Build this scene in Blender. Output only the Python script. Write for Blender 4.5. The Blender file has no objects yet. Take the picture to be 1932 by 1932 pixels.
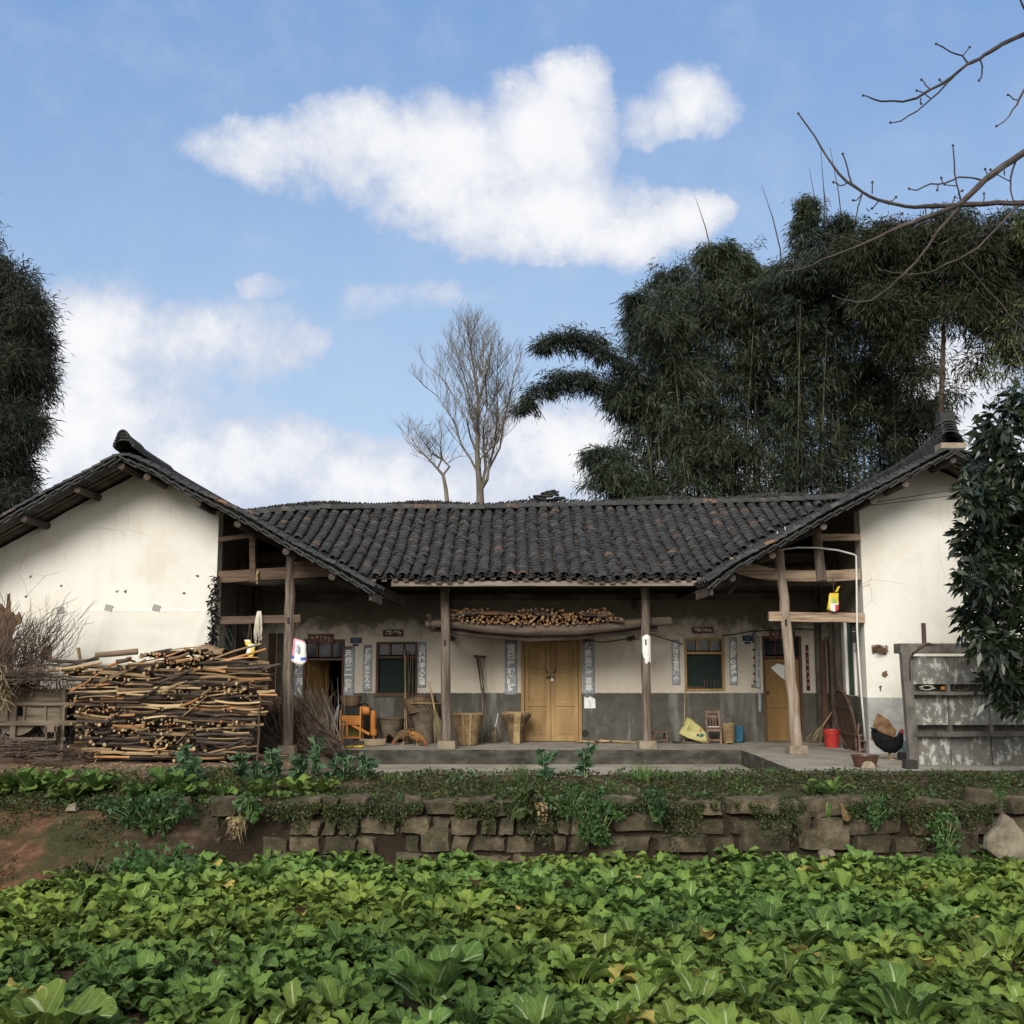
import bpy, math, random
import numpy as np
from mathutils import Vector, Matrix, Euler, noise

R = random.Random(7)
NR = np.random.default_rng(11)
rad = math.radians
PI = math.pi
scn = bpy.context.scene
COL = scn.collection

# ------------------------------------------------------------------ camera
F, CX, PITCH, EYE_Z = 2072.0, 966.0, rad(7.8), 1.6
cp, sp = math.cos(PITCH), math.sin(PITCH)
cd = bpy.data.cameras.new('camera')
cam = bpy.data.objects.new('camera', cd)
COL.objects.link(cam)
cam.location = (0, 0, EYE_Z)
cam.rotation_euler = (PI / 2 + PITCH, 0, 0)
cd.sensor_fit = 'HORIZONTAL'
cd.angle = 2 * math.atan(966 / F)
cd.clip_start = 0.1
cd.clip_end = 8000
scn.camera = cam


def ratio(px, py):
    """sight line of a measured picture point as (x/y, z/y)"""
    a = (px - CX) / F
    b = (CX - py) / F
    dy = cp - b * sp
    return a / dy, (b * cp + sp) / dy


def P(px, py, Y):
    u, w = ratio(px, py)
    return Vector((u * Y, Y, EYE_Z + w * Y))


# ------------------------------------------------------------------ world
SUN_EL, SUN_AZ = 30.0, 196.0      # azimuth measured clockwise from +Y (north)
w = bpy.data.worlds.new('World')
scn.world = w
w.use_nodes = True
nt = w.node_tree
nt.nodes.clear()


def N(tree, typ, **kw):
    n = tree.nodes.new(typ)
    for k, v in kw.items():
        setattr(n, k, v)
    return n


def math_(tree, op, a, b=None, c=None, clamp=False):
    n = N(tree, 'ShaderNodeMath', operation=op, use_clamp=clamp)
    for i, x in enumerate((a, b, c)):
        if x is None:
            continue
        if isinstance(x, (int, float)):
            n.inputs[i].default_value = x
        else:
            tree.links.new(x, n.inputs[i])
    return n.outputs[0]


def mixc(tree, fac, a, b, blend='MIX'):
    n = N(tree, 'ShaderNodeMix', data_type='RGBA', blend_type=blend)
    for s, x in (('Factor', fac), ('A', a), ('B', b)):
        idx = {'Factor': 0, 'A': 6, 'B': 7}[s]
        if isinstance(x, (int, float)):
            n.inputs[idx].default_value = x
        elif isinstance(x, (tuple, list)):
            n.inputs[idx].default_value = (x[0], x[1], x[2], 1)
        else:
            tree.links.new(x, n.inputs[idx])
    return n.outputs[2]


def smooth(tree, x, lo, hi):
    n = N(tree, 'ShaderNodeMapRange', interpolation_type='SMOOTHSTEP')
    tree.links.new(x, n.inputs[0])
    n.inputs[1].default_value = lo
    n.inputs[2].default_value = hi
    return n.outputs[0]


SKY_STRENGTH = 0.10
sky = N(nt, 'ShaderNodeTexSky', sky_type='NISHITA')
sky.sun_disc = False
sky.sun_elevation = rad(SUN_EL)
sky.sun_rotation = rad(SUN_AZ)
sky.air_density = 1.0
sky.dust_density = 1.2
sky.ozone_density = 1.6
tc = N(nt, 'ShaderNodeTexCoord')
sx = N(nt, 'ShaderNodeSeparateXYZ')
nt.links.new(tc.outputs['Generated'], sx.inputs[0])
yy = math_(nt, 'MAXIMUM', math_(nt, 'ABSOLUTE', sx.outputs[1]), 0.08)
U = math_(nt, 'DIVIDE', sx.outputs[0], yy)
W = math_(nt, 'DIVIDE', sx.outputs[2], yy)


def fbm(scale, detail, rough, off):
    mp = N(nt, 'ShaderNodeMapping')
    mp.inputs['Location'].default_value = off
    nt.links.new(tc.outputs['Generated'], mp.inputs[0])
    n = N(nt, 'ShaderNodeTexNoise', noise_dimensions='3D')
    n.inputs['Scale'].default_value = scale
    n.inputs['Detail'].default_value = detail
    n.inputs['Roughness'].default_value = rough
    nt.links.new(mp.outputs[0], n.inputs['Vector'])
    return n


warp = fbm(8.0, 9, 0.62, (3, 1, 2))
wsx = N(nt, 'ShaderNodeSeparateColor')
nt.links.new(warp.outputs['Color'], wsx.inputs[0])
Uw = math_(nt, 'ADD', U, math_(nt, 'MULTIPLY', math_(nt, 'SUBTRACT', wsx.outputs[0], 0.5), 0.10))
Ww = math_(nt, 'ADD', W, math_(nt, 'MULTIPLY', math_(nt, 'SUBTRACT', wsx.outputs[1], 0.5), 0.10))
# cumulus heaps: centre, half width, half height, weight (measured sight lines of the sky)
HEAPS = [(500, 285, 175, 75, 1.0), (660, 285, 190, 110, 1.05), (840, 310, 210, 150, 1.15), (1010, 260, 165, 150, 1.15),
         (1075, 165, 90, 80, 1.1), (1000, 400, 260, 105, 1.1), (1170, 430, 170, 85, 1.05), (1310, 420, 105, 60, 0.9),
         (1310, 190, 100, 95, 0.85), (1240, 225, 110, 70, 0.7),
         (170, 680, 150, 170, 0.9), (370, 650, 240, 95, 0.62), (120, 830, 260, 170, 0.95), (540, 655, 75, 55, 0.65),
         (300, 780, 220, 110, 0.62), (690, 575, 95, 42, 0.42), (840, 565, 100, 42, 0.46), (490, 545, 50, 35, 0.5),
         (480, 880, 240, 100, 1.05), (660, 900, 220, 95, 1.0), (260, 930, 300, 120, 1.0), (880, 920, 200, 100, 0.9),
         (1060, 860, 190, 130, 1.0), (1780, 720, 160, 110, 0.9), (1860, 830, 200, 110, 0.9), (1300, 900, 300, 110, 0.9),
         (-500, 500, 350, 260, 1.0), (2500, 300, 350, 250, 1.0)]
tot = None
for hx, hy, rx, ry, wt in HEAPS:
    u0, w0 = ratio(hx, hy)
    a = math_(nt, 'DIVIDE', math_(nt, 'SUBTRACT', Uw, u0), rx / F * 1.13)
    b = math_(nt, 'DIVIDE', math_(nt, 'SUBTRACT', Ww, w0), ry / F * 1.16)
    d = math_(nt, 'ADD', math_(nt, 'MULTIPLY', a, a), math_(nt, 'MULTIPLY', b, b))
    g = math_(nt, 'MULTIPLY', math_(nt, 'SUBTRACT', 1.0, d), wt)
    g = math_(nt, 'MAXIMUM', g, 0.0)
    tot = g if tot is None else math_(nt, 'SMOOTH_MAX', tot, g, 0.12)
det = fbm(15.0, 11, 0.66, (0, 0, 0))
near = math_(nt, 'MINIMUM', math_(nt, 'MULTIPLY', tot, 4.0), 1.0)
dens = math_(nt, 'ADD', tot, math_(nt, 'MULTIPLY', math_(nt, 'MULTIPLY', math_(nt, 'SUBTRACT', det.outputs[0], 0.48), 1.7), near))
cover = smooth(nt, dens, 0.0, 0.72)
inner = smooth(nt, dens, 0.35, 1.3)
front = smooth(nt, sx.outputs[1], 0.02, 0.25)
back = fbm(2.2, 7, 0.6, (5, 5, 0))
backc = smooth(nt, back.outputs[0], 0.30, 0.52)
cover = math_(nt, 'ADD', math_(nt, 'MULTIPLY', cover, front),
              math_(nt, 'MULTIPLY', backc, math_(nt, 'SUBTRACT', 1.0, front)))
skyc = N(nt, 'ShaderNodeVectorMath', operation='SCALE')
nt.links.new(sky.outputs[0], skyc.inputs[0])
skyc.inputs['Scale'].default_value = 1.10
# thin high haze everywhere, stronger low down
el = smooth(nt, W, 0.95, 0.05)
hz = math_(nt, 'ADD', 0.06, math_(nt, 'MULTIPLY', el, 0.50))
clear = mixc(nt, smooth(nt, W, 0.75, 0.05), (1.35, 2.50, 4.75), (3.2, 4.2, 5.5))
SKY_BASE = mixc(nt, 0.78, skyc.outputs[0], clear)
bill = fbm(13.0, 6, 0.6, (1, 4, 7))
shade = smooth(nt, math_(nt, 'ADD', math_(nt, 'MULTIPLY', inner, 0.5), math_(nt, 'MULTIPLY', bill.outputs[0], 0.75)), 0.30, 0.95)
cl = mixc(nt, shade, (4.0, 4.4, 5.3), (6.35, 6.35, 6.4))
cl = mixc(nt, front, (8.2, 7.9, 7.4), cl)  # unseen clouds behind the camera, made bright and warm to fill front walls
OUT = mixc(nt, math_(nt, 'MULTIPLY', cover, 0.97), SKY_BASE, cl)
bg = N(nt, 'ShaderNodeBackground')
bg.inputs['Strength'].default_value = SKY_STRENGTH
nt.links.new(OUT, bg.inputs['Color'])
wo = N(nt, 'ShaderNodeOutputWorld')
nt.links.new(bg.outputs[0], wo.inputs[0])

# ------------------------------------------------------------------ sun
sd = bpy.data.lights.new('sun', 'SUN')
sd.energy = 2.3
sd.angle = rad(28)
sd.color = (1.0, 0.95, 0.87)
sun = bpy.data.objects.new('sun', sd)
COL.objects.link(sun)
az = rad(SUN_AZ)
sdir = Vector((math.sin(az) * math.cos(rad(SUN_EL)), math.cos(az) * math.cos(rad(SUN_EL)), math.sin(rad(SUN_EL))))
sun.rotation_euler = sdir.to_track_quat('Z', 'Y').to_euler()
sun.location = (0, 0, 30)

scn.view_settings.view_transform = 'Standard'
scn.view_settings.look = 'None'
scn.view_settings.exposure = 0.62
scn.view_settings.gamma = 1
scn.view_settings.use_curve_mapping = False
scn.render.engine = 'CYCLES'
scn.cycles.max_bounces = 6
scn.cycles.transparent_max_bounces = 8
scn.cycles.use_denoising = True


# ------------------------------------------------------------------ mesh helper
class MB:
    def __init__(s):
        s.v, s.f, s.m, s.r, s.uv = [], [], [], [], {}

    def add(s, vs, fs, m=0, r=None, uv=None):
        o = len(s.v)
        s.v.extend([tuple(p) for p in vs])
        if uv is not None:
            for i, q in enumerate(uv):
                s.uv[o + i] = q
        if r is None:
            r = R.random()
        for f in fs:
            s.f.append(tuple(i + o for i in f))
            s.m.append(m)
            s.r.append(r)
        return s

    def box(s, c, d, rot=None, m=0, r=None, taper=1.0):
        c = Vector(c)
        q = [Vector((x * d[0] / 2 * (taper if z > 0 else 1), y * d[1] / 2 * (taper if z > 0 else 1), z * d[2] / 2))
             for z in (-1, 1) for y in (-1, 1) for x in (-1, 1)]
        if rot is not None:
            M = rot if isinstance(rot, Matrix) else Euler(rot).to_matrix()
            q = [M @ p for p in q]
        return s.add([c + p for p in q], [(0, 2, 3, 1), (4, 5, 7, 6), (0, 1, 5, 4), (2, 6, 7, 3), (0, 4, 6, 2), (1, 3, 7, 5)], m, r)

    def beam(s, a, b, wd, h, m=0, r=None, wob=0.0, n=1, capm=None):
        """squared timber from a to b (h is its upright side)"""
        a, b = Vector(a), Vector(b)
        t = (b - a).normalized()
        side = t.cross(Vector((0, 0, 1)))
        if side.length < 1e-3:
            side = Vector((1, 0, 0))
        side.normalize()
        up = side.cross(t)
        vs, fs = [], []
        for i in range(n + 1):
            p = a.lerp(b, i / n)
            if wob and 0 < i < n:
                p = p + up * R.uniform(-wob, wob) + side * R.uniform(-wob, wob) * .5
            k = 1 + (R.uniform(-wob, wob) * 2 if wob else 0)
            for x, y in ((-1, -1), (1, -1), (1, 1), (-1, 1)):
                vs.append(p + side * (x * wd / 2 * k) + up * (y * h / 2 * k))
        for i in range(n):
            for j in range(4):
                o = i * 4
                fs.append((o + j, o + (j + 1) % 4, o + 4 + (j + 1) % 4, o + 4 + j))
        rr = R.random() if r is None else r
        s.add(vs, fs, m, rr)
        o = len(s.v) - len(vs)
        cm = m if capm is None else capm
        for f in ((o + 3, o + 2, o + 1, o), tuple(o + n * 4 + j for j in range(4))):
            s.f.append(f)
            s.m.append(cm)
            s.r.append(rr)
        return s

    def tube(s, pts, ra, n=6, m=0, r=None, capm=None, jit=0.0):
        pts = [Vector(p) for p in pts]
        if isinstance(ra, (int, float)):
            ra = [ra] * len(pts)
        vs, fs = [], []
        ref = None
        for i, p in enumerate(pts):
            t = (pts[min(i + 1, len(pts) - 1)] - pts[max(i - 1, 0)])
            t = t.normalized() if t.length > 1e-9 else Vector((0, 0, 1))
            if ref is None:
                ref = t.orthogonal().normalized()
            ref = (ref - t * ref.dot(t))
            ref = ref.normalized() if ref.length > 1e-6 else t.orthogonal().normalized()
            bi = t.cross(ref)
            for j in range(n):
                a = 2 * PI * j / n
                k = ra[i] * (1 + R.uniform(-jit, jit)) if jit else ra[i]
                vs.append(p + ref * (math.cos(a) * k) + bi * (math.sin(a) * k))
        for i in range(len(pts) - 1):
            for j in range(n):
                o = i * n
                fs.append((o + j, o + (j + 1) % n, o + n + (j + 1) % n, o + n + j))
        rr = R.random() if r is None else r
        s.add(vs, fs, m, rr)
        o = len(s.v) - len(vs)
        cm = m if capm is None else capm
        L = (len(pts) - 1) * n
        for f in (tuple(o + j for j in reversed(range(n))), tuple(o + L + j for j in range(n))):
            s.f.append(f)
            s.m.append(cm)
            s.r.append(rr)
        return s

    def lathe(s, prof, n=20, m=0, M=None, r=None, jit=0.0, sq=(1, 1)):
        vs, fs = [], []
        for rr_, z in prof:
            for j in range(n):
                a = 2 * PI * j / n
                k = rr_ * (1 + (R.uniform(-jit, jit) if jit else 0))
                vs.append(Vector((math.cos(a) * k * sq[0], math.sin(a) * k * sq[1], z)))
        for i in range(len(prof) - 1):
            for j in range(n):
                o = i * n
                fs.append((o + j, o + (j + 1) % n, o + n + (j + 1) % n, o + n + j))
        if M is not None:
            vs = [M @ p for p in vs]
        return s.add(vs, fs, m, r)

    def disc(s, c, ra, n=20, m=0, M=None, r=None):
        vs = [Vector((math.cos(2 * PI * j / n) * ra, math.sin(2 * PI * j / n) * ra, 0)) for j in range(n)]
        if M is not None:
            vs = [M @ p for p in vs]
        return s.add([Vector(c) + p for p in vs], [tuple(range(n))], m, r)

    def sheet(s, fn, nu, nv, m=0, r=None, thick=None, uv=False):
        """grid surface fn(u, v) for u, v in 0..1"""
        vs = [fn(i / nu, j / nv) for j in range(nv + 1) for i in range(nu + 1)]
        k = nu + 1
        fs = [(j * k + i, j * k + i + 1, (j + 1) * k + i + 1, (j + 1) * k + i) for j in range(nv) for i in range(nu)]
        q = [(i / nu, j / nv) for j in range(nv + 1) for i in range(nu + 1)] if uv else None
        return s.add(vs, fs, m, r, q)

    def poly(s, outline, y0, y1, m=0, r=None):
        """prism: outline [(x, z)] (counter-clockwise seen from -Y) between y0 and y1"""
        n = len(outline)
        vs = [Vector((x, y0, z)) for x, z in outline] + [Vector((x, y1, z)) for x, z in outline]
        fs = [tuple(range(n)), tuple(reversed(range(n, 2 * n)))]
        fs += [(i, i + n, (i + 1) % n + n, (i + 1) % n) for i in range(n)]
        return s.add(vs, fs, m, r)

    def build(s, name, mats, parent=None, loc=None, org=(0, 0, 0), smooth=None, bevel=0.0, rotz=0.0, solid=0.0):
        me = bpy.data.meshes.new(name)
        o0 = Vector(org)
        me.from_pydata([tuple(Vector(p) - o0) for p in s.v], [], s.f)
        if not isinstance(mats, (list, tuple)):
            mats = [mats]
        for q in mats:
            me.materials.append(q)
        me.polygons.foreach_set('material_index', s.m)
        at = me.attributes.new('rnd', 'FLOAT', 'FACE')
        at.data.foreach_set('value', s.r)
        if s.uv:
            uvl = me.uv_layers.new(name='UVMap')
            li = np.zeros(len(me.loops), dtype=np.int32)
            me.loops.foreach_get('vertex_index', li)
            tab = np.zeros((len(s.v), 2), dtype=np.float32)
            for k, q in s.uv.items():
                tab[k] = q
            uvl.data.foreach_set('uv', tab[li].ravel())
        me.update()
        if smooth is not None:
            me.shade_smooth()
            if smooth < 180:
                me.set_sharp_from_angle(angle=rad(smooth))
        ob = bpy.data.objects.new(name, me)
        COL.objects.link(ob)
        if parent is not None:
            ob.parent = parent
        if loc is not None:
            ob.location = loc
        if rotz:
            ob.rotation_euler.z = rotz
        if solid:
            md = ob.modifiers.new('solid', 'SOLIDIFY')
            md.thickness = solid
            md.offset = 0
        if bevel:
            md = ob.modifiers.new('bevel', 'BEVEL')
            md.width = bevel
            md.segments = 2
            md.limit_method = 'ANGLE'
        return ob


def tag(o, label=None, cat=None, group=None, kind=None):
    if label:
        o['label'] = label
    if cat:
        o['category'] = cat
    if group:
        o['group'] = group
    if kind:
        o['kind'] = kind
    return o


def thing(name, label, cat, loc=(0, 0, 0), rotz=0.0, group=None, kind=None, tilt=None):
    o = bpy.data.objects.new(name, None)
    o.empty_display_size = 0.2
    COL.objects.link(o)
    o.location = loc
    o.rotation_euler = (tilt[0] if tilt else 0, tilt[1] if tilt else 0, rotz)
    return tag(o, label, cat, group, kind)


def copy_tree(o, parent=None):
    c = o.copy()
    COL.objects.link(c)
    if parent is not None:
        c.parent = parent
    for ch in list(o.children):
        copy_tree(ch, c)
    return c


def quads(name, V, rnd, mats, parent=None, loc=None, uv=None, midx=None, org=(0, 0, 0)):
    """mesh from an (n, 4, 3) array of separate quads"""
    n = V.shape[0]
    me = bpy.data.meshes.new(name)
    me.vertices.add(n * 4)
    me.vertices.foreach_set('co', (V.reshape(-1, 3) - np.array(org)).astype(np.float32).ravel())
    me.loops.add(n * 4)
    me.loops.foreach_set('vertex_index', np.arange(n * 4, dtype=np.int32))
    me.polygons.add(n)
    me.polygons.foreach_set('loop_start', np.arange(0, n * 4, 4, dtype=np.int32))
    me.polygons.foreach_set('loop_total', np.full(n, 4, dtype=np.int32))
    for q in (mats if isinstance(mats, (list, tuple)) else [mats]):
        me.materials.append(q)
    if midx is not None:
        me.polygons.foreach_set('material_index', midx.astype(np.int32))
    at = me.attributes.new('rnd', 'FLOAT', 'FACE')
    at.data.foreach_set('value', rnd.astype(np.float32))
    me.update(calc_edges=True)
    me.validate()
    ob = bpy.data.objects.new(name, me)
    COL.objects.link(ob)
    if parent is not None:
        ob.parent = parent
    if loc is not None:
        ob.location = loc
    return ob


def norm(a):
    return a / np.maximum(np.linalg.norm(a, axis=-1, keepdims=True), 1e-9)


def leafquads(C, D, L, Wd, fold=0.0):
    """pointed leaves: base points C, directions D, lengths L, widths Wd"""
    n = len(C)
    D = norm(D)
    side = norm(np.cross(D, NR.normal(size=(n, 3))))
    up = np.cross(side, D)
    L = np.broadcast_to(L, (n,))[:, None]
    Wd = np.broadcast_to(Wd, (n,))[:, None]
    mid = C + D * L * 0.45 + up * L * NR.uniform(0.0, 0.1, (n, 1))
    tip = C + D * L
    tip[:, 2] -= (L[:, 0] * 0.12)
    return np.stack([C, mid + side * Wd / 2, tip, mid - side * Wd / 2], axis=1)
# ------------------------------------------------------------------ materials
def base(name, rough=0.85, spec=0.3):
    m = bpy.data.materials.new(name)
    m.use_nodes = True
    t = m.node_tree
    b = t.nodes['Principled BSDF']
    b.inputs['Roughness'].default_value = rough
    b.inputs['Specular IOR Level'].default_value = spec
    return m, t, b


def nz(t, scale, detail=6, rough=0.6, stretch=(1, 1, 1), coord='Object', off=(0, 0, 0)):
    c = N(t, 'ShaderNodeTexCoord')
    mp = N(t, 'ShaderNodeMapping')
    mp.inputs['Scale'].default_value = stretch
    mp.inputs['Location'].default_value = off
    t.links.new(c.outputs[coord], mp.inputs[0])
    n = N(t, 'ShaderNodeTexNoise')
    n.inputs['Scale'].default_value = scale
    n.inputs['Detail'].default_value = detail
    n.inputs['Roughness'].default_value = rough
    t.links.new(mp.outputs[0], n.inputs['Vector'])
    return n.outputs[0]


def ramp(t, fac, stops):
    r = N(t, 'ShaderNodeValToRGB')
    while len(r.color_ramp.elements) < len(stops):
        r.color_ramp.elements.new(0.5)
    for e, (p, c) in zip(r.color_ramp.elements, stops):
        e.position = p
        e.color = (c[0], c[1], c[2], 1)
    t.links.new(fac, r.inputs[0])
    return r.outputs[0]


def bump(t, b, h, strength=0.3, dist=0.02):
    n = N(t, 'ShaderNodeBump')
    n.inputs['Strength'].default_value = strength
    n.inputs['Distance'].default_value = dist
    t.links.new(h, n.inputs['Height'])
    t.links.new(n.outputs[0], b.inputs['Normal'])


def rnd(t):
    a = N(t, 'ShaderNodeAttribute', attribute_name='rnd')
    return a.outputs['Fac']


def orand(t):
    return N(t, 'ShaderNodeObjectInfo').outputs['Random']


def vscale(t, col, fac):
    n = N(t, 'ShaderNodeVectorMath', operation='SCALE')
    t.links.new(col, n.inputs[0])
    t.links.new(fac, n.inputs['Scale'])
    return n.outputs[0]


def mat(name, ca, cb, scale=4.0, rough=0.85, bmp=0.25, stretch=(1, 1, 1), var=0.35, detail=7, spec=0.25, cc=None,
        fine=6.0, objvar=0.0, lo=0.32, hi=0.68, metal=0.0, dist=0.01):
    m, t, b = base(name, rough, spec)
    n = nz(t, scale, detail, 0.62, stretch)
    st = [(lo, ca), (hi, cb)] if cc is None else [(lo, ca), ((lo + hi) / 2, cb), (hi, cc)]
    c = ramp(t, n, st)
    v = math_(t, 'ADD', 1 - var / 2, math_(t, 'MULTIPLY', rnd(t), var))
    if objvar:
        v = math_(t, 'MULTIPLY', v, math_(t, 'ADD', 1 - objvar / 2, math_(t, 'MULTIPLY', orand(t), objvar)))
    t.links.new(vscale(t, c, v), b.inputs['Base Color'])
    b.inputs['Metallic'].default_value = metal
    if bmp:
        bump(t, b, nz(t, scale * fine, 5, 0.65, stretch), bmp, dist)
    return m


def plain(name, c, rough=0.6, spec=0.3, var=0.1, bmp=0.0, metal=0.0):
    c2 = tuple(x * 0.8 for x in c)
    return mat(name, c2, c, scale=9, rough=rough, bmp=bmp, var=var, spec=spec, metal=metal)


# limewashed wall: grey cement dado, whitewash, bare clay plaster above, darkened for porch shade
def wall_mat(name, dado, limewash, clay_z, clay=(0.17, 0.145, 0.12), dado_c=(0.145, 0.135, 0.12), stain=1.0):
    m, t, b = base(name, 0.95, 0.15)
    c = N(t, 'ShaderNodeTexCoord')
    s = N(t, 'ShaderNodeSeparateXYZ')
    t.links.new(c.outputs['Object'], s.inputs[0])
    z = s.outputs[2]
    n1 = nz(t, 0.9, 8, 0.6)
    n2 = nz(t, 5.0, 8, 0.65)
    n3 = nz(t, 22, 5, 0.7)
    streak = nz(t, 3.0, 6, 0.6, (1, 1, 0.16))
    white = mixc(t, smooth(t, n1, 0.4, 0.75), limewash, tuple(x * k for x, k in zip(limewash, (0.86, 0.83, 0.76))))
    white = mixc(t, math_(t, 'MULTIPLY', smooth(t, n2, 0.56, 0.74), 0.45 * stain), white, (0.42, 0.37, 0.29))
    white = mixc(t, math_(t, 'MULTIPLY', smooth(t, streak, 0.55, 0.72), 0.30 * stain), white, (0.36, 0.32, 0.27))
    white = mixc(t, math_(t, 'MULTIPLY', smooth(t, n3, 0.70, 0.76), 0.5 * stain), white, (0.22, 0.18, 0.14))
    vo = N(t, 'ShaderNodeTexVoronoi', feature='DISTANCE_TO_EDGE')
    vo.inputs['Scale'].default_value = 1.1
    wv = N(t, 'ShaderNodeVectorMath', operation='ADD')
    nv_ = N(t, 'ShaderNodeTexNoise')
    nv_.inputs['Scale'].default_value = 2.5
    nv_.inputs['Detail'].default_value = 6
    t.links.new(c.outputs['Object'], wv.inputs[0])
    t.links.new(nv_.outputs['Color'], wv.inputs[1])
    t.links.new(wv.outputs[0], vo.inputs['Vector'])
    crack = math_(t, 'MULTIPLY', smooth(t, vo.outputs['Distance'], 0.010, 0.002), smooth(t, nz(t, 0.8, 3, .5, off=(4, 2, 9)), 0.50, 0.62))
    white = mixc(t, math_(t, 'MULTIPLY', crack, 0.45), white, (0.25, 0.21, 0.17))
    run = nz(t, 2.2, 7, 0.65, (1, 1, 0.07), off=(7, 0, 0))
    white = mixc(t, math_(t, 'MULTIPLY', smooth(t, run, 0.54, 0.72), 0.26), white, (0.40, 0.36, 0.29))
    wob = math_(t, 'MULTIPLY', math_(t, 'SUBTRACT', n2, 0.5), 0.9)
    wob1 = math_(t, 'MULTIPLY', math_(t, 'SUBTRACT', n1, 0.5), 1.3)
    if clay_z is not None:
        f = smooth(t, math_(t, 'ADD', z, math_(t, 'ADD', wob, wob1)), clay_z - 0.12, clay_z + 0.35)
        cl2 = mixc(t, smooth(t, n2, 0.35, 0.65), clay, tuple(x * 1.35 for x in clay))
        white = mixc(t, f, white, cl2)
    if dado:
        d2 = mixc(t, smooth(t, n2, 0.3, 0.7), dado_c, tuple(x * 1.5 for x in dado_c))
        d2 = mixc(t, math_(t, 'MULTIPLY', smooth(t, streak, 0.5, 0.7), 0.5), d2, (0.30, 0.29, 0.27))
        d2 = mixc(t, math_(t, 'MULTIPLY', smooth(t, n3, 0.68, 0.75), 0.6), d2, (0.4, 0.39, 0.36))
        edge = math_(t, 'ADD', z, math_(t, 'MULTIPLY', math_(t, 'SUBTRACT', n3, 0.5), 0.05))
        white = mixc(t, smooth(t, edge, dado + 0.008, dado - 0.008), white, d2)
    t.links.new(white, b.inputs['Base Color'])
    bump(t, b, math_(t, 'ADD', n2, math_(t, 'MULTIPLY', n3, 0.5)), 0.35, 0.03)
    return m


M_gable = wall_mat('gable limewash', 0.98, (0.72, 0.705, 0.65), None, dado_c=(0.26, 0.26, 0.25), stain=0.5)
M_wall = wall_mat('shade-toned porch limewash', 0.98, (0.53, 0.48, 0.40), 2.2, clay=(0.105, 0.09, 0.072), dado_c=(0.066, 0.063, 0.054), stain=0.8)  # whitewash, dado and upper clay toned darker, putting porch shade into the colour
M_inner = wall_mat('shade-toned side limewash', 0.98, (0.42, 0.385, 0.33), 2.1, clay=(0.085, 0.073, 0.058), dado_c=(0.07, 0.066, 0.057), stain=1.0)  # darker copy of the limewash, shade under the wing roofs put into colour
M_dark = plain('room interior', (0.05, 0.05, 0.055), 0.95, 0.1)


def tile_mat():
    m, t, b = base('grey roof tile', 0.8, 0.25)
    r = rnd(t)
    c = ramp(t, r, [(0.0, (0.014, 0.015, 0.016)), (0.45, (0.033, 0.033, 0.034)), (0.8, (0.060, 0.059, 0.056)),
                    (0.95, (0.09, 0.082, 0.072)), (0.98, (0.13, 0.078, 0.048)), (1.0, (0.18, 0.10, 0.058))])
    n = nz(t, 7, 7, 0.65)
    c = mixc(t, smooth(t, n, 0.35, 0.62), c, (0.035, 0.036, 0.036))
    n2 = nz(t, 30, 4, 0.6)
    c = mixc(t, math_(t, 'MULTIPLY', smooth(t, n2, 0.6, 0.72), 0.5), c, (0.14, 0.14, 0.13))
    t.links.new(c, b.inputs['Base Color'])
    bump(t, b, n2, 0.3, 0.01)
    return m


M_tile = tile_mat()
M_wood = mat('grey weathered wood', (0.055, 0.042, 0.032), (0.135, 0.108, 0.085), 2.2, 0.85, 0.5, (9, 9, 0.7), 0.3, cc=(0.23, 0.19, 0.155))
M_woodx = mat('weathered wood grain across', (0.13, 0.09, 0.06), (0.30, 0.215, 0.15), 2.2, 0.85, 0.5, (0.7, 9, 9), 0.3, cc=(0.40, 0.31, 0.23))
M_darkwood = mat('sooty roof timber', (0.035, 0.028, 0.023), (0.075, 0.06, 0.05), 2.5, 0.9, 0.4, (1, 1, 1), 0.5, cc=(0.12, 0.10, 0.085))
M_brownbeam = mat('brown tie beam', (0.05, 0.034, 0.025), (0.105, 0.07, 0.049), 2.2, 0.85, 0.5, (0.7, 9, 9), 0.3, cc=(0.15, 0.105, 0.075))
M_fascia = mat('pale eave board', (0.12, 0.10, 0.078), (0.24, 0.205, 0.165), 2.0, 0.85, 0.4, (0.7, 9, 9), 0.3, cc=(0.33, 0.29, 0.24))
M_ochre = mat('ochre door paint', (0.19, 0.118, 0.05), (0.275, 0.175, 0.073), 1.3, 0.6, 0.2, (3, 3, 0.6), 0.2, cc=(0.34, 0.225, 0.10))
M_ochre2 = mat('brown door paint', (0.17, 0.098, 0.035), (0.215, 0.125, 0.045), 1.5, 0.55, 0.12, (3, 3, 0.6), 0.12, cc=(0.26, 0.155, 0.06))
M_frame = mat('dark door frame', (0.055, 0.03, 0.022), (0.12, 0.07, 0.045), 3, 0.7, 0.3, (6, 6, 0.7), 0.2)
M_oframe = mat('ochre frame', (0.22, 0.14, 0.06), (0.33, 0.215, 0.10), 3, 0.7, 0.3, (6, 6, 0.7), 0.2)
M_screen = plain('dark green window screen', (0.022, 0.034, 0.03), 0.9, 0.1)
M_glass = plain('old window glass', (0.02, 0.024, 0.03), 0.12, 0.6)
M_green = mat('green door paint', (0.02, 0.05, 0.036), (0.04, 0.09, 0.065), 3, 0.6, 0.2, (4, 4, 0.7))
M_stone = mat('column stone', (0.17, 0.14, 0.10), (0.32, 0.27, 0.20), 7, 0.95, 0.5, var=0.3)
M_iron = plain('dark iron', (0.04, 0.035, 0.03), 0.5, 0.5, metal=0.6)
M_brass = plain('pale lock', (0.65, 0.6, 0.48), 0.35, 0.5, metal=0.5)
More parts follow.
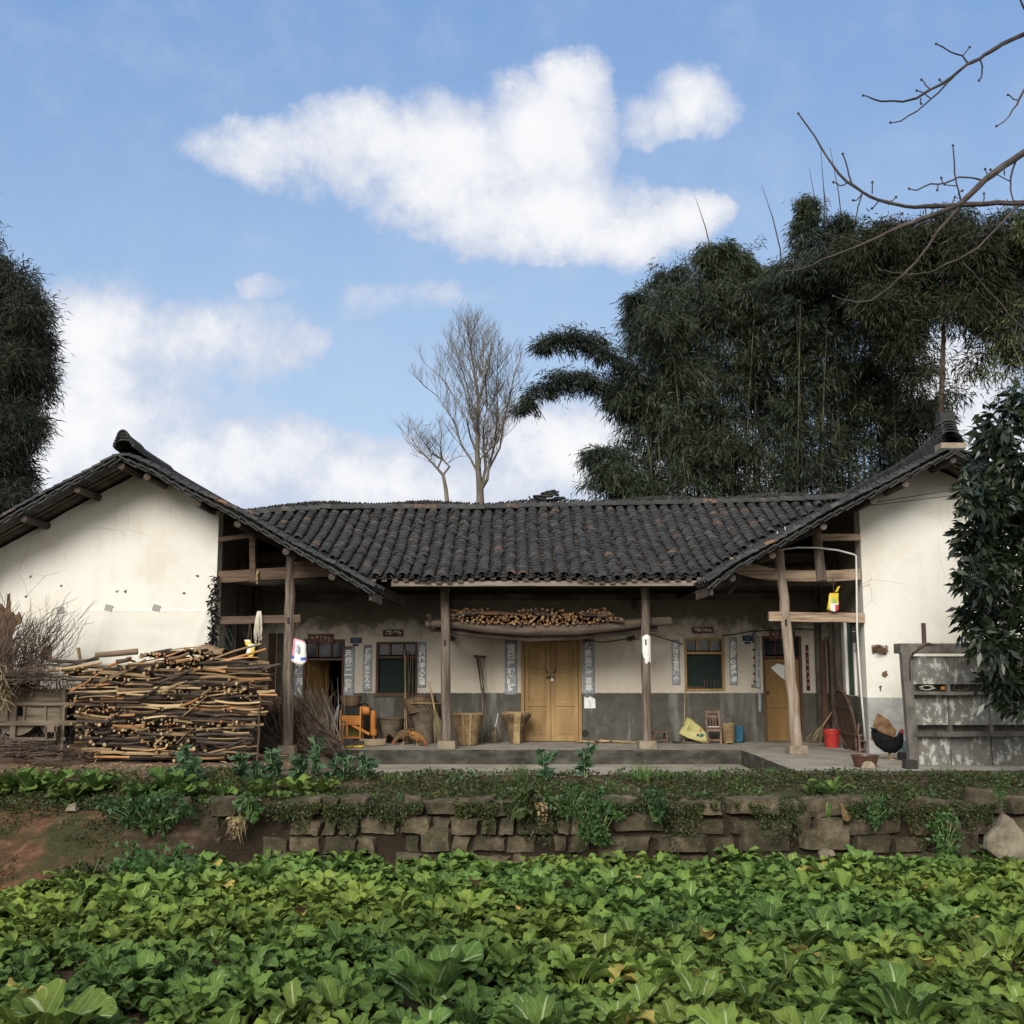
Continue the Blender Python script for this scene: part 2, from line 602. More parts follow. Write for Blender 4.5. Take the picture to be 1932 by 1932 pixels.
M_concrete = mat('worn concrete', (0.17, 0.155, 0.13), (0.27, 0.25, 0.21), 1.6, 0.95, 0.3, var=0.15, cc=(0.35, 0.325, 0.28), lo=0.3, hi=0.72)
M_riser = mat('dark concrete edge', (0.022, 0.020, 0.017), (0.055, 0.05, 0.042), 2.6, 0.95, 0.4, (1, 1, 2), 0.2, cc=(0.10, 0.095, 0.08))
M_adobe = mat('bare adobe', (0.055, 0.034, 0.022), (0.13, 0.08, 0.048), 9, 0.95, 0.8, var=0.3, cc=(0.20, 0.13, 0.08))
M_black = plain('black', (0.012, 0.012, 0.013), 0.6, 0.3)
M_cream = plain('off white plastic', (0.72, 0.71, 0.66), 0.45, 0.4)


# ------------------------------------------------------------------ ground
def sst(x, a, b):
    k = min(1.0, max(0.0, (x - a) / (b - a)))
    return k * k * (3 - 2 * k)


FIELD_Z = -1.02


def bank_base(x):
    k = sst(x, -6.0, -3.2)
    return (13.05 + 0.22 * math.sin(x * 1.7)) * (1 - k) + 14.62 * k


def bank_top(x):
    k = sst(x, -6.0, -3.2)
    return 15.25 * (1 - k) + 14.86 * k


def H(x, y):
    """ground height"""
    b, t = bank_base(x), bank_top(x)
    if y <= b:
        z = FIELD_Z
    elif y < t:
        z = FIELD_Z + (-FIELD_Z - 0.24) * ((y - b) / (t - b)) ** 0.8
    else:
        z = -0.24 + 0.21 * sst(y, t, t + 1.6)
    if y > b:
        z += 0.05 * noise.noise(Vector((x * 1.3, y * 1.3, 0))) + 0.025 * noise.noise(Vector((x * 5, y * 5, 3)))
        if y < t:
            z += 0.10 * noise.noise(Vector((x * 2.2, y * 2.2, 9)))
    else:
        z += 0.03 * noise.noise(Vector((x * 3, y * 3, 1)))
    dip = sst(x, -3.6, -2.9) * (1 - sst(x, 4.2, 4.35)) * sst(y, 16.4, 17.2)
    z -= 0.28 * dip * (1 if y > b else 0)
    if x > 4.15 and y > 16.5:
        z = min(z, -0.06)
    if -3.4 < x < 9 and y > 20.5:
        z = min(z, -0.3)
    if y > 19:
        z = min(z, -0.02) if y < 40 else min(z, -0.02)
    return z


def ground_mat():
    m, t, b = base('soil and moss', 0.97, 0.1)
    g = N(t, 'ShaderNodeNewGeometry')
    n1 = nz(t, 1.1, 8, 0.62)
    n2 = nz(t, 6, 8, 0.68)
    n3 = nz(t, 30, 5, 0.7)
    soil = ramp(t, n2, [(0.28, (0.026, 0.018, 0.012)), (0.5, (0.058, 0.039, 0.026)), (0.7, (0.125, 0.085, 0.058))])
    soil = mixc(t, math_(t, 'MULTIPLY', smooth(t, n3, 0.6, 0.7), 0.5), soil, (0.27, 0.19, 0.125))
    s = N(t, 'ShaderNodeSeparateXYZ')
    t.links.new(g.outputs['Position'], s.inputs[0])
    soil = mixc(t, smooth(t, s.outputs[0], -4.6, -5.6), soil, mixc(t, 1.0, soil, (1.75, 1.35, 1.15), 'MULTIPLY'))
    yard = math_(t, 'MULTIPLY', smooth(t, s.outputs[1], 15.9, 16.6), smooth(t, s.outputs[0], -2.6, -3.2))
    soil = mixc(t, math_(t, 'MULTIPLY', yard, .8), soil, mixc(t, n2, (0.10, 0.075, 0.052), (0.26, 0.20, 0.145)))
    far = smooth(t, s.outputs[1], 40, 60)
    moss = ramp(t, n3, [(0.3, (0.018, 0.024, 0.010)), (0.7, (0.06, 0.068, 0.028))])
    sn = N(t, 'ShaderNodeSeparateXYZ')
    t.links.new(g.outputs['Normal'], sn.inputs[0])
    flat = smooth(t, sn.outputs[2], 0.55, 0.93)
    f = math_(t, 'MULTIPLY', math_(t, 'MULTIPLY', smooth(t, n1, 0.42, 0.6), flat), math_(t, 'SUBTRACT', 1.0, math_(t, 'MULTIPLY', yard, .8)))
    c = mixc(t, math_(t, 'MULTIPLY', f, 0.85), soil, moss)
    steep = math_(t, 'MULTIPLY', smooth(t, sn.outputs[2], 0.8, 0.5), smooth(t, s.outputs[0], -4.6, -3.6))
    c = mixc(t, math_(t, 'MULTIPLY', steep, 0.85), c, (0.020, 0.015, 0.011))
    c = mixc(t, far, c, (0.05, 0.065, 0.03))
    t.links.new(c, b.inputs['Base Color'])
    bump(t, b, math_(t, 'ADD', n2, math_(t, 'MULTIPLY', n3, 0.6)), 0.7, 0.05)
    return m


M_ground = ground_mat()
xs = [-4000, -400, -80, -30, -18] + list(np.arange(-13, 13.01, 0.13)) + [18, 30, 80, 400, 4000]
ys = [-4000, -400, -60, -10, 4] + list(np.arange(6, 12.3, 0.3)) + list(np.arange(12.4, 18.6, 0.075)) + list(np.arange(18.8, 24, 0.4)) + [28, 36, 60, 120, 500, 5000]
mb = MB()
vs = [(x, y, H(x, y)) for y in ys for x in xs]
k = len(xs)
mb.add(vs, [(j * k + i, j * k + i + 1, (j + 1) * k + i + 1, (j + 1) * k + i) for j in range(len(ys) - 1) for i in range(k - 1)])
ground = tag(mb.build('ground', M_ground, smooth=180), kind='structure')

# concrete: raised porch floor (L shape) and the lower courtyard slab
PX0, PX1, PXR = -3.18, 4.23, 9.6
PY0, PYR = 20.7, 16.72
mb = MB()
ol = [(PX0, PY0), (PX1, PY0), (PX1, PYR), (PXR, PYR + 0.1), (PXR, 24.2), (PX0, 24.2)]
fine = []
for i in range(len(ol)):
    a, b = Vector(ol[i]), Vector(ol[(i + 1) % len(ol)])
    n = max(1, int((b - a).length / 0.25))
    for q in range(n):
        p = a.lerp(b, q / n)
        wv = 0.018 if i < 3 else 0
        fine.append((p.x + R.uniform(-wv, wv), p.y + R.uniform(-wv, wv)))
n = len(fine)
vs = [(x, y, 0) for x, y in fine] + [(x, y, -0.5) for x, y in fine]
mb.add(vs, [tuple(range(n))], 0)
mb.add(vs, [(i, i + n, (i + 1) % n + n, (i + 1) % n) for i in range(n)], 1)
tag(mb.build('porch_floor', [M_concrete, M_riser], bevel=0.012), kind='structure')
mb = MB()
mb.sheet(lambda u, v: Vector((-2.75 + u * 6.95, 17.25 + 0.12 * math.sin(u * 17) + v * (20.69 - 17.25 - 0.12 * math.sin(u * 17)),
                              -0.262 + 0.006 * noise.noise(Vector((u * 9, v * 5, 2))))), 60, 16, 0, 0.5)
tag(mb.build('courtyard_slab', M_concrete, smooth=180), kind='structure')

# ------------------------------------------------------------------ the farmhouse
HO = Vector((0.5, 22.8, 0))
house = thing('farmhouse', 'U-shaped old farmhouse with dark tiled roofs and white gable walls', 'house', HO)


def hb(mbx, name, mats, parent=None, **kw):
    """a part of the house, or a sub-part when another parent is given"""
    return mbx.build(name, mats, parent=parent or house, org=HO, **kw)


YW, YG, YV = 22.8, 19.8, 18.75        # main wall, gable walls, roof verge


def pts(lst, Y):
    q = [P(a, b, Y) for a, b in lst]
    return np.array([v.x for v in q]), np.array([v.z for v in q])


LX, LZ = pts([(-420, 1195), (-120, 1038), (0, 973), (110, 912), (228, 850), (290, 876), (340, 905), (450, 961), (540, 1012), (640, 1067), (702, 1102)], YV)
RX, RZ = pts([(1340, 1092), (1390, 1056), (1470, 1012), (1560, 961), (1625, 928), (1710, 884), (1800, 838), (1850, 862), (2000, 940), (2350, 1120)], YV)
LPX, LPZ = LX[4], LZ[4]
RPX, RPZ = RX[6], RZ[6]
zL = lambda x: float(np.interp(x, LX, LZ))
zR = lambda x: float(np.interp(x, RX, RZ))
EY, RY = 20.15, 24.6
EZ = P(1020, 1096, EY).z + 0.03
rx_, rz_ = pts([(380, 985), (520, 972), (620, 966), (905, 966), (1050, 962), (1200, 959), (1400, 954), (1560, 949), (1700, 945)], RY)
zridge = lambda x: float(np.interp(x, rx_, rz_))


def zM(x, y):
    s = (y - EY) / (RY - EY)
    return EZ + (zridge(x) - EZ) * s - 0.10 * math.sin(PI * min(1, max(0, s))) + 0.03 * math.sin(x * 1.9 + y) + 0.018 * math.sin(x * 4.3 - y * 2)


def tiles(mb, pos, cs, nrow, step, keep, m=0, r=0.092, lenk=1.28, jit=1.0):
    NA = 7
    for ci, c in enumerate(cs):
        cw = cs[1] - cs[0]
        for kind in (0, 1):
            cc = c if kind == 0 else c + cw / 2
            for k in range(nrow):
                s = k * step + (R.uniform(-.014, .014) * jit)
                c2 = cc + R.uniform(-.008, .008) * jit
                p = pos(c2, s)
                if p is None or not keep(p):
                    continue
                q = pos(c2, s + step * lenk)
                if q is None:
                    continue
                T = (q - p)
                L = T.length
                T.normalize()
                S = (pos(c2 + .02, s) - p).normalized()
                Nn = S.cross(T)
                if Nn.z < 0:
                    Nn = -Nn
                S = T.cross(Nn) if T.cross(Nn).dot(S) > 0 else -T.cross(Nn)
                yaw = R.uniform(-.05, .05) * jit
                T2 = (T + S * yaw).normalized()
                rr = r * R.uniform(.95, 1.05)
                am = rad(72)
                lift = 0.055 if kind == 0 else 0.02
                vs = []
                for e, (along, up) in enumerate(((0, 0.020), (0, 0.0), (L, 0.0))):
                    r2 = rr - (0.0 if e != 1 else 0.019)
                    for j in range(NA):
                        a = -am + 2 * am * j / (NA - 1)
                        if kind == 0:
                            hgt = r2 * math.cos(a) - rr * math.cos(am)
                        else:
                            hgt = -(r2 * math.cos(a) - rr * math.cos(am)) + 0.03
                        up_ = (0.022 if e < 2 else 0.0)
                        vs.append(p + T2 * along + S * (r2 * math.sin(a) * (1.05 if kind == 0 else 1.25)) + Nn * (hgt + lift + up_))
                fs = [(j, j + 1, NA + j + 1, NA + j) for j in range(NA - 1)] if kind == 0 else []
                if kind == 1:
                    fs = [(NA + j, NA + j + 1, j + 1, j) for j in range(NA - 1)]
                fs += [(j + 1, j, 2 * NA + j, 2 * NA + j + 1) for j in range(NA - 1)]
                mb.add(vs, fs, m, R.random())


def inside_wing(x):
    return max(zL(x) if x < 1 else -9, zR(x) if x > 1 else -9)


# main roof
mb = MB()
nrow = 26
SL = math.hypot(RY - EY, 5.0 - EZ)
mpos = lambda c, s: Vector((c, EY + (RY - EY) * s / SL, zM(c, EY + (RY - EY) * s / SL))) if s < SL + .3 else None


def keep_main(p):
    if p.x < LX[-1] + 0.02 and p.y < 30:
        return p.z > zL(p.x) - 0.03
    if p.x > RX[0] - 0.02:
        return p.z > zR(p.x) - 0.03
    return True


def keep_slab(p):
    p = p + Vector((0, 0, .05))
    return keep_main(p)


tiles(mb, mpos, list(np.arange(-7.2, 8.2, 0.247)), nrow, SL / (nrow - .3), keep_main, jit=1.9)
roof = hb(mb, 'roof', M_tile, smooth=50)
# boards under the tiles
mb = MB()
for i in range(-72, 80):
    x0, x1 = i * 0.1, i * 0.1 + 0.1
    for j in range(10):
        y0, y1 = EY + .02 + (RY - EY) * j / 10, EY + .02 + (RY - EY) * (j + 1) / 10
        c = Vector(((x0 + x1) / 2, (y0 + y1) / 2, zM((x0 + x1) / 2, (y0 + y1) / 2)))
        if not keep_slab(c):
            continue
        top = [Vector((x, y, zM(x, y) + 0.0)) for x, y in ((x0, y0), (x1, y0), (x1, y1), (x0, y1))]
        mb.add(top, [(0, 1, 2, 3)], 0, 0.3)
        if i % 2 == 0:
            bt = [v - Vector((0, 0, .045)) for v in top]
            mb.add(top + bt, [(4, 7, 6, 5), (0, 4, 5, 1), (1, 5, 6, 2), (3, 2, 6, 7), (0, 3, 7, 4)], 0)
hb(mb, 'roof_boards', M_darkwood, roof)
# back slope so that the house is closed
mb = MB()
mb.add([(-12, RY, zridge(-5) - .05), (13, RY, zridge(7) - .05), (13, 29.2, 3.0), (-12, 29.2, 3.0)], [(0, 1, 2, 3)])
hb(mb, 'back_slope', M_tile, roof)
# ridge: a course of round caps and a row of leaning tiles over it
mb = MB()
x = -6.3
while x < 7.6:
    L = R.uniform(.27, .34)
    z = zridge(x + L / 2) + 0.075 + R.uniform(-.008, .008)
    a = [Vector((x, RY - .03 + math.cos(t) * .12 - .04, z + math.sin(t) * .095 + .012)) for t in np.linspace(-.3, PI + .3, 8)]
    b = [Vector((x + L, RY - .03 + math.cos(t) * .112 - .04, z + math.sin(t) * .088)) for t in np.linspace(-.3, PI + .3, 8)]
    mb.add(a + b, [(i, i + 8, i + 9, i + 1) for i in range(7)] + [tuple(range(7, -1, -1))], 0, R.uniform(.7, 1.0) if R.random() < .35 else R.uniform(.3, .88))
    x += L - .03
x = -6.3
while x < 7.6:
    z = zridge(x) + 0.185 + 0.03 * math.sin(x * 2.4) + R.uniform(-.012, .012)
    mb.box((x, RY + R.uniform(-.01, .01), z), (.022, .20, .15), (0, rad(52 + R.uniform(-7, 7)), 0), 0)
    x += R.uniform(.05, .075)
for i in range(34):       # spare tiles piled on the middle of the ridge
    xx, zz = (R.uniform(.52, 1.12), R.randrange(3) * .036) if i < 22 else (R.uniform(.66, .98), .11 + R.randrange(3) * .034)
    mb.box((xx, RY - .05 + R.uniform(-.06, .06), zridge(.8) + .235 + zz), (.2, .16, .024), (R.uniform(-.1, .1), R.uniform(-.16, .16), R.uniform(-.4, .4)), 0)
mb.box((.42, RY, zridge(.4) + .26), (.02, .18, .16), (0, -.5, 0), 0)
for k in range(56):
    xk = -6.2 + k * .25
    mb.box((xk, RY + .03, zridge(xk) - .01), (.26, .03, .2), None, 0, .2)
hb(mb, 'ridge', M_tile, roof, smooth=40)


def wing(px, pz, xs_, zfun, sgn_in, outer_x, y_back, steps):
    """roof of one wing: ridge along Y, slopes falling to both sides"""
    mb = MB()
    xin = xs_[-1] if sgn_in > 0 else xs_[0]
    for side, xe in ((sgn_in, xin), (-sgn_in, outer_x)):
        run = abs(xe - px)
        Ls = math.hypot(run, pz - zfun(xe))
        pos = lambda c, s, side=side, xe=xe, run=run, Ls=Ls: (Vector((xe - (1 if xe > px else -1) * run * s / Ls, c, zfun(xe - (1 if xe > px else -1) * run * s / Ls) - 0.115 + 0.014 * math.sin(s * 3 + c))) if s < Ls + .25 else None)
        nr = int(Ls / .185)

        def keep(p, side=side):
            if side != sgn_in:
                return True
            return p.y < EY or p.z > zM(p.x, p.y) - .06
        yb = y_back if side == sgn_in else YV + 1.2
        cs = list(np.arange(YV + .09, yb, .247))
        tiles(mb, pos, cs, nr, Ls / (nr - .2), keep)
    for side, xe in ((sgn_in, xin), (-sgn_in, outer_x)):       # flat tiles bedded along the verge, two courses deep
        Lh = abs(xe - px)
        for lay in range(2):
            s = .05 + lay * .08
            while s < Lh:
                xq = xe + (px - xe) * s / Lh
                x2 = xe + (px - xe) * min(1, (s + .1) / Lh)
                sl_ = math.atan2(zfun(x2) - zfun(xq), x2 - xq) if abs(x2 - xq) > 1e-4 else 0
                if abs(sl_) > PI / 2:
                    sl_ = sl_ - math.copysign(PI, sl_)
                mb.box((xq, YV + .07 + .03 * lay + R.uniform(-.015, .015), zfun(xq) - .118 - .046 * lay), (.26, .24, .028), (R.uniform(-.03, .03), -sl_ - (.10 if px > xe else -.10), R.uniform(-.04, .04)), 0, R.uniform(.2, .85))
                s += .195
    rf = hb(mb, 'roof', M_tile, smooth=50)
    # boards
    mb = MB()
    for side, xe in ((sgn_in, xin), (-sgn_in, outer_x)):
        n = int(abs(xe - px) / .25)
        xx = [px + (xe - px) * i / n for i in range(n + 1)]
        for i in range(n):
            a, b = xx[i], xx[i + 1]
            za, zb = zfun(a) - .12, zfun(b) - .12
            for y0, y1, th in ((YV + .10, YV + .18, .03), (YV + .18, YV + .27, .0), (YV + .27, YV + .40, .05), (YV + .40, YV + .5, 0), (YV + .5, YV + .63, .05), (YV + .63, YV + .74, 0), (YV + .74, YG + 3.1, .03), (YG + 3.1, 29.0, .03)):
                if side == sgn_in and y0 > YG + 3 and max(za, zb) < zM((a + b) / 2, YG + 3.4) - .1:
                    continue
                t = [Vector((a, y0, za)), Vector((b, y0, zb)), Vector((b, y1, zb)), Vector((a, y1, za))]
                mb.add(t, [(0, 1, 2, 3)], 0)
                if th:
                    k = [v - Vector((0, 0, th)) for v in t]
                    mb.add(t + k, [(4, 7, 6, 5), (0, 4, 5, 1), (3, 2, 6, 7), (0, 3, 7, 4), (1, 5, 6, 2)], 0)
    hb(mb, 'roof_boards', M_darkwood, rf)
    mb = MB()
    for xq in steps:
        z = zfun(xq) - .26
        mb.tube([(xq, YV + .07, z), (xq, YG + .4, z + .01), (xq, YW, z)], [.06, .075, .085], 10, 0, capm=1, jit=.05)
    hb(mb, 'purlin', [M_darkwood, M_darkwood], rf, smooth=40)
    return rf


wl = wing(LPX, LPZ, LX, zL, 1, LX[0], 24.9, [LPX, LPX - .75, LPX - 1.65, LPX - 2.6, LPX - 3.6, LPX + .45, LPX + 1.35, LPX + 2.05, LPX + 2.9, LPX + 3.7])
wr = wing(RPX, RPZ, RX, zR, -1, RX[-1], 24.9, [RPX, RPX + .9, RPX - .85, RPX - 1.42, RPX - 2.3, RPX - 3.2, RPX - 3.9])

# wing ridges: leaning tile rows sweeping up towards the gable end
mb = MB()
y = YV - .02
while y < 29:
    k = math.exp(-(y - YV) / 1.3)
    zt = LPZ + .11 + .10 * k
    for lay in range(1 + int(2.4 * k + .6)):
        a = [Vector((LPX + .045 + math.cos(t) * (.19 - .028 * lay), y - .02 * lay, zt - .12 + lay * .05 + math.sin(t) * .12)) for t in np.linspace(-.2, PI + .2, 8)]
        b = [p + Vector((0, .16, -.035)) for p in a]
        c = [p + (Vector((LPX + .045, p.y, zt - .14 + lay * .05)) - p) * .22 for p in a]
        mb.add(a + b, [(i, i + 8, i + 9, i + 1) for i in range(7)], 0)
        mb.add(a + c, [(i, i + 1, i + 9, i + 8) for i in range(7)], 0)
    y += .075
hb(mb, 'ridge', M_tile, wl, smooth=40)
mb = MB()
y = YV + .35
while y < 29:
    k = math.exp(-(y - YV) / 0.8)
    mb.box((RPX, y, RPZ + .02 + .3 * k), (.22 , .02, .2 + .4 * k), (rad(-42 + R.uniform(-5, 5)), 0, 0), 0)
    y += .055
mb.box((RPX - .0, YV + .16, RPZ - .02), (.44, .3, .10), None, 1)
for lay in range(8):
    z = RPZ + .06 + lay * .052
    r0 = .20 - .012 * min(lay, 5) + (.015 if lay > 6 else 0)
    for sgn in ((1,) if lay > 2 else (1, 1)):
        a = [Vector((RPX + R.uniform(-.012, .012) + math.cos(t) * r0, YV + .04 + .02 * lay, z - .02 + math.sin(t) * .075)) for t in np.linspace(0, PI, 9)]
        b = [p + Vector((0, .26, 0)) for p in a]
        c = [Vector((RPX + (p.x - RPX) * .84, p.y, p.z - .02)) for p in a]
        mb.add(a + b, [(i, i + 9, i + 10, i + 1) for i in range(8)], 0)
        mb.add(a + c, [(i, i + 1, i + 10, i + 9) for i in range(8)], 0)
mb.box((RPX, YV + .32, RPZ + .52), (.26, .22, .22), (.1, 0, 0), 0, .5)
hb(mb, 'ridge', [M_tile, M_stone], wr, smooth=40)

# walls ---------------------------------------------------------------
XLW, XRW = -5.33, 6.32            # inner faces of the two wings


def gable(x0, x1, zf, lo):
    n = int((x1 - x0) / .12)
    top = []
    for i in range(n + 1):
        x = x1 + (x0 - x1) * i / n
        top.append((x, zf(x) - .205 + .025 * noise.noise(Vector((x * 4, 1, 0)))))
    mb = MB()
    nn = 46
    mb.poly([(x0, lo), (x1, lo)] + top, YG, YG + .32)
    return mb


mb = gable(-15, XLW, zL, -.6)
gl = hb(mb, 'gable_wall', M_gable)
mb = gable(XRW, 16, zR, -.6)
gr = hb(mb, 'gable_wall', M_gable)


def wall_x(mb, x0, x1, z0, z1, holes, y, th):
    """wall facing the yard with rectangular openings, cut into butted blocks"""
    xc = sorted({x0, x1} | {h[0] for h in holes} | {h[1] for h in holes})
    for a, b in zip(xc[:-1], xc[1:]):
        mid = (a + b) / 2
        hs = sorted([h for h in holes if h[0] < mid < h[1]], key=lambda h: h[2])
        z = z0
        for h in hs:
            if h[2] > z:
                mb.box(((a + b) / 2, y + th / 2, (z + h[2]) / 2), (b - a, th, h[2] - z), r=.5)
            z = h[3]
        if z < z1:
            mb.box(((a + b) / 2, y + th / 2, (z + z1) / 2), (b - a, th, z1 - z), r=.5)


def rect(px0, px1, py0, py1, Y):
    a, b = P(px0, py0, Y), P(px1, py1, Y)
    return (a.x, b.x, b.z, a.z)


D_main = rect(985, 1096, 1204, 1400, YW)
D_left = rect(573, 647, 1206, 1400, YW)
D_right = rect(1437, 1518, 1200, 1400, YW)
W_left = rect(710, 787, 1211, 1312, YW)
W_right = rect(1290, 1368, 1204, 1304, YW)
doors = [D_main, D_left, D_right]
holes = [(d[0], d[1], -0.05, d[3]) for d in doors] + [W_left, W_right]
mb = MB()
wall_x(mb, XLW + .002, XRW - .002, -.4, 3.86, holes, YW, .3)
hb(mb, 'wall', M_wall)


def side_wall(x, sgn, holes_y):
    """wing wall facing the porch, along Y, with openings (y0, y1, z0, z1)"""
    mb = MB()
    yc = sorted({YG + .322, YW + .3} | {h[0] for h in holes_y} | {h[1] for h in holes_y})
    for a, b in zip(yc[:-1], yc[1:]):
        mid = (a + b) / 2
        z = -.4
        for h in sorted([h for h in holes_y if h[0] < mid < h[1]], key=lambda h: h[2]):
            if h[2] > z:
                mb.box((x + sgn * .15, mid, (z + h[2]) / 2), (.3, b - a, h[2] - z), r=.5)
            z = h[3]
        mb.box((x + sgn * .15, mid, (z + 4.35) / 2), (.3, b - a, 4.35 - z), r=.5)
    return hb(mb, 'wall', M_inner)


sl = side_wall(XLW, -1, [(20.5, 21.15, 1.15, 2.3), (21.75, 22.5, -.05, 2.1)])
sr = side_wall(XRW, 1, [(20.35, 20.95, 1.0, 2.35), (21.75, 22.5, -.05, 2.1)])
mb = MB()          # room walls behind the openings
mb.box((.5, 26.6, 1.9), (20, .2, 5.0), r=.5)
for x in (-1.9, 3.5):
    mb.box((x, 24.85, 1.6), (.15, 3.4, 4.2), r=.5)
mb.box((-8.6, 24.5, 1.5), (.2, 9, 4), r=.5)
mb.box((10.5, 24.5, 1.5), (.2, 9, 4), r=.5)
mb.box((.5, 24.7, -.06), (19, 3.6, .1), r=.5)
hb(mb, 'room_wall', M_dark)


# doors and windows ------------------------------------------------------
def frame(mb, d, y, wd=.055, dep=.1, m=0, bottom=False):
    x0, x1, z0, z1 = d
    mb.box((x0 + wd / 2, y, (z0 + z1) / 2), (wd, dep, z1 - z0), m=m)
    mb.box((x1 - wd / 2, y, (z0 + z1) / 2), (wd, dep, z1 - z0), m=m)
    mb.box(((x0 + x1) / 2, y, z1 - wd / 2), (x1 - x0 - 2 * wd, dep, wd), m=m)
    if bottom:
        mb.box(((x0 + x1) / 2, y, z0 + wd / 2), (x1 - x0 - 2 * wd, dep, wd), m=m)


def leaf(mb, x0, x1, z0, z1, y, rails, th=.035):
    """framed door leaf with sunk panels and mouldings"""
    wd = .085
    mb.box(((x0 + x1) / 2, y + .012, (z0 + z1) / 2), (x1 - x0 - .01, .02, z1 - z0 - .01))
    for x in (x0 + wd / 2, x1 - wd / 2):
        mb.box((x, y - .004, (z0 + z1) / 2), (wd, th, z1 - z0))
    zs = [z0] + rails + [z1]
    for i, z in enumerate(zs):
        zz = z + wd / 2 if i == 0 else (z - wd / 2 if i == len(zs) - 1 else z)
        mb.box(((x0 + x1) / 2, y - .004, zz), (x1 - x0 - 2 * wd, th - .004, wd))
    for i in range(len(zs) - 1):
        a = zs[i] + wd * (1 if i == 0 else .5) + .012
        b = zs[i + 1] - wd * (1 if i == len(zs) - 2 else .5) - .012
        mb.box(((x0 + x1) / 2, y - .001, (a + b) / 2), (x1 - x0 - 2 * wd - .07, .012, b - a - .07))


# central double door
x0, x1, z0, z1 = D_main
dm = MB()
frame(dm, (x0 - .02, x1 + .02, -.0, z1), YW + .04, .06, .16)
door = hb(dm, 'door', M_oframe, bevel=.004)
door['label'] = 'ochre double door with padlock'
xm = (x0 + x1) / 2 - .01
for a, b, hx in ((x0 + .045, xm - .004, xm - .06), (xm + .004, x1 - .045, xm + .06)):
    mb = MB()
    leaf(mb, a, b, .012, z1 - .07, YW + .05, [.75, 1.42])
    lf = hb(mb, 'door_leaf', M_ochre, door, bevel=.003)
mb = MB()
for sg in (-1, 1):
    mb.beam((xm + sg * .11, YW + .01, 1.46), (xm + sg * .055, YW + .01, 1.37), .02, .022)
mb.box((xm - .01, YW + .008, 1.30), (.16, .03, .045))
hb(mb, 'handle', M_iron, door, bevel=.004)
mb = MB()
mb.box((xm + .028, YW - .014, 1.245), (.05, .022, .06))
mb.tube([(xm + .012, YW - .014, 1.272), (xm + .012, YW - .014, 1.31), (xm + .028, YW - .014, 1.322), (xm + .044, YW - .014, 1.31), (xm + .044, YW - .014, 1.272)], .005, 6)
hb(mb, 'padlock', M_brass, door, bevel=.003)


def transom_door(d, mleaf, mframe, open_=False, zt=1.72):
    x0, x1, z0, z1 = d
    mb = MB()
    frame(mb, (x0, x1, 0.0, z1), YW + .05, .05, .14)
    mb.box(((x0 + x1) / 2, YW + .05, zt), (x1 - x0 - .1, .12, .045))
    for k in (1, 2):
        mb.box((x0 + (x1 - x0) * k / 3, YW + .05, (zt + z1) / 2), (.035, .08, z1 - zt - .10))
    dr = hb(mb, 'door', mframe, bevel=.004)
    mb = MB()
    mb.box(((x0 + x1) / 2, YW + .08, (zt + z1) / 2), (x1 - x0 - .12, .008, z1 - zt - .1))
    hb(mb, 'transom_pane', M_glass, dr)
    mb = MB()
    if not open_:
        leaf(mb, x0 + .052, x1 - .052, .01, zt - .03, YW + .07, [.72])
        lf = hb(mb, 'door_leaf', mleaf, dr, bevel=.003)
        mb = MB()
        mb.box((x0 + .1, YW + .045, .98), (.03, .03, .07))
        mb.tube([(x0 + .1, YW + .045, 1.0), (x0 + .1, YW + .0, 1.0)], .018, 10)
        hb(mb, 'handle', M_iron, dr)
    else:
        leaf(mb, 0, x1 - x0 - .11, .01, zt - .03, 0, [.72])
        mm = Matrix.Translation((x0 + .056, YW + .09, 0)) @ Matrix.Rotation(rad(62), 4, 'Z')
        mb.v = [tuple(mm @ Vector(v)) for v in mb.v]
        hb(mb, 'door_leaf', mleaf, dr, bevel=.003)
    return dr


dl = transom_door(D_left, M_ochre2, M_frame, True, P(600, 1244, YW).z)
dl['label'] = 'dark doorway with its leaf standing open'
dr_ = transom_door(D_right, M_ochre2, M_frame, False, P(1480, 1240, YW).z)
dr_['label'] = 'brown single door with three small panes above'


def window(d, zt, left=False):
    x0, x1, z0, z1 = d
    mb = MB()
    frame(mb, d, YW + .05, .05, .14, bottom=True)
    mb.box(((x0 + x1) / 2, YW + .05, zt), (x1 - x0 - .1, .12, .05))
    for k in (1, 2):
        mb.box((x0 + (x1 - x0) * k / 3, YW + .05, (zt + z1) / 2), (.04, .08, z1 - zt - .1))
    wn = hb(mb, 'window', M_oframe if not left else M_frame, bevel=.004)
    mb = MB()
    mb.sheet(lambda u, v: Vector((x0 + .05 + u * (x1 - x0 - .1), YW + .075 + .012 * noise.noise(Vector((u * 5, v * 5, 0))), z0 + .05 + v * (zt - z0 - .07))), 8, 8)
    hb(mb, 'screen', M_screen, wn, smooth=180)
    mb = MB()
    mb.box(((x0 + x1) / 2, YW + .085, (zt + z1) / 2), (x1 - x0 - .12, .008, z1 - zt - .1))
    hb(mb, 'pane', M_glass, wn)
    mb = MB()
    if not left:
        xm = x0 + (x1 - x0) * .5
        mb.box((xm, YW + .05, z0 + .14), (.03, .04, .18))
        mb.box(((x0 + xm) / 2 + .02, YW + .05, z0 + .075), ((xm - x0) - .1, .06, .04))
        for k in range(4):
            mb.box((xm + .06 + k * .075, YW + .06, z0 + .13), (.012, .012, .16))
        hb(mb, 'bars', M_frame, wn)
    else:
        mb.box(((x0 + x1) / 2, YW + .04, z0 - .012), (x1 - x0 + .06, .14, .03))
        hb(mb, 'sill', M_frame, wn)
    return wn


window(W_left, P(750, 1240, YW).z, True)
window(W_right, P(1330, 1232, YW).z)
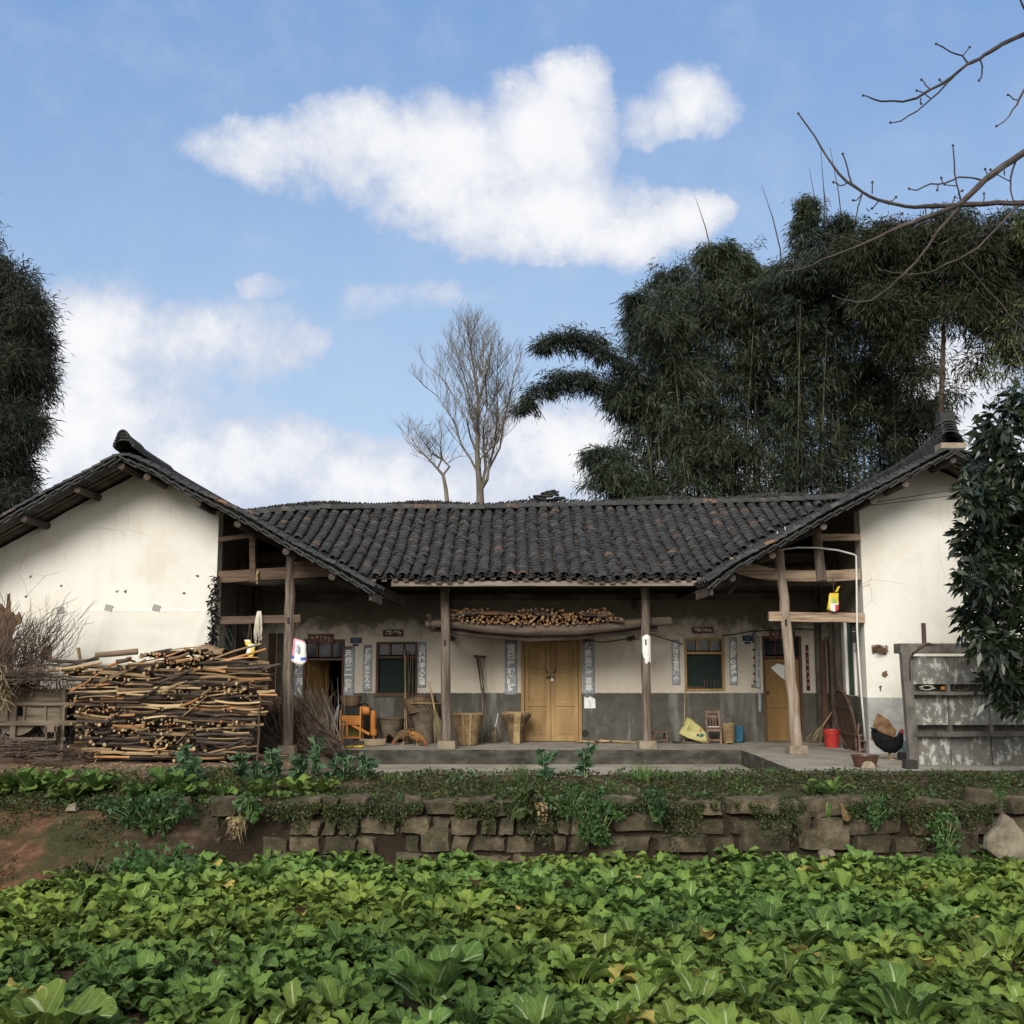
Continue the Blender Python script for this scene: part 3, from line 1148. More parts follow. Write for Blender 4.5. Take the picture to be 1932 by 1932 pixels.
# green shutters in the side walls
for x, sg, yr in ((XLW, 1, (20.5, 21.15, 1.15, 2.3)), (XRW, -1, (20.35, 20.95, 1.0, 2.35))):
    mb = MB()
    mb.box((x + sg * -.04, (yr[0] + yr[1]) / 2, (yr[2] + yr[3]) / 2), (.05, yr[1] - yr[0] - .02, yr[3] - yr[2] - .02))
    sh = hb(mb, 'shutter', M_green)
    mb = MB()
    for yy_ in (yr[0] + .03, yr[1] - .03):
        mb.box((x + sg * .012, yy_, (yr[2] + yr[3]) / 2), (.05, .06, yr[3] - yr[2]))
    hb(mb, 'frame', M_cream if sg < 0 else M_wood, sh)
for x, sg in ((XLW, 1), (XRW, -1)):
    mb = MB()
    mb.box((x - sg * .1, 22.12, 1.0), (.05, .7, 2.06))
    for yy_ in (21.78, 22.47):
        mb.box((x + sg * .012, yy_, 1.0), (.1, .06, 2.1))
    hb(mb, 'door', M_frame)

# eave board, columns, tie beams ----------------------------------------
mb = MB()
xa, xb = P(748, 1100, EY).x, P(1330, 1100, EY).x
mb.beam((xa - .1, EY + .1, EZ - .075), (xb + .1, EY + .1, EZ - .065), .05, .095, n=8, wob=.004)
hb(mb, 'eave_board', M_fascia)
mb = MB()
for yy_, zz in ((YW - 1.85, zM(.5, YW - 1.85) - .27), (YW - .9, zM(.5, YW - .9) - .27), (YW + .1, zM(.5, YW) - .30)):
    mb.tube([(-5.2 + k * 1.42, yy_, zz + .02 * math.sin(k * 2)) for k in range(9)], .085, 10, jit=.04)
hb(mb, 'purlin', M_darkwood, roof, smooth=60)


def column(px_t, py_t, px_b, py_b, Y, r0, r1, m=M_wood, plinth=.17, wob=.012):
    a, b = P(px_b, py_b, Y), P(px_t, py_t, Y)
    a.z = 0.14
    mb = MB()
    n = 12
    mb.tube([a.lerp(b, k / n) + Vector((R.uniform(-wob, wob), R.uniform(-wob, wob), 0)) * (1 if k else 0) for k in range(n + 1)],
            [r0 + (r1 - r0) * k / n for k in range(n + 1)], 14, jit=.03)
    mb.box((a.x + (b.x - a.x) * .72, a.y - r1, a.z + (b.z - a.z) * .62), (.035, .03, .11), m=1)
    c = hb(mb, 'column', [m, M_black], smooth=50)
    mb = MB()
    mb.box((a.x, a.y, .075), (plinth * 2, plinth * 2, .15), taper=.93)
    hb(mb, 'plinth', M_stone, c, bevel=.012)
    return c


YC = 20.93
c1 = column(839, 1100, 843, 1408, YC, .095, .085)
c2 = column(1216, 1100, 1221, 1408, YC, .088, .08)
c3 = column(549, 1030, 541, 1416, YG, .105, .088, plinth=.16)
c4 = column(1470, 1036, 1504, 1417, YG, .105, .083, mat('pale weathered column', (0.15, 0.115, 0.085), (0.27, 0.215, 0.165), 2.2, 0.85, 0.5, (9, 9, 0.7), 0.2, cc=(0.36, 0.31, 0.25)), plinth=.17)
c4['label'] = 'leaning pale column with bleached foot'


def tie(a, b, h, m, nm='tie_beam', wd=.11, Y=YG, n=6):
    mb = MB()
    mb.beam(P(*a, Y), P(*b, Y), wd, h, n=n, wob=.006)
    return hb(mb, nm, m, bevel=.006)


pxm = Y_px = F / YG       # picture scale on the gable plane
tie((413, 1089), (627, 1076), .21, M_brownbeam)
tie((553, 1064), (634, 1067), .09, M_brownbeam, 'block', Y=YG - .005)
tie((413, 1171), (568, 1167), .14, M_brownbeam)
tie((413, 1018), (474, 1011), .085, M_brownbeam)
mb = MB()
mb.beam(P(477, 985, YG - .02), P(477.5, 1099, YG - .02), .12, .105, n=4, wob=.005)
hb(mb, 'strut', M_brownbeam, bevel=.006)
tie((1560, 1087), (1622, 1084), .20, M_woodx)
tie((1450, 1163), (1630, 1166), .17, M_woodx)
tie((1538, 1014), (1622, 1014), .12, M_woodx)
mb = MB()      # bowed beam running out under the eave
c_pts = [(1378, 1064, .22), (1395, 1068, .27), (1420, 1077, .25), (1450, 1083, .22), (1478, 1086, .2), (1520, 1087, .2), (1562, 1087, .2)]
vs, fs = [], []
for px, py, h in c_pts:
    c = P(px, py, YG)
    for dy, dz in ((-.055, -h / 2), (.055, -h / 2), (.055, h / 2), (-.055, h / 2)):
        vs.append((c.x, c.y + dy, c.z + dz))
for i in range(len(c_pts) - 1):
    for j in range(4):
        fs.append((i * 4 + j, i * 4 + (j + 1) % 4, i * 4 + 4 + (j + 1) % 4, i * 4 + 4 + j))
fs += [(3, 2, 1, 0), tuple(len(vs) - 4 + j for j in range(4))]
mb.add(vs, fs)
hb(mb, 'tie_beam', M_woodx, bevel=.012)
mb = MB()
mb.tube([P(1536, 972, YG), P(1541, 1010, YG), P(1546, 1060, YG - .02), P(1550, 1096, YG - .04)], [.075, .085, .09, .1], 12, jit=.03)
hb(mb, 'strut', M_wood, smooth=50)
# beams back to the wall from the porch columns, wall plate, hip rafters
for px in (839, 1216):
    mb = MB()
    x = P(px, 1110, YC).x
    mb.beam((x, YC, 2.72), (x, YW, 2.78), .1, .16)
    hb(mb, 'tie_beam', M_darkwood)
mb = MB()
mb.beam((XLW + .01, YW - .06, 2.92), (XRW - .01, YW - .06, 2.96), .1, .13, n=8, wob=.006)
hb(mb, 'wall_plate', M_darkwood)
mb = MB()
mb.beam(P(640, 1075, YG - .3), P(792, 1150, 21.9), .07, .16)
hb(mb, 'rafter', M_darkwood)
mb = MB()
mb.beam((LX[-1] - .03, YV + .05, LZ[-1] - .21), (LX[-1] - .03, EY + .15, LZ[-1] - .21), .05, .13)
hb(mb, 'rafter', M_darkwood)
mb = MB()
mb.beam((RX[0] + .03, YV + .05, RZ[0] - .21), (RX[0] + .03, EY + .15, RZ[0] - .21), .05, .13)
hb(mb, 'rafter', M_darkwood)
mb = MB()
mb.tube([P(1386, 1060, YG + .1), P(1372, 1092, YG + .35), P(1352, 1110, 20.6)], .04, 8)
hb(mb, 'rafter', M_darkwood)
mb = MB()
mb.tube([P(1400, 1072, YG + .1), P(1392, 1098, YG + .35), P(1375, 1120, 20.6)], .04, 8)
hb(mb, 'rafter', M_darkwood)
# cat hole beside the main door, repaired patches, eroded corners
mb = MB()
mb.disc(P(1104, 1384, YW - .004), .075, 14, 0, Matrix.Rotation(PI / 2, 4, 'X'))
hb(mb, 'cat_hole', M_black)


def patch(name, outline_px, Y, m, th=.012, n_sub=2):
    """ragged patch let into a wall face"""
    pl = [P(a, b, Y) for a, b in outline_px]
    out = []
    for i in range(len(pl)):
        a, b = pl[i], pl[(i + 1) % len(pl)]
        for q in range(n_sub):
            p = a.lerp(b, q / n_sub)
            out.append((p.x + R.uniform(-.012, .012), p.z + R.uniform(-.012, .012)))
    mb = MB()
    mb.poly(out, Y - th, Y + .01)
    return hb(mb, name, m)


patch('wall_hole', [(-10, 1290), (-10, 1140), (4, 1138), (12, 1150), (14, 1122), (19, 1120), (21, 1140), (20, 1152), (30, 1160), (36, 1154), (43, 1166), (40, 1176), (30, 1180), (22, 1200), (26, 1290)], YG, M_adobe)
patch('wall_hole', [(82, 1245), (80, 1228), (84, 1219), (98, 1217), (98, 1245)], YG, M_adobe, .02)
patch('wall_hole', [(1642, 1395), (1648, 1362), (1655, 1345), (1664, 1350), (1678, 1358), (1684, 1370), (1690, 1378), (1688, 1392), (1676, 1400), (1660, 1402)], YG, mat('bare brick clay', (0.10, 0.055, 0.028), (0.24, 0.145, 0.075), 11, .95, .9, cc=(0.32, 0.2, 0.11)), .015)
patch('wall_chip', [(1665, 1268), (1672, 1266), (1675, 1273), (1670, 1279), (1664, 1274)], YG, M_adobe, .006)
patch('wall_chip', [(1659, 1295), (1663, 1293), (1663, 1301), (1660, 1305)], YG, M_adobe, .006)
for a, b in ((372, 1086), (221, 1116), (237, 1116), (347, 1119), (58, 1088), (115, 1105), (49, 1125)):
    patch('wall_chip', [(a - 3, b), (a, b - 2.2), (a + 3, b - 1.5), (a + 2.5, b + 2), (a - 1, b + 2.4)], YG, M_adobe, .006)
patch('wall_chip', [(768, 1360), (770, 1351), (785, 1350), (800, 1352), (803, 1364), (795, 1372), (780, 1370)], YW, M_adobe, .006)
# ------------------------------------------------------------------ foliage materials
def leaf_mat(name, ca, cb, rough=0.5, spec=0.35, trans=0.25, var=0.5, patch=None, cc=None):
    m, t, b = base(name, rough, spec)
    r = rnd(t)
    st = [(0.0, ca), (0.8 if cc else 1.0, cb)] + ([(1.0, cc)] if cc else [])
    c = ramp(t, r, st)
    if patch:
        g = N(t, 'ShaderNodeNewGeometry')
        n = N(t, 'ShaderNodeTexNoise')
        n.inputs['Scale'].default_value = patch[0]
        n.inputs['Detail'].default_value = 3
        t.links.new(g.outputs['Position'], n.inputs['Vector'])
        c = mixc(t, smooth(t, n.outputs[0], 0.38, 0.62), c, patch[1], 'MULTIPLY')
    v = math_(t, 'ADD', 1 - var / 2, math_(t, 'MULTIPLY', orand(t), var))
    c = vscale(t, c, v)
    t.links.new(c, b.inputs['Base Color'])
    out = t.nodes['Material Output']
    tr = N(t, 'ShaderNodeBsdfTranslucent')
    t.links.new(c, tr.inputs['Color'])
    mx = N(t, 'ShaderNodeMixShader')
    mx.inputs[0].default_value = trans
    t.links.new(b.outputs[0], mx.inputs[1])
    t.links.new(tr.outputs[0], mx.inputs[2])
    t.links.new(mx.outputs[0], out.inputs['Surface'])
    return m


def veined_leaf(name, ca, cb, vein, rough=0.5, veinw=0.035, patch=True):
    """broad crop leaf: pale midrib and side veins follow the leaf's own uv"""
    m, t, b = base(name, .74, 0.14)
    uv = N(t, 'ShaderNodeUVMap')
    s = N(t, 'ShaderNodeSeparateXYZ')
    t.links.new(uv.outputs[0], s.inputs[0])
    au = math_(t, 'ABSOLUTE', math_(t, 'SUBTRACT', s.outputs[0], 0.5))
    mid = smooth(t, math_(t, 'ADD', au, math_(t, 'MULTIPLY', s.outputs[1], 0.02)), veinw + .03, veinw * 0.4)
    ph = math_(t, 'FRACT', math_(t, 'ADD', math_(t, 'MULTIPLY', s.outputs[1], 6.5), math_(t, 'MULTIPLY', au, -3.6)))
    sv = smooth(t, math_(t, 'ABSOLUTE', math_(t, 'SUBTRACT', ph, 0.5)), 0.10, 0.01)
    sv = math_(t, 'MULTIPLY', sv, 0.38)
    vn = math_(t, 'MAXIMUM', mid, sv)
    c = ramp(t, rnd(t), [(0.0, ca), (1.0, cb)])
    n = nz(t, 14, 4, 0.6)
    c = mixc(t, math_(t, 'MULTIPLY', smooth(t, n, 0.4, 0.7), 0.45), c, tuple(x * 0.6 for x in ca))
    if patch:
        g = N(t, 'ShaderNodeNewGeometry')
        q = N(t, 'ShaderNodeTexNoise')
        q.inputs['Scale'].default_value = 0.33
        q.inputs['Detail'].default_value = 2
        t.links.new(g.outputs['Position'], q.inputs['Vector'])
        c = mixc(t, smooth(t, q.outputs[0], 0.40, 0.60), mixc(t, 1.0, c, (0.78, 0.92, 0.92), 'MULTIPLY'), mixc(t, 1.0, c, (1.16, 1.06, 0.82), 'MULTIPLY'))
    v = math_(t, 'ADD', 0.72, math_(t, 'MULTIPLY', orand(t), 0.5))
    c = vscale(t, c, v)
    c = mixc(t, math_(t, 'MULTIPLY', vn, 0.75), c, vein)
    t.links.new(c, b.inputs['Base Color'])
    bump(t, b, math_(t, 'ADD', math_(t, 'MULTIPLY', vn, -0.6), n), 0.5, 0.012)
    out = t.nodes['Material Output']
    tr = N(t, 'ShaderNodeBsdfTranslucent')
    t.links.new(c, tr.inputs['Color'])
    mx = N(t, 'ShaderNodeMixShader')
    mx.inputs[0].default_value = 0.22
    t.links.new(b.outputs[0], mx.inputs[1])
    t.links.new(tr.outputs[0], mx.inputs[2])
    t.links.new(mx.outputs[0], out.inputs['Surface'])
    return m


M_crop = veined_leaf('mustard leaf', (0.048, 0.088, 0.021), (0.150, 0.218, 0.048), (0.29, 0.36, 0.16))
M_crop2 = veined_leaf('light mustard leaf', (0.10, 0.165, 0.036), (0.17, 0.245, 0.056), (0.40, 0.46, 0.25), veinw=.06)
M_yell = veined_leaf('yellowed leaf', (0.30, 0.26, 0.07), (0.42, 0.33, 0.085), (0.45, 0.40, 0.17), patch=False)
M_brown = veined_leaf('withered leaf', (0.12, 0.075, 0.035), (0.27, 0.19, 0.09), (0.30, 0.24, 0.14), patch=False)
M_stalk = mat('pale green stalk', (0.16, 0.24, 0.07), (0.30, 0.38, 0.16), 6, 0.5, 0.1)
M_weed = leaf_mat('weed leaf', (0.022, 0.034, 0.012), (0.060, 0.088, 0.026), patch=(1.1, (1.15, 1.0, 0.85)), cc=(0.095, 0.085, 0.035))
M_weedg = leaf_mat('fresh weed leaf', (0.028, 0.070, 0.020), (0.065, 0.135, 0.035))
M_bean = leaf_mat('bean leaf', (0.035, 0.080, 0.038), (0.075, 0.145, 0.065), rough=.6)
M_grass = leaf_mat('grass blade', (0.05, 0.10, 0.025), (0.11, 0.18, 0.05))
M_dry = leaf_mat('dry grass', (0.16, 0.11, 0.05), (0.33, 0.25, 0.13))
M_bamboo = leaf_mat('bamboo leaf', (0.011, 0.019, 0.014), (0.030, 0.042, 0.025), trans=.15, var=.6, patch=(0.22, (1.4, 1.3, 0.95)), cc=(0.072, 0.075, 0.038))
M_cedar = leaf_mat('cedar spray', (0.011, 0.016, 0.010), (0.026, 0.032, 0.018), rough=.8, trans=.1, cc=(0.045, 0.042, 0.022))
M_cypress = leaf_mat('cypress spray', (0.015, 0.022, 0.009), (0.038, 0.044, 0.016), rough=.7, trans=.12, cc=(0.062, 0.06, 0.026))
M_ever = leaf_mat('glossy evergreen leaf', (0.010, 0.019, 0.010), (0.026, 0.043, 0.018), rough=.32, spec=.5, trans=.1, cc=(0.05, 0.07, 0.026))
M_willow = leaf_mat('pale sparse leaf', (0.05, 0.07, 0.02), (0.10, 0.12, 0.04), trans=.25)
M_bark = mat('grey bark', (0.07, 0.06, 0.05), (0.16, 0.145, 0.125), 5, .9, .5, (3, 3, .6))
M_palebark = mat('pale smooth bark', (0.09, 0.075, 0.058), (0.19, 0.165, 0.13), 4, .9, .3, (2, 2, .6), var=.2)
M_redbark = mat('brown trunk bark', (0.045, 0.032, 0.023), (0.12, 0.085, 0.062), 5, .9, .5, (3, 3, .5))
M_culm = mat('bamboo culm', (0.03, 0.032, 0.016), (0.085, 0.08, 0.045), 3, .6, .1, (1, 1, 1), var=.6)
M_twig = mat('dark bare twig', (0.030, 0.024, 0.022), (0.085, 0.070, 0.062), 6, .85, .4)
M_rock = mat('wall stone', (0.022, 0.018, 0.011), (0.070, 0.056, 0.035), 4.5, .95, .9, var=.7, cc=(0.15, 0.123, 0.083), lo=.25, hi=.72, dist=.02)


def leafmesh(mb, base_, az_, el, L, Wd, curl=1.0, lobes=3, wav=.12, m=0, ms=1, r=None, petiole=.3, nu=4, nv=8):
    """one broad leaf: petiole, then a wavy blade bending over along its midrib"""
    base_ = Vector(base_)
    hd = Vector((math.cos(az_), math.sin(az_), 0))
    sd_ = Vector((-hd.y, hd.x, 0))
    r = R.random() if r is None else r
    ph = R.uniform(0, 6)
    p = base_.copy()
    ang = el
    mids, tang = [], []
    ts = [1 - (1 - k / nv) ** 1.6 for k in range(nv + 1)]
    for k in range(nv + 1):
        mids.append(p.copy())
        tang.append(ang)
        if k < nv:
            dt = ts[k + 1] - ts[k]
            p = p + (hd * math.cos(ang) + Vector((0, 0, math.sin(ang)))) * (L * dt)
            ang -= curl * dt * (0.5 + 1.3 * ts[k])
    tw = R.uniform(-.35, .35)
    vs, uv = [], []
    for k in range(nv + 1):
        t = ts[k]
        if t < petiole:
            wk = .045 + .03 * t
        else:
            q = (t - petiole) / (1 - petiole)
            wk = max(0.0, 1 - ((q - .56) / .47) ** 2) ** .5 if q > .12 else .30 * (q / .12) + .05
            wk = max(wk, .10 if q < 1 else .16) * (1 + .17 * math.sin(q * lobes * 6.28 + ph))
        up = Vector((0, 0, 1)) * math.cos(tang[k]) - hd * math.sin(tang[k])
        sk = sd_ * math.cos(tw * t) + up * math.sin(tw * t)
        for i in range(nu + 1):
            u = i / nu * 2 - 1
            z = (.20 * abs(u) ** 1.4 * wk + (wav * math.sin(t * 13 + ph + u * 1.3) * abs(u) ** 2 if t > petiole else 0)) * Wd
            vs.append(mids[k] + sk * (u * wk * Wd / 2) + up * z)
            uv.append((i / nu, t))
    K = nu + 1
    fs = [(k * K + i, k * K + i + 1, (k + 1) * K + i + 1, (k + 1) * K + i) for k in range(nv) for i in range(nu)]
    mb.add(vs, fs, m, r, uv)


def crop_mesh(n, L, Wd, el=(.5, 1.35), m=0, yellow=.04, curl=(.9, 1.9), lobes=3, wav=.13, petiole=.28, h0=.03, nu=4, nv=12):
    mb = MB()
    for i in range(n):
        k = i / n
        a = i * 2.4 + R.uniform(-.3, .3)
        e = el[0] + (el[1] - el[0]) * k + R.uniform(-.12, .12)
        mm = m
        if R.random() < yellow:
            mm = 2 if R.random() < .45 else 3
        leafmesh(mb, (math.cos(a) * .02, math.sin(a) * .02, h0 * k), a, e, L * R.uniform(.75, 1.15), Wd * R.uniform(.8, 1.2),
                 R.uniform(*curl), lobes, wav, mm, petiole=petiole, nu=nu, nv=nv)
    return mb


CROPM = [M_crop, M_crop2, M_yell, M_brown]
protos = []
for i in range(9):
    mbp = crop_mesh(R.randint(26, 34), R.uniform(.20, .33), R.uniform(.082, .128), (.35, 1.42), 0, .010 if i % 3 else .04, (.8, 2.1), R.choice((4, 5, 6)))
    protos.append(mbp)
light = [crop_mesh(22, .32, .135, (.45, 1.4), 1, .03, (.8, 2.0), 5) for i in range(3)]
GRP = 'mustard greens of the field'
LBL = 'leafy mustard green plant in the dense field before the stone wall'
spots = []
y = 7.2
while y < 14.55:
    half = y * (966 / F) * 1.04 + .45
    x = -half
    while x < half:
        xx, yy_ = x + R.uniform(-.15, .15), y + R.uniform(-.15, .15)
        lim = bank_base(xx) - .12
        if yy_ < lim and math.hypot(xx + .62, yy_ - 8.75) > .38:
            spots.append((xx, yy_))
        x += .40
    y += .345
spots.sort(key=lambda s: s[1])
first = {}
rest = MB()
for i, (x, y) in enumerate(spots):
    lightp = noise.noise(Vector((x * .35, y * .5, 4))) > .30 and R.random() < .6 or R.random() < .07
    pi_ = R.randrange(len(light)) if lightp else R.randrange(len(protos))
    src = (light if lightp else protos)[pi_]
    rz, sc = R.uniform(0, 6.28), R.uniform(.76, 1.2)
    if i < 300:
        key = (lightp, pi_)
        if key not in first:
            o = src.build('mustard_plant', CROPM, smooth=180)
            first[key] = o
            tag(o, LBL, 'plant', GRP)
        else:
            o = first[key].copy()
            COL.objects.link(o)
        o.location = (x, y, H(x, y) - .01)
        o.rotation_euler = (R.uniform(-.12, .12), R.uniform(-.12, .12), rz)
        o.scale = (sc, sc, sc * R.uniform(.9, 1.1))
    else:
        M_ = Matrix.Translation((x, y, H(x, y) - .01)) @ Matrix.Rotation(rz, 4, 'Z') @ Matrix.Scale(sc, 4)
        off = len(rest.v)
        rest.v.extend([tuple(M_ @ Vector(v)) for v in src.v])
        rest.f.extend([tuple(q + off for q in f) for f in src.f])
        rest.m.extend(src.m)
        rest.r.extend(src.r)
        for q, w_ in src.uv.items():
            rest.uv[off + q] = w_
if rest.v:
    tag(rest.build('mustard_field', CROPM, smooth=180), kind='stuff')
# plants of the field that stand out
for x, y, lab, n, L, Wd, m, cu, lob, pet, nm, cat in (
        (-.62, 8.75, 'tall broad-leaved mustard plant with pale ribs, biggest in the field centre', 11, .60, .30, 1, (.7, 1.3), 2, .3, 'mustard_plant', 'plant'),
        (-3.05, 7.75, 'pale yellow-green cabbage at the near left edge of the field', 10, .5, .36, 1, (.9, 1.6), 2, .22, 'cabbage', 'plant'),
        (2.75, 8.15, 'spiky mizuna plant with thin white ribs in the near field', 16, .52, .16, 1, (.8, 1.6), 5, .25, 'mizuna_plant', 'plant'),
        (.18, 7.75, 'mizuna plant with narrow notched leaves at the bottom edge of the field', 16, .46, .14, 1, (.9, 1.7), 5, .25, 'mizuna_plant', 'plant')):
    mb = crop_mesh(n, L, Wd, (.7, 1.4), m, 0, cu, lob, .12, pet, nu=6, nv=10)
    o = mb.build(nm, CROPM, smooth=180)
    o.location = (x, y, H(x, y))
    tag(o, lab, cat)
for i, (x, y) in enumerate(((1.42, 8.95), (-3.62, 8.6), (.62, 12.5), (2.45, 9.7), (3.4, 9.4), (-2.1, 11.3), (4.3, 12.2), (1.75, 10.3), (-.4, 12.6))):
    mb = MB()
    leafmesh(mb, (0, 0, 0), R.uniform(4.0, 5.4), 1.15, .26, .15, 1.2, 2, .1, 2 if i % 3 != 2 else 3, petiole=.3)
    leafmesh(mb, (0, 0, 0), R.uniform(3.3, 6.0), .95, .22, .13, 1.3, 2, .1, 2 if i % 2 else 1, petiole=.3)
    o = mb.build('yellow_leaf', CROPM, smooth=180)
    o.location = (x, y, H(x, y) + .10)
    tag(o, 'yellowed mustard leaves standing out among the green field', 'leaf', 'yellow leaves in the field')

# ------------------------------------------------------------------ retaining wall
mb = MB()
zrow = -1.1
row = 0
while zrow < -.33:
    h = R.uniform(.13, .25)
    x = -4.9 + R.uniform(0, .3)
    while x < 8.4:
        L = R.uniform(.20, .80) if x > 1 else R.uniform(.18, .52)
        skip = (x < -3.2 and R.random() < .6) or (x < 0 and R.random() < .07) or R.random() < .03
        skip = skip or (zrow > -.52 and noise.noise(Vector((x * .9, 2, 0))) > (.34 if x > 2 else .22))
        if not skip:
            hh = h * R.uniform(.95, 1.06)
            if R.random() < .10:
                hh *= 1.5
            yf = 14.53 + (zrow + 1.2) * .19 + R.uniform(-.04, .045)
            cs = [(R.uniform(-.045, .045), R.uniform(-.035, .035)) for _ in range(4)]
            sd_ = R.uniform(0, 99)
            zr, xr, Lr = zrow, x, L
            tl = R.uniform(-.05, .05)

            def st(u, v, cs=cs, zr=zr, xr=xr, Lr=Lr, hh=hh, yf=yf, sd_=sd_, tl=tl):
                a, b, c, d = cs
                dx = (a[0] * (1 - u) + b[0] * u) * (1 - v) + (c[0] * (1 - u) + d[0] * u) * v
                dz = (a[1] * (1 - u) + b[1] * u) * (1 - v) + (c[1] * (1 - u) + d[1] * u) * v
                e = min(u, 1 - u) * Lr
                f = min(v, 1 - v) * hh
                ed = max(0, 1 - min(e, f) / .03)
                bk = ed ** 2 * .04 + (.16 if min(u, 1 - u, v, 1 - v) < 1e-6 else 0)
                k = 1.05
                nn = noise.noise(Vector((xr * 3 + u * Lr * 5, v * hh * 5, sd_))) * .045 + noise.noise(Vector((u * Lr * 14, v * hh * 14, sd_))) * .012
                rx_ = .018 * noise.noise(Vector((u * 4, v * 4, sd_ + 3)))
                return Vector((xr + Lr * (.02 + k * u) + dx + rx_, yf + bk + nn + tl * (u - .5), zr + hh * (.0 + k * v) + dz + rx_))
            mb.sheet(st, 9, 7)
        x += L * R.uniform(1.0, 1.06)
    zrow += h * 1.0
    row += 1
_t = M_rock.node_tree
_b = _t.nodes['Principled BSDF']
_l = _b.inputs['Base Color'].links[0].from_socket
_n = nz(_t, 3.2, 8, .68)
_n2 = nz(_t, 18, 6, .7)
_c = mixc(_t, math_(_t, 'MULTIPLY', smooth(_t, _n, .48, .62), .75), _l, (0.028, 0.030, 0.014))
_c = mixc(_t, math_(_t, 'MULTIPLY', smooth(_t, _n2, .58, .70), .5), _c, (0.17, 0.145, 0.11))
_t.links.new(_c, _b.inputs['Base Color'])
w_ = mb.build('stone_wall', M_rock, smooth=40)
tag(w_, 'low dry stone retaining wall of rough brown blocks between field and yard', 'wall')


def boulder(name, outline, Y, depth, m, lab, cat='rock', tilt=.3):
    """slab of rock with a flat face, from its measured outline"""
    pl = [P(a, b, Y) for a, b in outline]
    c = sum(pl, Vector()) / len(pl)
    mb = MB()
    rings = ((0.72, -depth * .5), (.95, -depth * .38), (1.0, 0), (.9, depth * .5), (.5, depth))
    n = len(pl)
    vs = []
    for s, dy in rings:
        for p in pl:
            q = c + (p - c) * s
            q.y = Y + dy + (q.z - c.z) * tilt + .03 * noise.noise(q * 6)
            vs.append(q)
    fs = [tuple(reversed(range(n)))[::-1]]
    for k in range(len(rings) - 1):
        for j in range(n):
            fs.append((k * n + j, k * n + (j + 1) % n, (k + 1) * n + (j + 1) % n, (k + 1) * n + j))
    fs.append(tuple(reversed(range((len(rings) - 1) * n, len(rings) * n))))
    mb.add(vs, fs)
    o = mb.build(name, m, loc=(c.x, Y, pl[0].z), org=(c.x, Y, pl[0].z), smooth=35)
    return tag(o, lab, cat)


M_slab = mat('pale slab rock', (0.075, 0.064, 0.045), (0.17, 0.145, 0.105), 5, .95, .8, var=.1, cc=(0.24, 0.205, 0.155), dist=.02)
boulder('rock_slab', [(1853, 1600), (1857, 1580), (1852, 1597), (1870, 1568), (1885, 1556), (1897, 1534), (1913, 1545), (1922, 1560), (1940, 1580), (1932, 1612), (1915, 1624), (1880, 1618)][0:2] + [(1870, 1568), (1885, 1556), (1897, 1534), (1913, 1545), (1922, 1560), (1940, 1580), (1932, 1612), (1915, 1626), (1880, 1622)], 14.25, .16, M_slab, 'large pale flat rock leaning at the right end of the stone wall')
boulder('rock', [(1545, 1622), (1543, 1608), (1556, 1600), (1572, 1604), (1578, 1622)], 14.3, .12, M_slab, 'small rounded stone at the wall foot behind the crop')
boulder('rock', [(125, 1530), (130, 1518), (143, 1514), (147, 1530)], 14.75, .08, M_slab, 'small pale stone bedded in the earth bank')

# ------------------------------------------------------------------ weeds
n = 62000
X = NR.uniform(-8.2, 9.2, n)
Yp = 14.75 + NR.beta(1.2, 1.5, n) * 2.1
keep = []
hz_ = np.zeros(n)
for i in range(n):
    d = noise.noise(Vector((X[i] * 1.1, Yp[i] * 1.4, 5))) + .5 * noise.noise(Vector((X[i] * 4, Yp[i] * 4, 2)))
    ok = d > -.32
    if X[i] > 4.1 and Yp[i] > 16.55:
        ok = False
    if -2.8 < X[i] < 4.2 and Yp[i] > 17.1:
        ok = False
    if X[i] > 4.5 and d < -.05:
        ok = False
    keep.append(ok)
    if ok:
        hz_[i] = H(X[i], Yp[i])
keep = np.array(keep)
C = np.stack([X, Yp, hz_ + NR.uniform(0, .07, n)], 1)[keep]
D = NR.normal(size=(len(C), 3))
D[:, 2] = np.abs(D[:, 2]) * .7
D[:, 1] -= .3
L = NR.uniform(.014, .045, len(C)) * NR.choice([1, 1, 1.6], len(C))
tag(quads('weeds', leafquads(C, D, L, L * .6), NR.random(len(C)), M_weed), kind='stuff')
# grass and weed roots hanging over the wall top and on its face
n = 34000
X = NR.uniform(-8, 9, n)
dens = np.array([noise.noise(Vector((x * 1.6, 7, 1))) + .5 * noise.noise(Vector((x * 5, 3, 1))) for x in X])
drop = np.clip(dens + .22, 0, 1) * NR.beta(1, 1.9, n) * 1.15
keep = dens > -.16
X, drop = X[keep], drop[keep]
zz = -.24 - drop * .75
yw = np.array([14.50 + (z + 1.2) * .22 if x > -3.6 else bank_base(x) + (bank_top(x) - bank_base(x)) * max(0.02, (z + 1.2) / .96) ** 1.2 for x, z in zip(X, zz)])
C = np.stack([X, yw - NR.uniform(.0, .09, len(X)), zz + NR.uniform(0, .05, len(X))], 1)
D = NR.normal(size=(len(C), 3)) * .8
D[:, 1] -= .8
D[:, 2] -= .4
L = NR.uniform(.02, .055, len(C))
tag(quads('hanging_weeds', leafquads(C, D, L, L * .55), NR.random(len(C)), M_weed), kind='stuff')
n = 16000
X = NR.uniform(-8.4, -3.4, n)
Yp = NR.uniform(13.0, 15.3, n)
ok = np.array([noise.noise(Vector((x * .9, y * 1.2, 8))) + .6 * noise.noise(Vector((x * 3.5, y * 3.5, 4))) + .35 * (y - 14.3) > .05 and y > bank_base(x) for x, y in zip(X, Yp)])
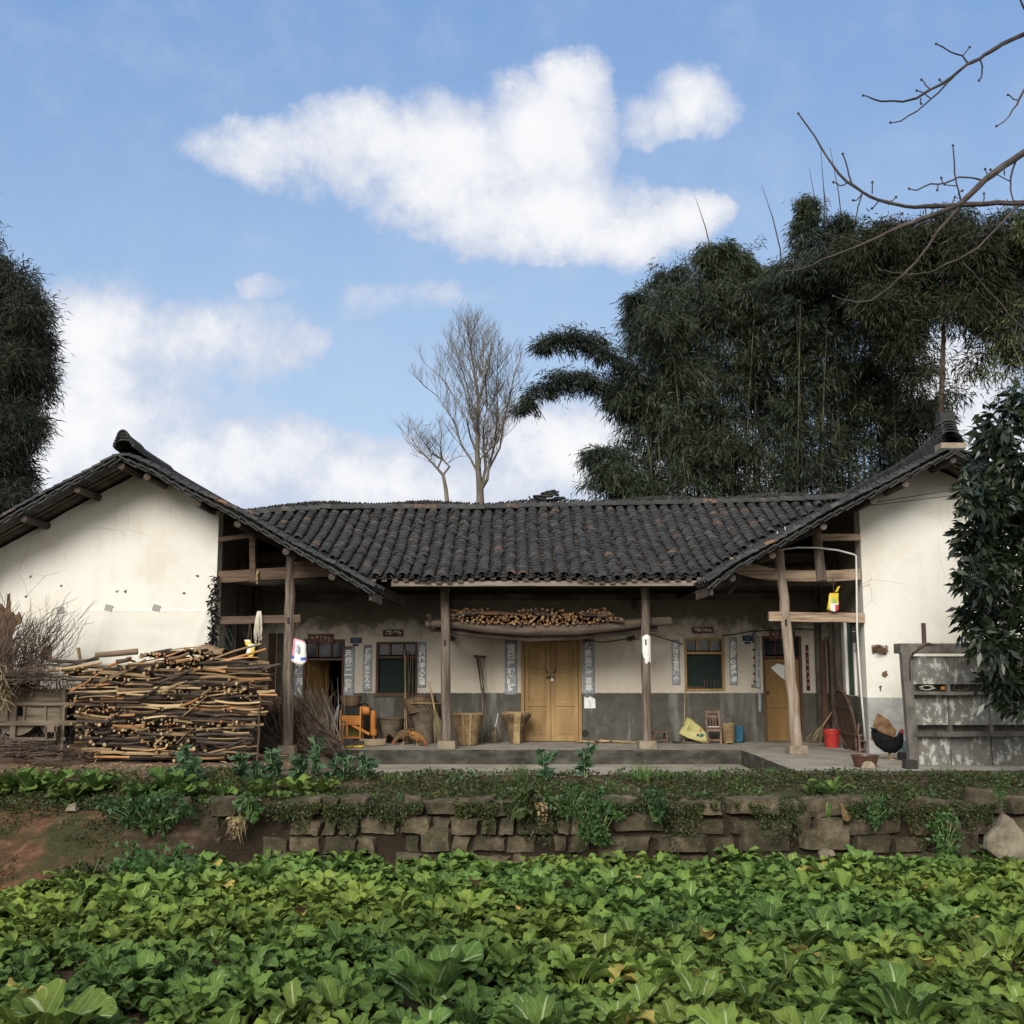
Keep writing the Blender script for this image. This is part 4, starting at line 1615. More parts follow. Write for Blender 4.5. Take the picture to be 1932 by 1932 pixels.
C = np.array([(x, y, H(x, y) + R.uniform(0, .05)) for x, y in zip(X[ok], Yp[ok])])
D = NR.normal(size=(len(C), 3))
D[:, 2] = np.abs(D[:, 2]) * .7
D[:, 1] -= .4
L = NR.uniform(.015, .05, len(C))
tag(quads('bank_weeds', leafquads(C, D, L, L * .55), NR.random(len(C)), M_weed), kind='stuff')
n = 9000
X = NR.uniform(-8, 9, n)
Yp = 14.78 + NR.beta(1.3, 1.4, n) * 1.9
ok = np.array([noise.noise(Vector((x * 1.7, y * 1.7, 12))) > .10 and not (x > 4.1 and y > 16.5) and not (-2.8 < x < 4.2 and y > 17.0) for x, y in zip(X, Yp)])
C = np.array([(x, y, H(x, y) + R.uniform(0, .09)) for x, y in zip(X[ok], Yp[ok])])
D = NR.normal(size=(len(C), 3))
D[:, 2] = np.abs(D[:, 2]) + .3
L = NR.uniform(.03, .085, len(C))
tag(quads('green_weeds', leafquads(C, D, L, L * .45), NR.random(len(C)), M_weedg), kind='stuff')
# dry stalks
n = 5200
X = NR.uniform(-8, 9, n)
Yp = NR.uniform(14.7, 16.6, n)
Z = np.array([H(x, y) for x, y in zip(X, Yp)])
ok = ~((X > 4.2) & (Yp > 16.4))
C = np.stack([X, Yp, Z], 1)[ok]
D = NR.normal(size=(len(C), 3)) * .9
D[:, 2] = np.abs(D[:, 2]) * .6
D[:, 1] -= .4
tag(quads('dry_grass', leafquads(C, D, NR.uniform(.06, .20, len(C)), .005), NR.random(len(C)), M_dry), kind='stuff')


def clump(name, px, py, Y, rx, rz, n, lab, m, size=(.04, .08), ry=.15, cat='weed', group=None, droop=.3, wr=.62):
    """leafy clump of small leaves on thin stems"""
    c = P(px, py, Y)
    mb = MB()
    base_ = Vector((c.x, c.y + ry * .6, c.z - rz * .8))
    t = thing(name, lab, cat, base_, group=group)
    ends = []
    for k in range(max(6, n // 14)):
        d = Vector((R.gauss(0, 1), R.gauss(0, 1), R.gauss(0, 1))).normalized() * R.random() ** .4
        e = Vector((d.x * rx, d.y * ry - ry * .2, d.z * rz + rz * .8))
        ends.append(e)
        mb.tube([(e.x * .2, ry * .3, 0), (e.x * .6, e.y * .7, e.z * .65), e], [.006, .004, .002], 4)
    mb.build('stem', M_stalk, parent=t)
    C = []
    for k in range(n):
        e = R.choice(ends)
        C.append((e.x + R.gauss(0, .035), e.y + R.gauss(0, .035), e.z + R.gauss(0, .035)))
    C = np.array(C)
    D = NR.normal(size=(n, 3)) * .9
    D[:, 1] -= .5
    D[:, 2] -= droop
    L = NR.uniform(size[0], size[1], n)
    quads('foliage', leafquads(C, D, L, L * wr), NR.random(n), m, parent=t)
    return t


clump('weed_clump', 275, 1530, 14.35, .62, .30, 900, 'big round-leaved weed spilling down the earth bank left of the stone wall', M_weedg, (.05, .10), .25)
clump('weed_clump', 1128, 1545, 14.42, .26, .42, 560, 'green climber hanging down the middle of the stone wall', M_weedg, (.05, .09), .08)
clump('weed_clump', 1075, 1512, 14.5, .42, .2, 420, 'wide mat of green weeds over the wall top left of the hanging climber', M_weedg, (.04, .08), .1)
clump('weed_clump', 1236, 1520, 14.45, .17, .26, 280, 'narrow leafy weed hanging on the wall below the grass tuft', M_weedg, (.05, .09), .08)
clump('weed_clump', 1656, 1520, 14.45, .17, .22, 260, 'green weed with pale tips on the wall below the hanging lettuce', M_weedg, (.04, .075), .08)
clump('weed_clump', 1785, 1565, 14.4, .18, .38, 420, 'dark leafy weed column on the wall beside the big pale rock', M_weedg, (.04, .075), .08)
clump('weed_clump', 1000, 1510, 14.5, .16, .15, 150, 'dark long-leaved weed at the wall top near the grass tuft', M_weed, (.10, .2), .1)
clump('weed_clump', 470, 1520, 14.5, .14, .2, 160, 'small climber hanging over the bank end of the stone wall', M_weedg, (.05, .09), .08)
clump('shrub', 290, 1640, 13.25, .58, .30, 800, 'bushy dark green herb at the foot of the earth bank', M_weedg, (.06, .12), .35, 'plant')
clump('shrub', 150, 1665, 13.1, .45, .26, 700, 'dark feathery herb left of the bushy herb on the field edge', M_weed, (.04, .08), .3, 'plant')
clump('dry_tussock', 452, 1545, 14.45, .12, .1, 60, 'withered brown grass hanging on the bank', M_dry, (.12, .26), .05, 'grass', droop=1.6, wr=.05)
# ferns
for px, py, lab, m in ((436, 1562, 'yellow fern frond hanging on the bank beside the wall', M_dry), (1880, 1510, 'dark fern hanging above the big pale rock', M_weedg), (1017, 1535, 'yellowish fern low on the wall middle', M_dry)):
    c = P(px, py, 14.42)
    V, n = [], 0
    C, D, L = [], [], []
    for f in range(2):
        for k in range(16):
            t = k / 16
            for sg in (-1, 1):
                C.append((f * .05 + .02 * math.sin(t * 3), -.02 - .05 * t, .14 - .28 * t))
                D.append((sg, -.2, -.3))
                L.append(.075 * (1 - t * .75))
    L = np.array(L)
    o = quads('fern', leafquads(np.array(C), np.array(D), L, L * .32), NR.random(len(C)), m, loc=c)
    tag(o, lab, 'fern')


# upright bean plants, grass tufts, vegetables on the bank top
def bean(px, py_base, Y, h, lab, group=None):
    c = P(px, py_base, Y)
    c.z = H(c.x, c.y)
    t = thing('bean_plant', lab, 'plant', c, group=group)
    mb = MB()
    C, D, L = [], [], []
    for s in range(R.randint(2, 3)):
        dx, dy = R.uniform(-.12, .12), R.uniform(-.1, .1)
        hh = h * R.uniform(.7, 1)
        mb.tube([(dx * .2, 0, 0), (dx * .7, dy * .6, hh * .5), (dx, dy, hh)], [.007, .006, .004], 6)
        nl = int(hh / .042)
        for k in range(nl):
            z = hh * (.15 + .85 * k / nl)
            q = z / hh
            for g in range(3):
                a = R.uniform(0, 6.28)
                C.append((dx * q, dy * q, z))
                D.append((math.cos(a), math.sin(a), R.uniform(-.2, .9)))
                L.append(R.uniform(.09, .19))
    mb.build('stem', M_stalk, parent=t)
    L = np.array(L)
    quads('foliage', leafquads(np.array(C), np.array(D) + NR.normal(0, .3, (len(C), 3)), L, L * .48), NR.random(len(L)), M_bean, parent=t)


bean(1027, 1475, 15.9, .52, 'tallest broad bean plant standing alone before the ochre double door')
bean(1104, 1470, 16.2, .52, 'slim bean plant right of the tallest one, before the porch step')
for px, py, Y, h in ((350, 1455, 16.2, .52), (372, 1460, 16.0, .42), (335, 1462, 15.8, .4), (455, 1462, 16.1, .42), (480, 1465, 15.9, .34), (520, 1460, 16.0, .44), (560, 1462, 15.9, .40),
                     (595, 1458, 16.3, .62), (622, 1462, 16.1, .46), (650, 1465, 16.0, .42), (690, 1466, 16.0, .36)):
    bean(px, py, Y, h, 'bushy bean plant in the row between woodpile and courtyard', 'bean plants on the bank top')


def tuft(px, py, Y, h, n, lab, spread=.12, m=M_grass, group=None):
    c = P(px, py, Y)
    c.z = H(c.x, c.y)
    C = np.stack([NR.normal(0, spread * .4, n), NR.normal(0, .05, n), np.zeros(n)], 1)
    D = np.stack([NR.normal(0, .22, n), NR.normal(0, .2, n), np.ones(n)], 1)
    o = quads('grass_tuft', leafquads(C, D, NR.uniform(h * .5, h, n), .014), NR.random(n), m, loc=c)
    tag(o, lab, 'grass', group)


tuft(982, 1478, 15.8, .46, 40, 'tall thin grass tuft left of the tallest bean plant')
tuft(1212, 1476, 15.9, .42, 60, 'wide grass tuft right of the middle of the courtyard', .2)
tuft(1300, 1474, 16.0, .3, 24, 'short grass tuft in front of the right column', .2)
for px in (430, 740, 860, 930, 1160, 1255, 1350, 1395):
    tuft(px + R.uniform(-8, 8), 1478, R.uniform(15.5, 16.2), R.uniform(.12, .24), 26, 'small grass tuft on the edge of the courtyard bank', .2, M_grass, 'small grass tufts along the bank')

cab = [crop_mesh(14, .34, .19, (.35, 1.35), 0, 0, (.7, 1.5), 2, .1, .15) for _ in range(3)]
cabm = {}
for i, (px, py, Y, sc) in enumerate(((20, 1478, 15.6, 1.25), (52, 1480, 15.5, 1.1), (100, 1478, 15.6, 1.2), (130, 1492, 15.2, .9), (175, 1480, 15.6, 1.1), (195, 1478, 15.7, .9),
                                     (270, 1500, 15.2, 1.0), (318, 1490, 15.3, 1.3), (345, 1500, 15.1, 1.0), (420, 1500, 15.1, .75), (490, 1495, 15.2, .8), (560, 1490, 15.4, .9), (610, 1490, 15.3, .8), (-40, 1480, 15.5, 1.2))):
    k = i % 3
    if k not in cabm:
        o = cabm[k] = cab[k].build('cabbage', CROPM, smooth=180)
    else:
        o = cabm[k].copy()
        COL.objects.link(o)
    c = P(px, py, Y)
    o.location = (c.x, c.y, H(c.x, c.y) - .01)
    o.rotation_euler.z = R.uniform(0, 6)
    o.scale = (sc, sc, sc)
    tag(o, 'broad-leaved cabbage on the bank top before the woodpile', 'cabbage', 'cabbages on the bank top')
# lettuce hanging over the wall at the right
c = P(1567, 1470, 15.05)
c.z = H(c.x, c.y)
mb = crop_mesh(14, .34, .11, (.5, 1.45), 1, 0, (.5, 1.2), 2, .1, .1)
for a, l in ((4.2, .5), (4.9, .55), (5.4, .5)):
    leafmesh(mb, (0, -.03, .0), a, .25, l, .14, 2.6, 3, .15, 1 if l >= .5 and a != 4.9 else 3, petiole=.15)
for k in range(10):
    leafmesh(mb, (-.24, .1, 0), R.uniform(0, 6), R.uniform(.6, 1.3), .26, .05, .9, 2, .1, 0, petiole=.1)
o = mb.build('lettuce', CROPM, loc=c, smooth=180)
tag(o, 'bright lettuce plant with old leaves hanging over the wall edge', 'plant')
mb = MB()
for k in range(9):
    a = k * .7
    leafmesh(mb, (0, 0, 0), a, R.uniform(.2, 1.2), R.uniform(.16, .26), .12, 1.0, 2, .1, 0, petiole=.25)
c = P(845, 1633, 14.25)
o = mb.build('weed_clump', CROPM, loc=(P(1575, 1612, 14.3).x, 14.3, -.95), smooth=180)
tag(o, 'bushy dark green herb growing at the foot of the wall right of centre', 'weed')


# ------------------------------------------------------------------ trees
def tufts(C, D, nper, L, spread, droop, wr=.16):
    """fans of leaves: nper leaves from every point of C around direction D"""
    n = len(C)
    Cr = np.repeat(C, nper, 0) + NR.normal(0, spread, (n * nper, 3))
    Dr = np.repeat(norm(D), nper, 0) + NR.normal(0, .75, (n * nper, 3))
    Dr[:, 2] -= droop
    Lr = L * NR.uniform(.6, 1.25, n * nper)
    rr = np.repeat(NR.random(n), nper) * .6 + NR.random(n * nper) * .4
    return leafquads(Cr, Dr, Lr, Lr * wr), rr


def bamboo(path, lab, group, f0=.22, dens=1.0, spread=1.0, nm='bamboo'):
    """one arching culm with drooping leaf sprays; path of world points from the ground to the nodding tip"""
    o = path[0]
    t = thing(nm, lab, 'bamboo', o, group=group)
    q = [p - o for p in path]
    # resample
    fine_ = []
    m_ = 28
    for k in range(m_ + 1):
        s = k / m_ * (len(q) - 1)
        i = min(int(s), len(q) - 2)
        f = s - i
        p0, p1, p2, p3 = q[max(i - 1, 0)], q[i], q[i + 1], q[min(i + 2, len(q) - 1)]
        fine_.append(0.5 * ((2 * p1) + (p2 - p0) * f + (2 * p0 - 5 * p1 + 4 * p2 - p3) * f * f + (3 * p1 - p0 - 3 * p2 + p3) * f ** 3))
    mb = MB()
    mb.tube(fine_, [.036 * (1 - .85 * k / m_) for k in range(m_ + 1)], 6)
    mb.build('culm', M_culm, parent=t, smooth=60)
    C, D = [], []
    ns = int(70 * dens)
    for s in range(ns):
        u = f0 + (1 - f0) * (s + R.random()) / ns
        k = u * m_
        i = min(int(k), m_ - 1)
        p = fine_[i].lerp(fine_[i + 1], k - i)
        a = R.uniform(0, 2 * PI)
        if noise.noise(Vector((u * 9, o.x * 3, o.y))) < (-.30 if 'arching' not in lab else -.55):
            continue
        l = (1.45 - .85 * u) * R.uniform(.3, 1.0) * spread * (1 + .5 * noise.noise(Vector((u * 6, o.x * 2, 7))))
        d = Vector((math.cos(a), math.sin(a), R.uniform(-.1, .8)))
        for j in range(8):
            f = ((j + R.random()) / 8) ** .7
            c = p + d * (l * f) - Vector((0, 0, .55 * l * f * f))
            C.append(c)
            D.append((d.x, d.y, d.z - 1.1 * f))
    V, rr = tufts(np.array([tuple(c) for c in C]), np.array([tuple(d) for d in D]), 8, .22, .10, .65, .125)
    quads('foliage', V, rr, M_bamboo, parent=t)
    return t


topx = [1120, 1160, 1200, 1240, 1300, 1345, 1430, 1500, 1560, 1650, 1730, 1800]
topy = [840, 740, 650, 575, 515, 480, 482, 492, 460, 425, 430, 420]
B_L, B_G = 'dense dark bamboo of the grove behind the farmhouse roof', 'bamboos of the grove'
for i in range(58):
    px = 1165 + (1745 - 1165) * ((i * .618) % 1)
    Y = R.uniform(30, 36)
    ty = float(np.interp(px + R.uniform(-25, 25), topx, topy))
    ty = ty + (R.random() ** 1.4) * (340 if i > 12 else 90) + 22
    tip = P(px + R.uniform(-40, 40), ty, Y + R.uniform(-1, 1))
    b = Vector((P(px, 900, Y).x, Y, -.03))
    mid = b.lerp(tip, .55) + Vector((R.uniform(-.2, .2), 0, .3))
    nod = tip + Vector((R.uniform(-.6, .3), R.uniform(-.5, .3), -.35))
    bamboo([b, mid, tip, nod], B_L, B_G, .08, 2.1, 1.12)
Yb = 31.0
for pth, lab in (([(1240, 960), (1225, 850), (1165, 762), (1110, 716), (1040, 724), (985, 775)], 'lowest bamboo arching far out left over the roof'),
                 ([(1255, 960), (1240, 800), (1190, 712), (1140, 662), (1080, 636), (1020, 655)], 'second bamboo arching left above the lowest one'),
                 ([(1275, 960), (1260, 780), (1225, 640), (1205, 585), (1200, 565)], 'slim upright bamboo plume at the left side of the grove'),
                 ([(1310, 960), (1320, 700), (1338, 540), (1345, 480), (1360, 478)], 'bamboo plume beside the pale bare shoot'),
                 ([(1500, 960), (1515, 700), (1518, 520), (1522, 430), (1528, 378)], 'pointed bamboo spire rising highest over the grove'),
                 ([(1180, 960), (1165, 900), (1140, 870), (1130, 860)], 'short bamboo at the left foot of the grove'),
                 ([(1420, 960), (1425, 780), (1432, 620), (1440, 590), (1462, 600)], 'bright olive bamboo head in the grove middle'),
                 ([(1600, 960), (1595, 700), (1585, 500), (1582, 430), (1590, 425)], 'bamboo plume under the tall bare shoots')):
    pp = [P(a, b, Yb) for a, b in pth]
    pp[0].z = -.03
    bamboo(pp, lab, None, .30 if 'arching' in lab else .35, 1.7, (.74 if 'arching' in lab else .62) if 'arching' in lab or 'spire' in lab or 'slim' in lab else .8)
for a, b in (((1345, 490), (1312, 372)), ((1472, 470), (1437, 350)), ((1548, 470), (1527, 318)), ((1556, 470), (1548, 275)), ((1562, 470), (1552, 335)), ((1592, 450), (1566, 278)), ((1580, 700), (1578, 470)), ((1220, 590), (1196, 530))):
    p0, p1 = P(*a, 31.5), P(*b, 31.5)
    g = Vector((p0.x + (p0.x - p1.x) * .6, 31.5, -.03))
    mb = MB()
    md_ = p0.lerp(p1, .5) + Vector((.05, 0, 0))
    mb.tube([g, p0, md_, p1], [.03, .022, .016, .006], 5)
    o = mb.build('bamboo_shoot', M_twig if b[1] < 500 else M_culm, loc=g, org=g)
    tag(o, 'tall bare bamboo shoot standing out above the grove', 'bamboo', 'bare bamboo shoots')


def crown_tree(name, lab, cat, trunk, r0, blobs, m, bark, L, nper, wr, droop, group=None, spread=.1, limb=True):
    """trunk, limbs to every foliage mass, leaf sprays through each mass's volume; blobs = (centre, radii, count)"""
    o = trunk[0].copy()
    t = thing(name, lab, cat, o, group=group)
    mb = MB()
    n = len(trunk)
    mb.tube([p - o for p in trunk], [r0 * (1 - .75 * k / (n - 1)) for k in range(n)], 10, jit=.05)
    tr = mb.build('trunk', bark, parent=t, smooth=60)
    mb = MB()
    Cs, Ds = [], []
    for c, rad_, cnt in blobs:
        c = Vector(c) - o
        q = min((p - o for p in trunk), key=lambda p: (p - c).length + max(0, p.z - c.z) * 2)
        if limb:
            mb.tube([q, q.lerp(c, .5) + Vector((0, 0, .12)), c], [r0 * .28, r0 * .2, r0 * .06], 5)
        u = norm(NR.normal(size=(cnt, 3)))
        rr = NR.random(cnt) ** .45
        p = u * rr[:, None] * np.array(rad_)
        Cs.append(p + np.array(c))
        Ds.append(u + np.array([0, 0, -.1]))
    if limb:
        mb.build('limb', bark, parent=t)
    V, rr = tufts(np.concatenate(Cs), np.concatenate(Ds), nper, L, spread, droop, wr)
    quads('crown', V, rr, m, parent=t)
    return t


# dark conifer at the left
Yc = 29.0
bl = []
for py, x1, in ((500, 2), (520, 36), (545, 72), (590, 104), (640, 106), (690, 110), (740, 110), (790, 92), (840, 74), (890, 72), (930, 66)):
    for k in range(7):
        cx = R.uniform(-124 - x1, x1 - 50) if k else x1 - 44
        bl.append((P(cx, py + R.uniform(-18, 18), Yc + R.uniform(-1.6, 1.0)), (.55, .7, .5), 240))
for cx, cy, n_ in ((-62, 360, 60), (-60, 400, 120), (-85, 440, 170), (-35, 445, 170)):
    bl.append((P(cx, cy, Yc), (.32, .4, .5), n_))
crown_tree('conifer', 'tall dark conifer rising behind the left gable', 'tree', [Vector((P(-60, 900, Yc).x, Yc, -.03)), P(-62, 700, Yc), P(-62, 400, Yc)], .26, bl, M_cedar, M_redbark, .26, 9, .10, .45, spread=.13)
# hanging cypress and neighbours at the right
Yr = 28.0
bl = []
for cx, cy, rx_p, ry_p, cnt in ((1905, 440, 50, 45, 150), (1935, 560, 45, 60, 120), (1880, 640, 50, 40, 60), (1925, 650, 40, 50, 80), (1620, 480, 50, 50, 160), (1660, 455, 40, 36, 110), (1775, 470, 60, 50, 230), (1710, 480, 45, 50, 160), (1840, 470, 60, 55, 230), (1690, 530, 50, 45, 160), (1765, 545, 70, 50, 240), (1850, 550, 60, 50, 220), (1650, 570, 45, 40, 120),
                              (1900, 500, 45, 60, 170), (1720, 590, 55, 35, 140), (1880, 590, 50, 40, 120), (1820, 590, 40, 35, 80), (1960, 480, 60, 70, 160), (1800, 425, 30, 25, 90), (1765, 430, 26, 24, 70),
                              (1700, 640, 40, 40, 70), (1735, 700, 26, 30, 24), (1840, 690, 40, 30, 30), (1800, 740, 24, 26, 16)):
    s = Yr / F
    bl.append((P(cx, cy, Yr + R.uniform(-.8, .8)), (rx_p * s, .8, ry_p * s), int(cnt * 2.3)))
crown_tree('cypress', 'dark drooping cypress with a bare brown trunk at the right of the grove', 'tree', [Vector((P(1774, 900, Yr).x, Yr, -.03)), P(1775, 800, Yr), P(1780, 640, Yr), P(1778, 450, Yr)], .11, bl, M_cypress, M_redbark, .24, 8, .13, .8, spread=.14, limb=False)
bl = []
for cx, cy, a, b, cnt in ((1905, 640, 50, 50, 60), (1880, 700, 40, 30, 40), (1940, 720, 50, 50, 70), (1960, 600, 60, 60, 80), (1905, 760, 40, 26, 30), (1935, 430, 30, 40, 80)):
    s = 26 / F
    bl.append((P(cx, cy, 26 + R.uniform(-.5, .5)), (a * s, .6, b * s), cnt))
crown_tree('sparse_tree', 'thin pale-leaved tree between cypress and the evergreen at the right edge', 'tree', [Vector((P(1960, 900, 26).x, 26, -.03)), P(1955, 760, 26), P(1950, 560, 26)], .1, bl, M_willow, M_bark, .14, 6, .22, .6, spread=.12)
# glossy evergreen in front of the hutch
Ye = 15.5
bl = []
for cx, cy, a, b, cnt in ((1900, 800, 45, 40, 40), (1945, 760, 50, 50, 46), (1870, 880, 45, 45, 46), (1930, 880, 60, 60, 80), (1850, 950, 45, 40, 50), (1910, 970, 60, 55, 84), (1965, 960, 55, 60, 60), (1840, 1010, 36, 35, 42),
                        (1880, 1050, 55, 50, 76), (1940, 1060, 60, 60, 76), (1850, 1090, 42, 36, 48), (1900, 1130, 55, 50, 66), (1860, 1160, 44, 30, 40), (1950, 1170, 55, 55, 60), (1875, 1215, 40, 34, 36), (1930, 1250, 50, 45, 48),
                        (1890, 1290, 40, 34, 30), (1935, 1335, 40, 36, 30), (1985, 1280, 50, 60, 40), (1842, 925, 30, 26, 22), (1838, 1185, 22, 18, 12), (1870, 830, 32, 28, 26)):
    s = Ye / F
    bl.append((P(cx, cy, Ye + R.uniform(-.3, .45)), (a * s, .34, b * s), int(cnt * 1.0)))
crown_tree('evergreen_tree', 'glossy dark evergreen standing before the right gable and hutch', 'tree', [Vector((P(1990, 1440, Ye).x, Ye + .1, H(7.6, Ye) - .05)), P(1985, 1250, Ye + .1), P(1960, 1000, Ye + .1), P(1950, 780, Ye + .1)], .09, bl, M_ever, M_bark, .19, 8, .34, .5, spread=.05)


def limb_px(mb, path, Y, r0, r1, o, conv=None, wob=0.0):
    p = [P(a, b, Y + (R.uniform(-.15, .15) if wob else 0)) - o for a, b in path]
    n = len(p)
    rr = [r0 + (r1 - r0) * k / (n - 1) for k in range(n)]
    mb.tube(p, rr, 6 if r0 > .015 else 5)
    return p


# bare winter trees behind the roof
def twigs(mb, p, r, depth, rise, ln):
    """upward-sweeping twigs off a limb"""
    L_ = sum((p[i + 1] - p[i]).length for i in range(len(p) - 1))
    k = max(2, int(L_ / ln[0]))
    for i in range(k):
        u = .22 + .78 * (i + R.random()) / k
        s = u * (len(p) - 1)
        j = min(int(s), len(p) - 2)
        a = p[j].lerp(p[j + 1], s - j)
        d = (p[j + 1] - p[j]).normalized()
        sd_ = Vector((R.gauss(0, 1), R.gauss(0, 1), R.gauss(0, .35))).normalized()
        d = (d * .8 + sd_ * .7 + Vector((0, 0, rise))).normalized()
        l = ln[1] * R.uniform(.5, 1.1) * (1.15 - u * .5)
        b = a + d * (l * .5)
        c = b + (d + Vector((R.uniform(-.2, .2), R.uniform(-.2, .2), .25 * rise))).normalized() * (l * .5)
        mb.tube([a, b, c], [r, r * .7, r * .35], 4 if r > .01 else 3)
        if depth > 0:
            twigs(mb, [a, b, c], r * .62, depth - 1, rise, (ln[0] * .62, ln[1] * .62))


cv = lambda q: [(734.7 + a * .1984, 606.9 + b * .1984) for a, b in q]


def bare_tree(lab, trunk, limbs, Y, r0, rise=.5, depth=2, ln=(.32, 1.15)):
    g = P(*cv([trunk[0]])[0], Y)
    g.z = -.03
    t = thing('bare_tree', lab, 'tree', g)
    mb = MB()
    p = [Vector((0, 0, 0))] + [P(a, b, Y) - g for a, b in cv(trunk)]
    mb.tube(p, [r0 * 1.15] + [r0 * (1 - .9 * k / (len(p) - 2)) for k in range(len(p) - 1)], 8, jit=.04)
    mb.build('trunk', M_palebark, parent=t, smooth=60)
    mb = MB()
    for q, rr in limbs:
        pp = [P(a, b, Y + (i * R.uniform(-.35, .35))) - g for i, (a, b) in enumerate(cv(q))]
        mb.tube(pp, [rr * .72 * (1 - .8 * k / (len(pp) - 1)) for k in range(len(pp))], 6)
        twigs(mb, pp, max(.006, rr * .18), depth, rise, ln)
    twigs(mb, p[3:], r0 * .16, depth, rise, ln)
    mb.build('branches', M_palebark, parent=t)


bare_tree('tall bare winter tree behind the middle of the roof',
          [(865, 1740), (862, 1600), (848, 1450), (835, 1250), (838, 1000), (845, 700), (790, 350), (740, 80)],
          [([(870, 1600), (930, 1500), (945, 1380), (1000, 1180), (1030, 850), (1020, 600), (1030, 350)], .085),
           ([(880, 1560), (915, 1390), (895, 1200), (895, 1000), (930, 800), (910, 500), (880, 250)], .075),
           ([(945, 1400), (1050, 1200), (1090, 950), (1160, 650), (1210, 400)], .06),
           ([(848, 1440), (870, 1300), (1010, 1160), (1075, 1000), (1110, 700)], .05),
           ([(830, 1420), (770, 1300), (680, 1170), (630, 980), (560, 860), (450, 700), (340, 620)], .055),
           ([(830, 1250), (770, 1100), (735, 930), (640, 750), (520, 560), (420, 470)], .05),
           ([(835, 1100), (780, 900), (700, 600), (620, 420), (540, 300)], .045),
           ([(838, 950), (760, 700), (690, 450), (620, 200)], .045),
           ([(845, 800), (900, 600), (960, 350), (985, 200)], .045),
           ([(842, 720), (800, 500), (720, 250), (700, 90)], .035),
           ([(820, 700), (830, 450), (800, 200), (775, 70)], .03)], 34.0, .125, .55, 2, (.26, 1.15))
bare_tree('small forked bare tree left of the tall bare one behind the roof',
          [(552, 1760), (538, 1600), (512, 1460), (460, 1400), (395, 1330), (270, 1200), (170, 1060)],
          [([(512, 1455), (572, 1380), (520, 1320), (430, 1270), (330, 1150), (200, 990)], .05),
           ([(460, 1395), (500, 1300), (485, 1200), (495, 1050), (470, 940)], .04),
           ([(390, 1320), (400, 1270), (360, 1190), (350, 1080)], .03),
           ([(330, 1260), (260, 1220), (210, 1160), (150, 1050)], .03),
           ([(560, 1340), (640, 1290), (700, 1270)], .02)], 33.0, .07, .3, 2, (.24, .8))

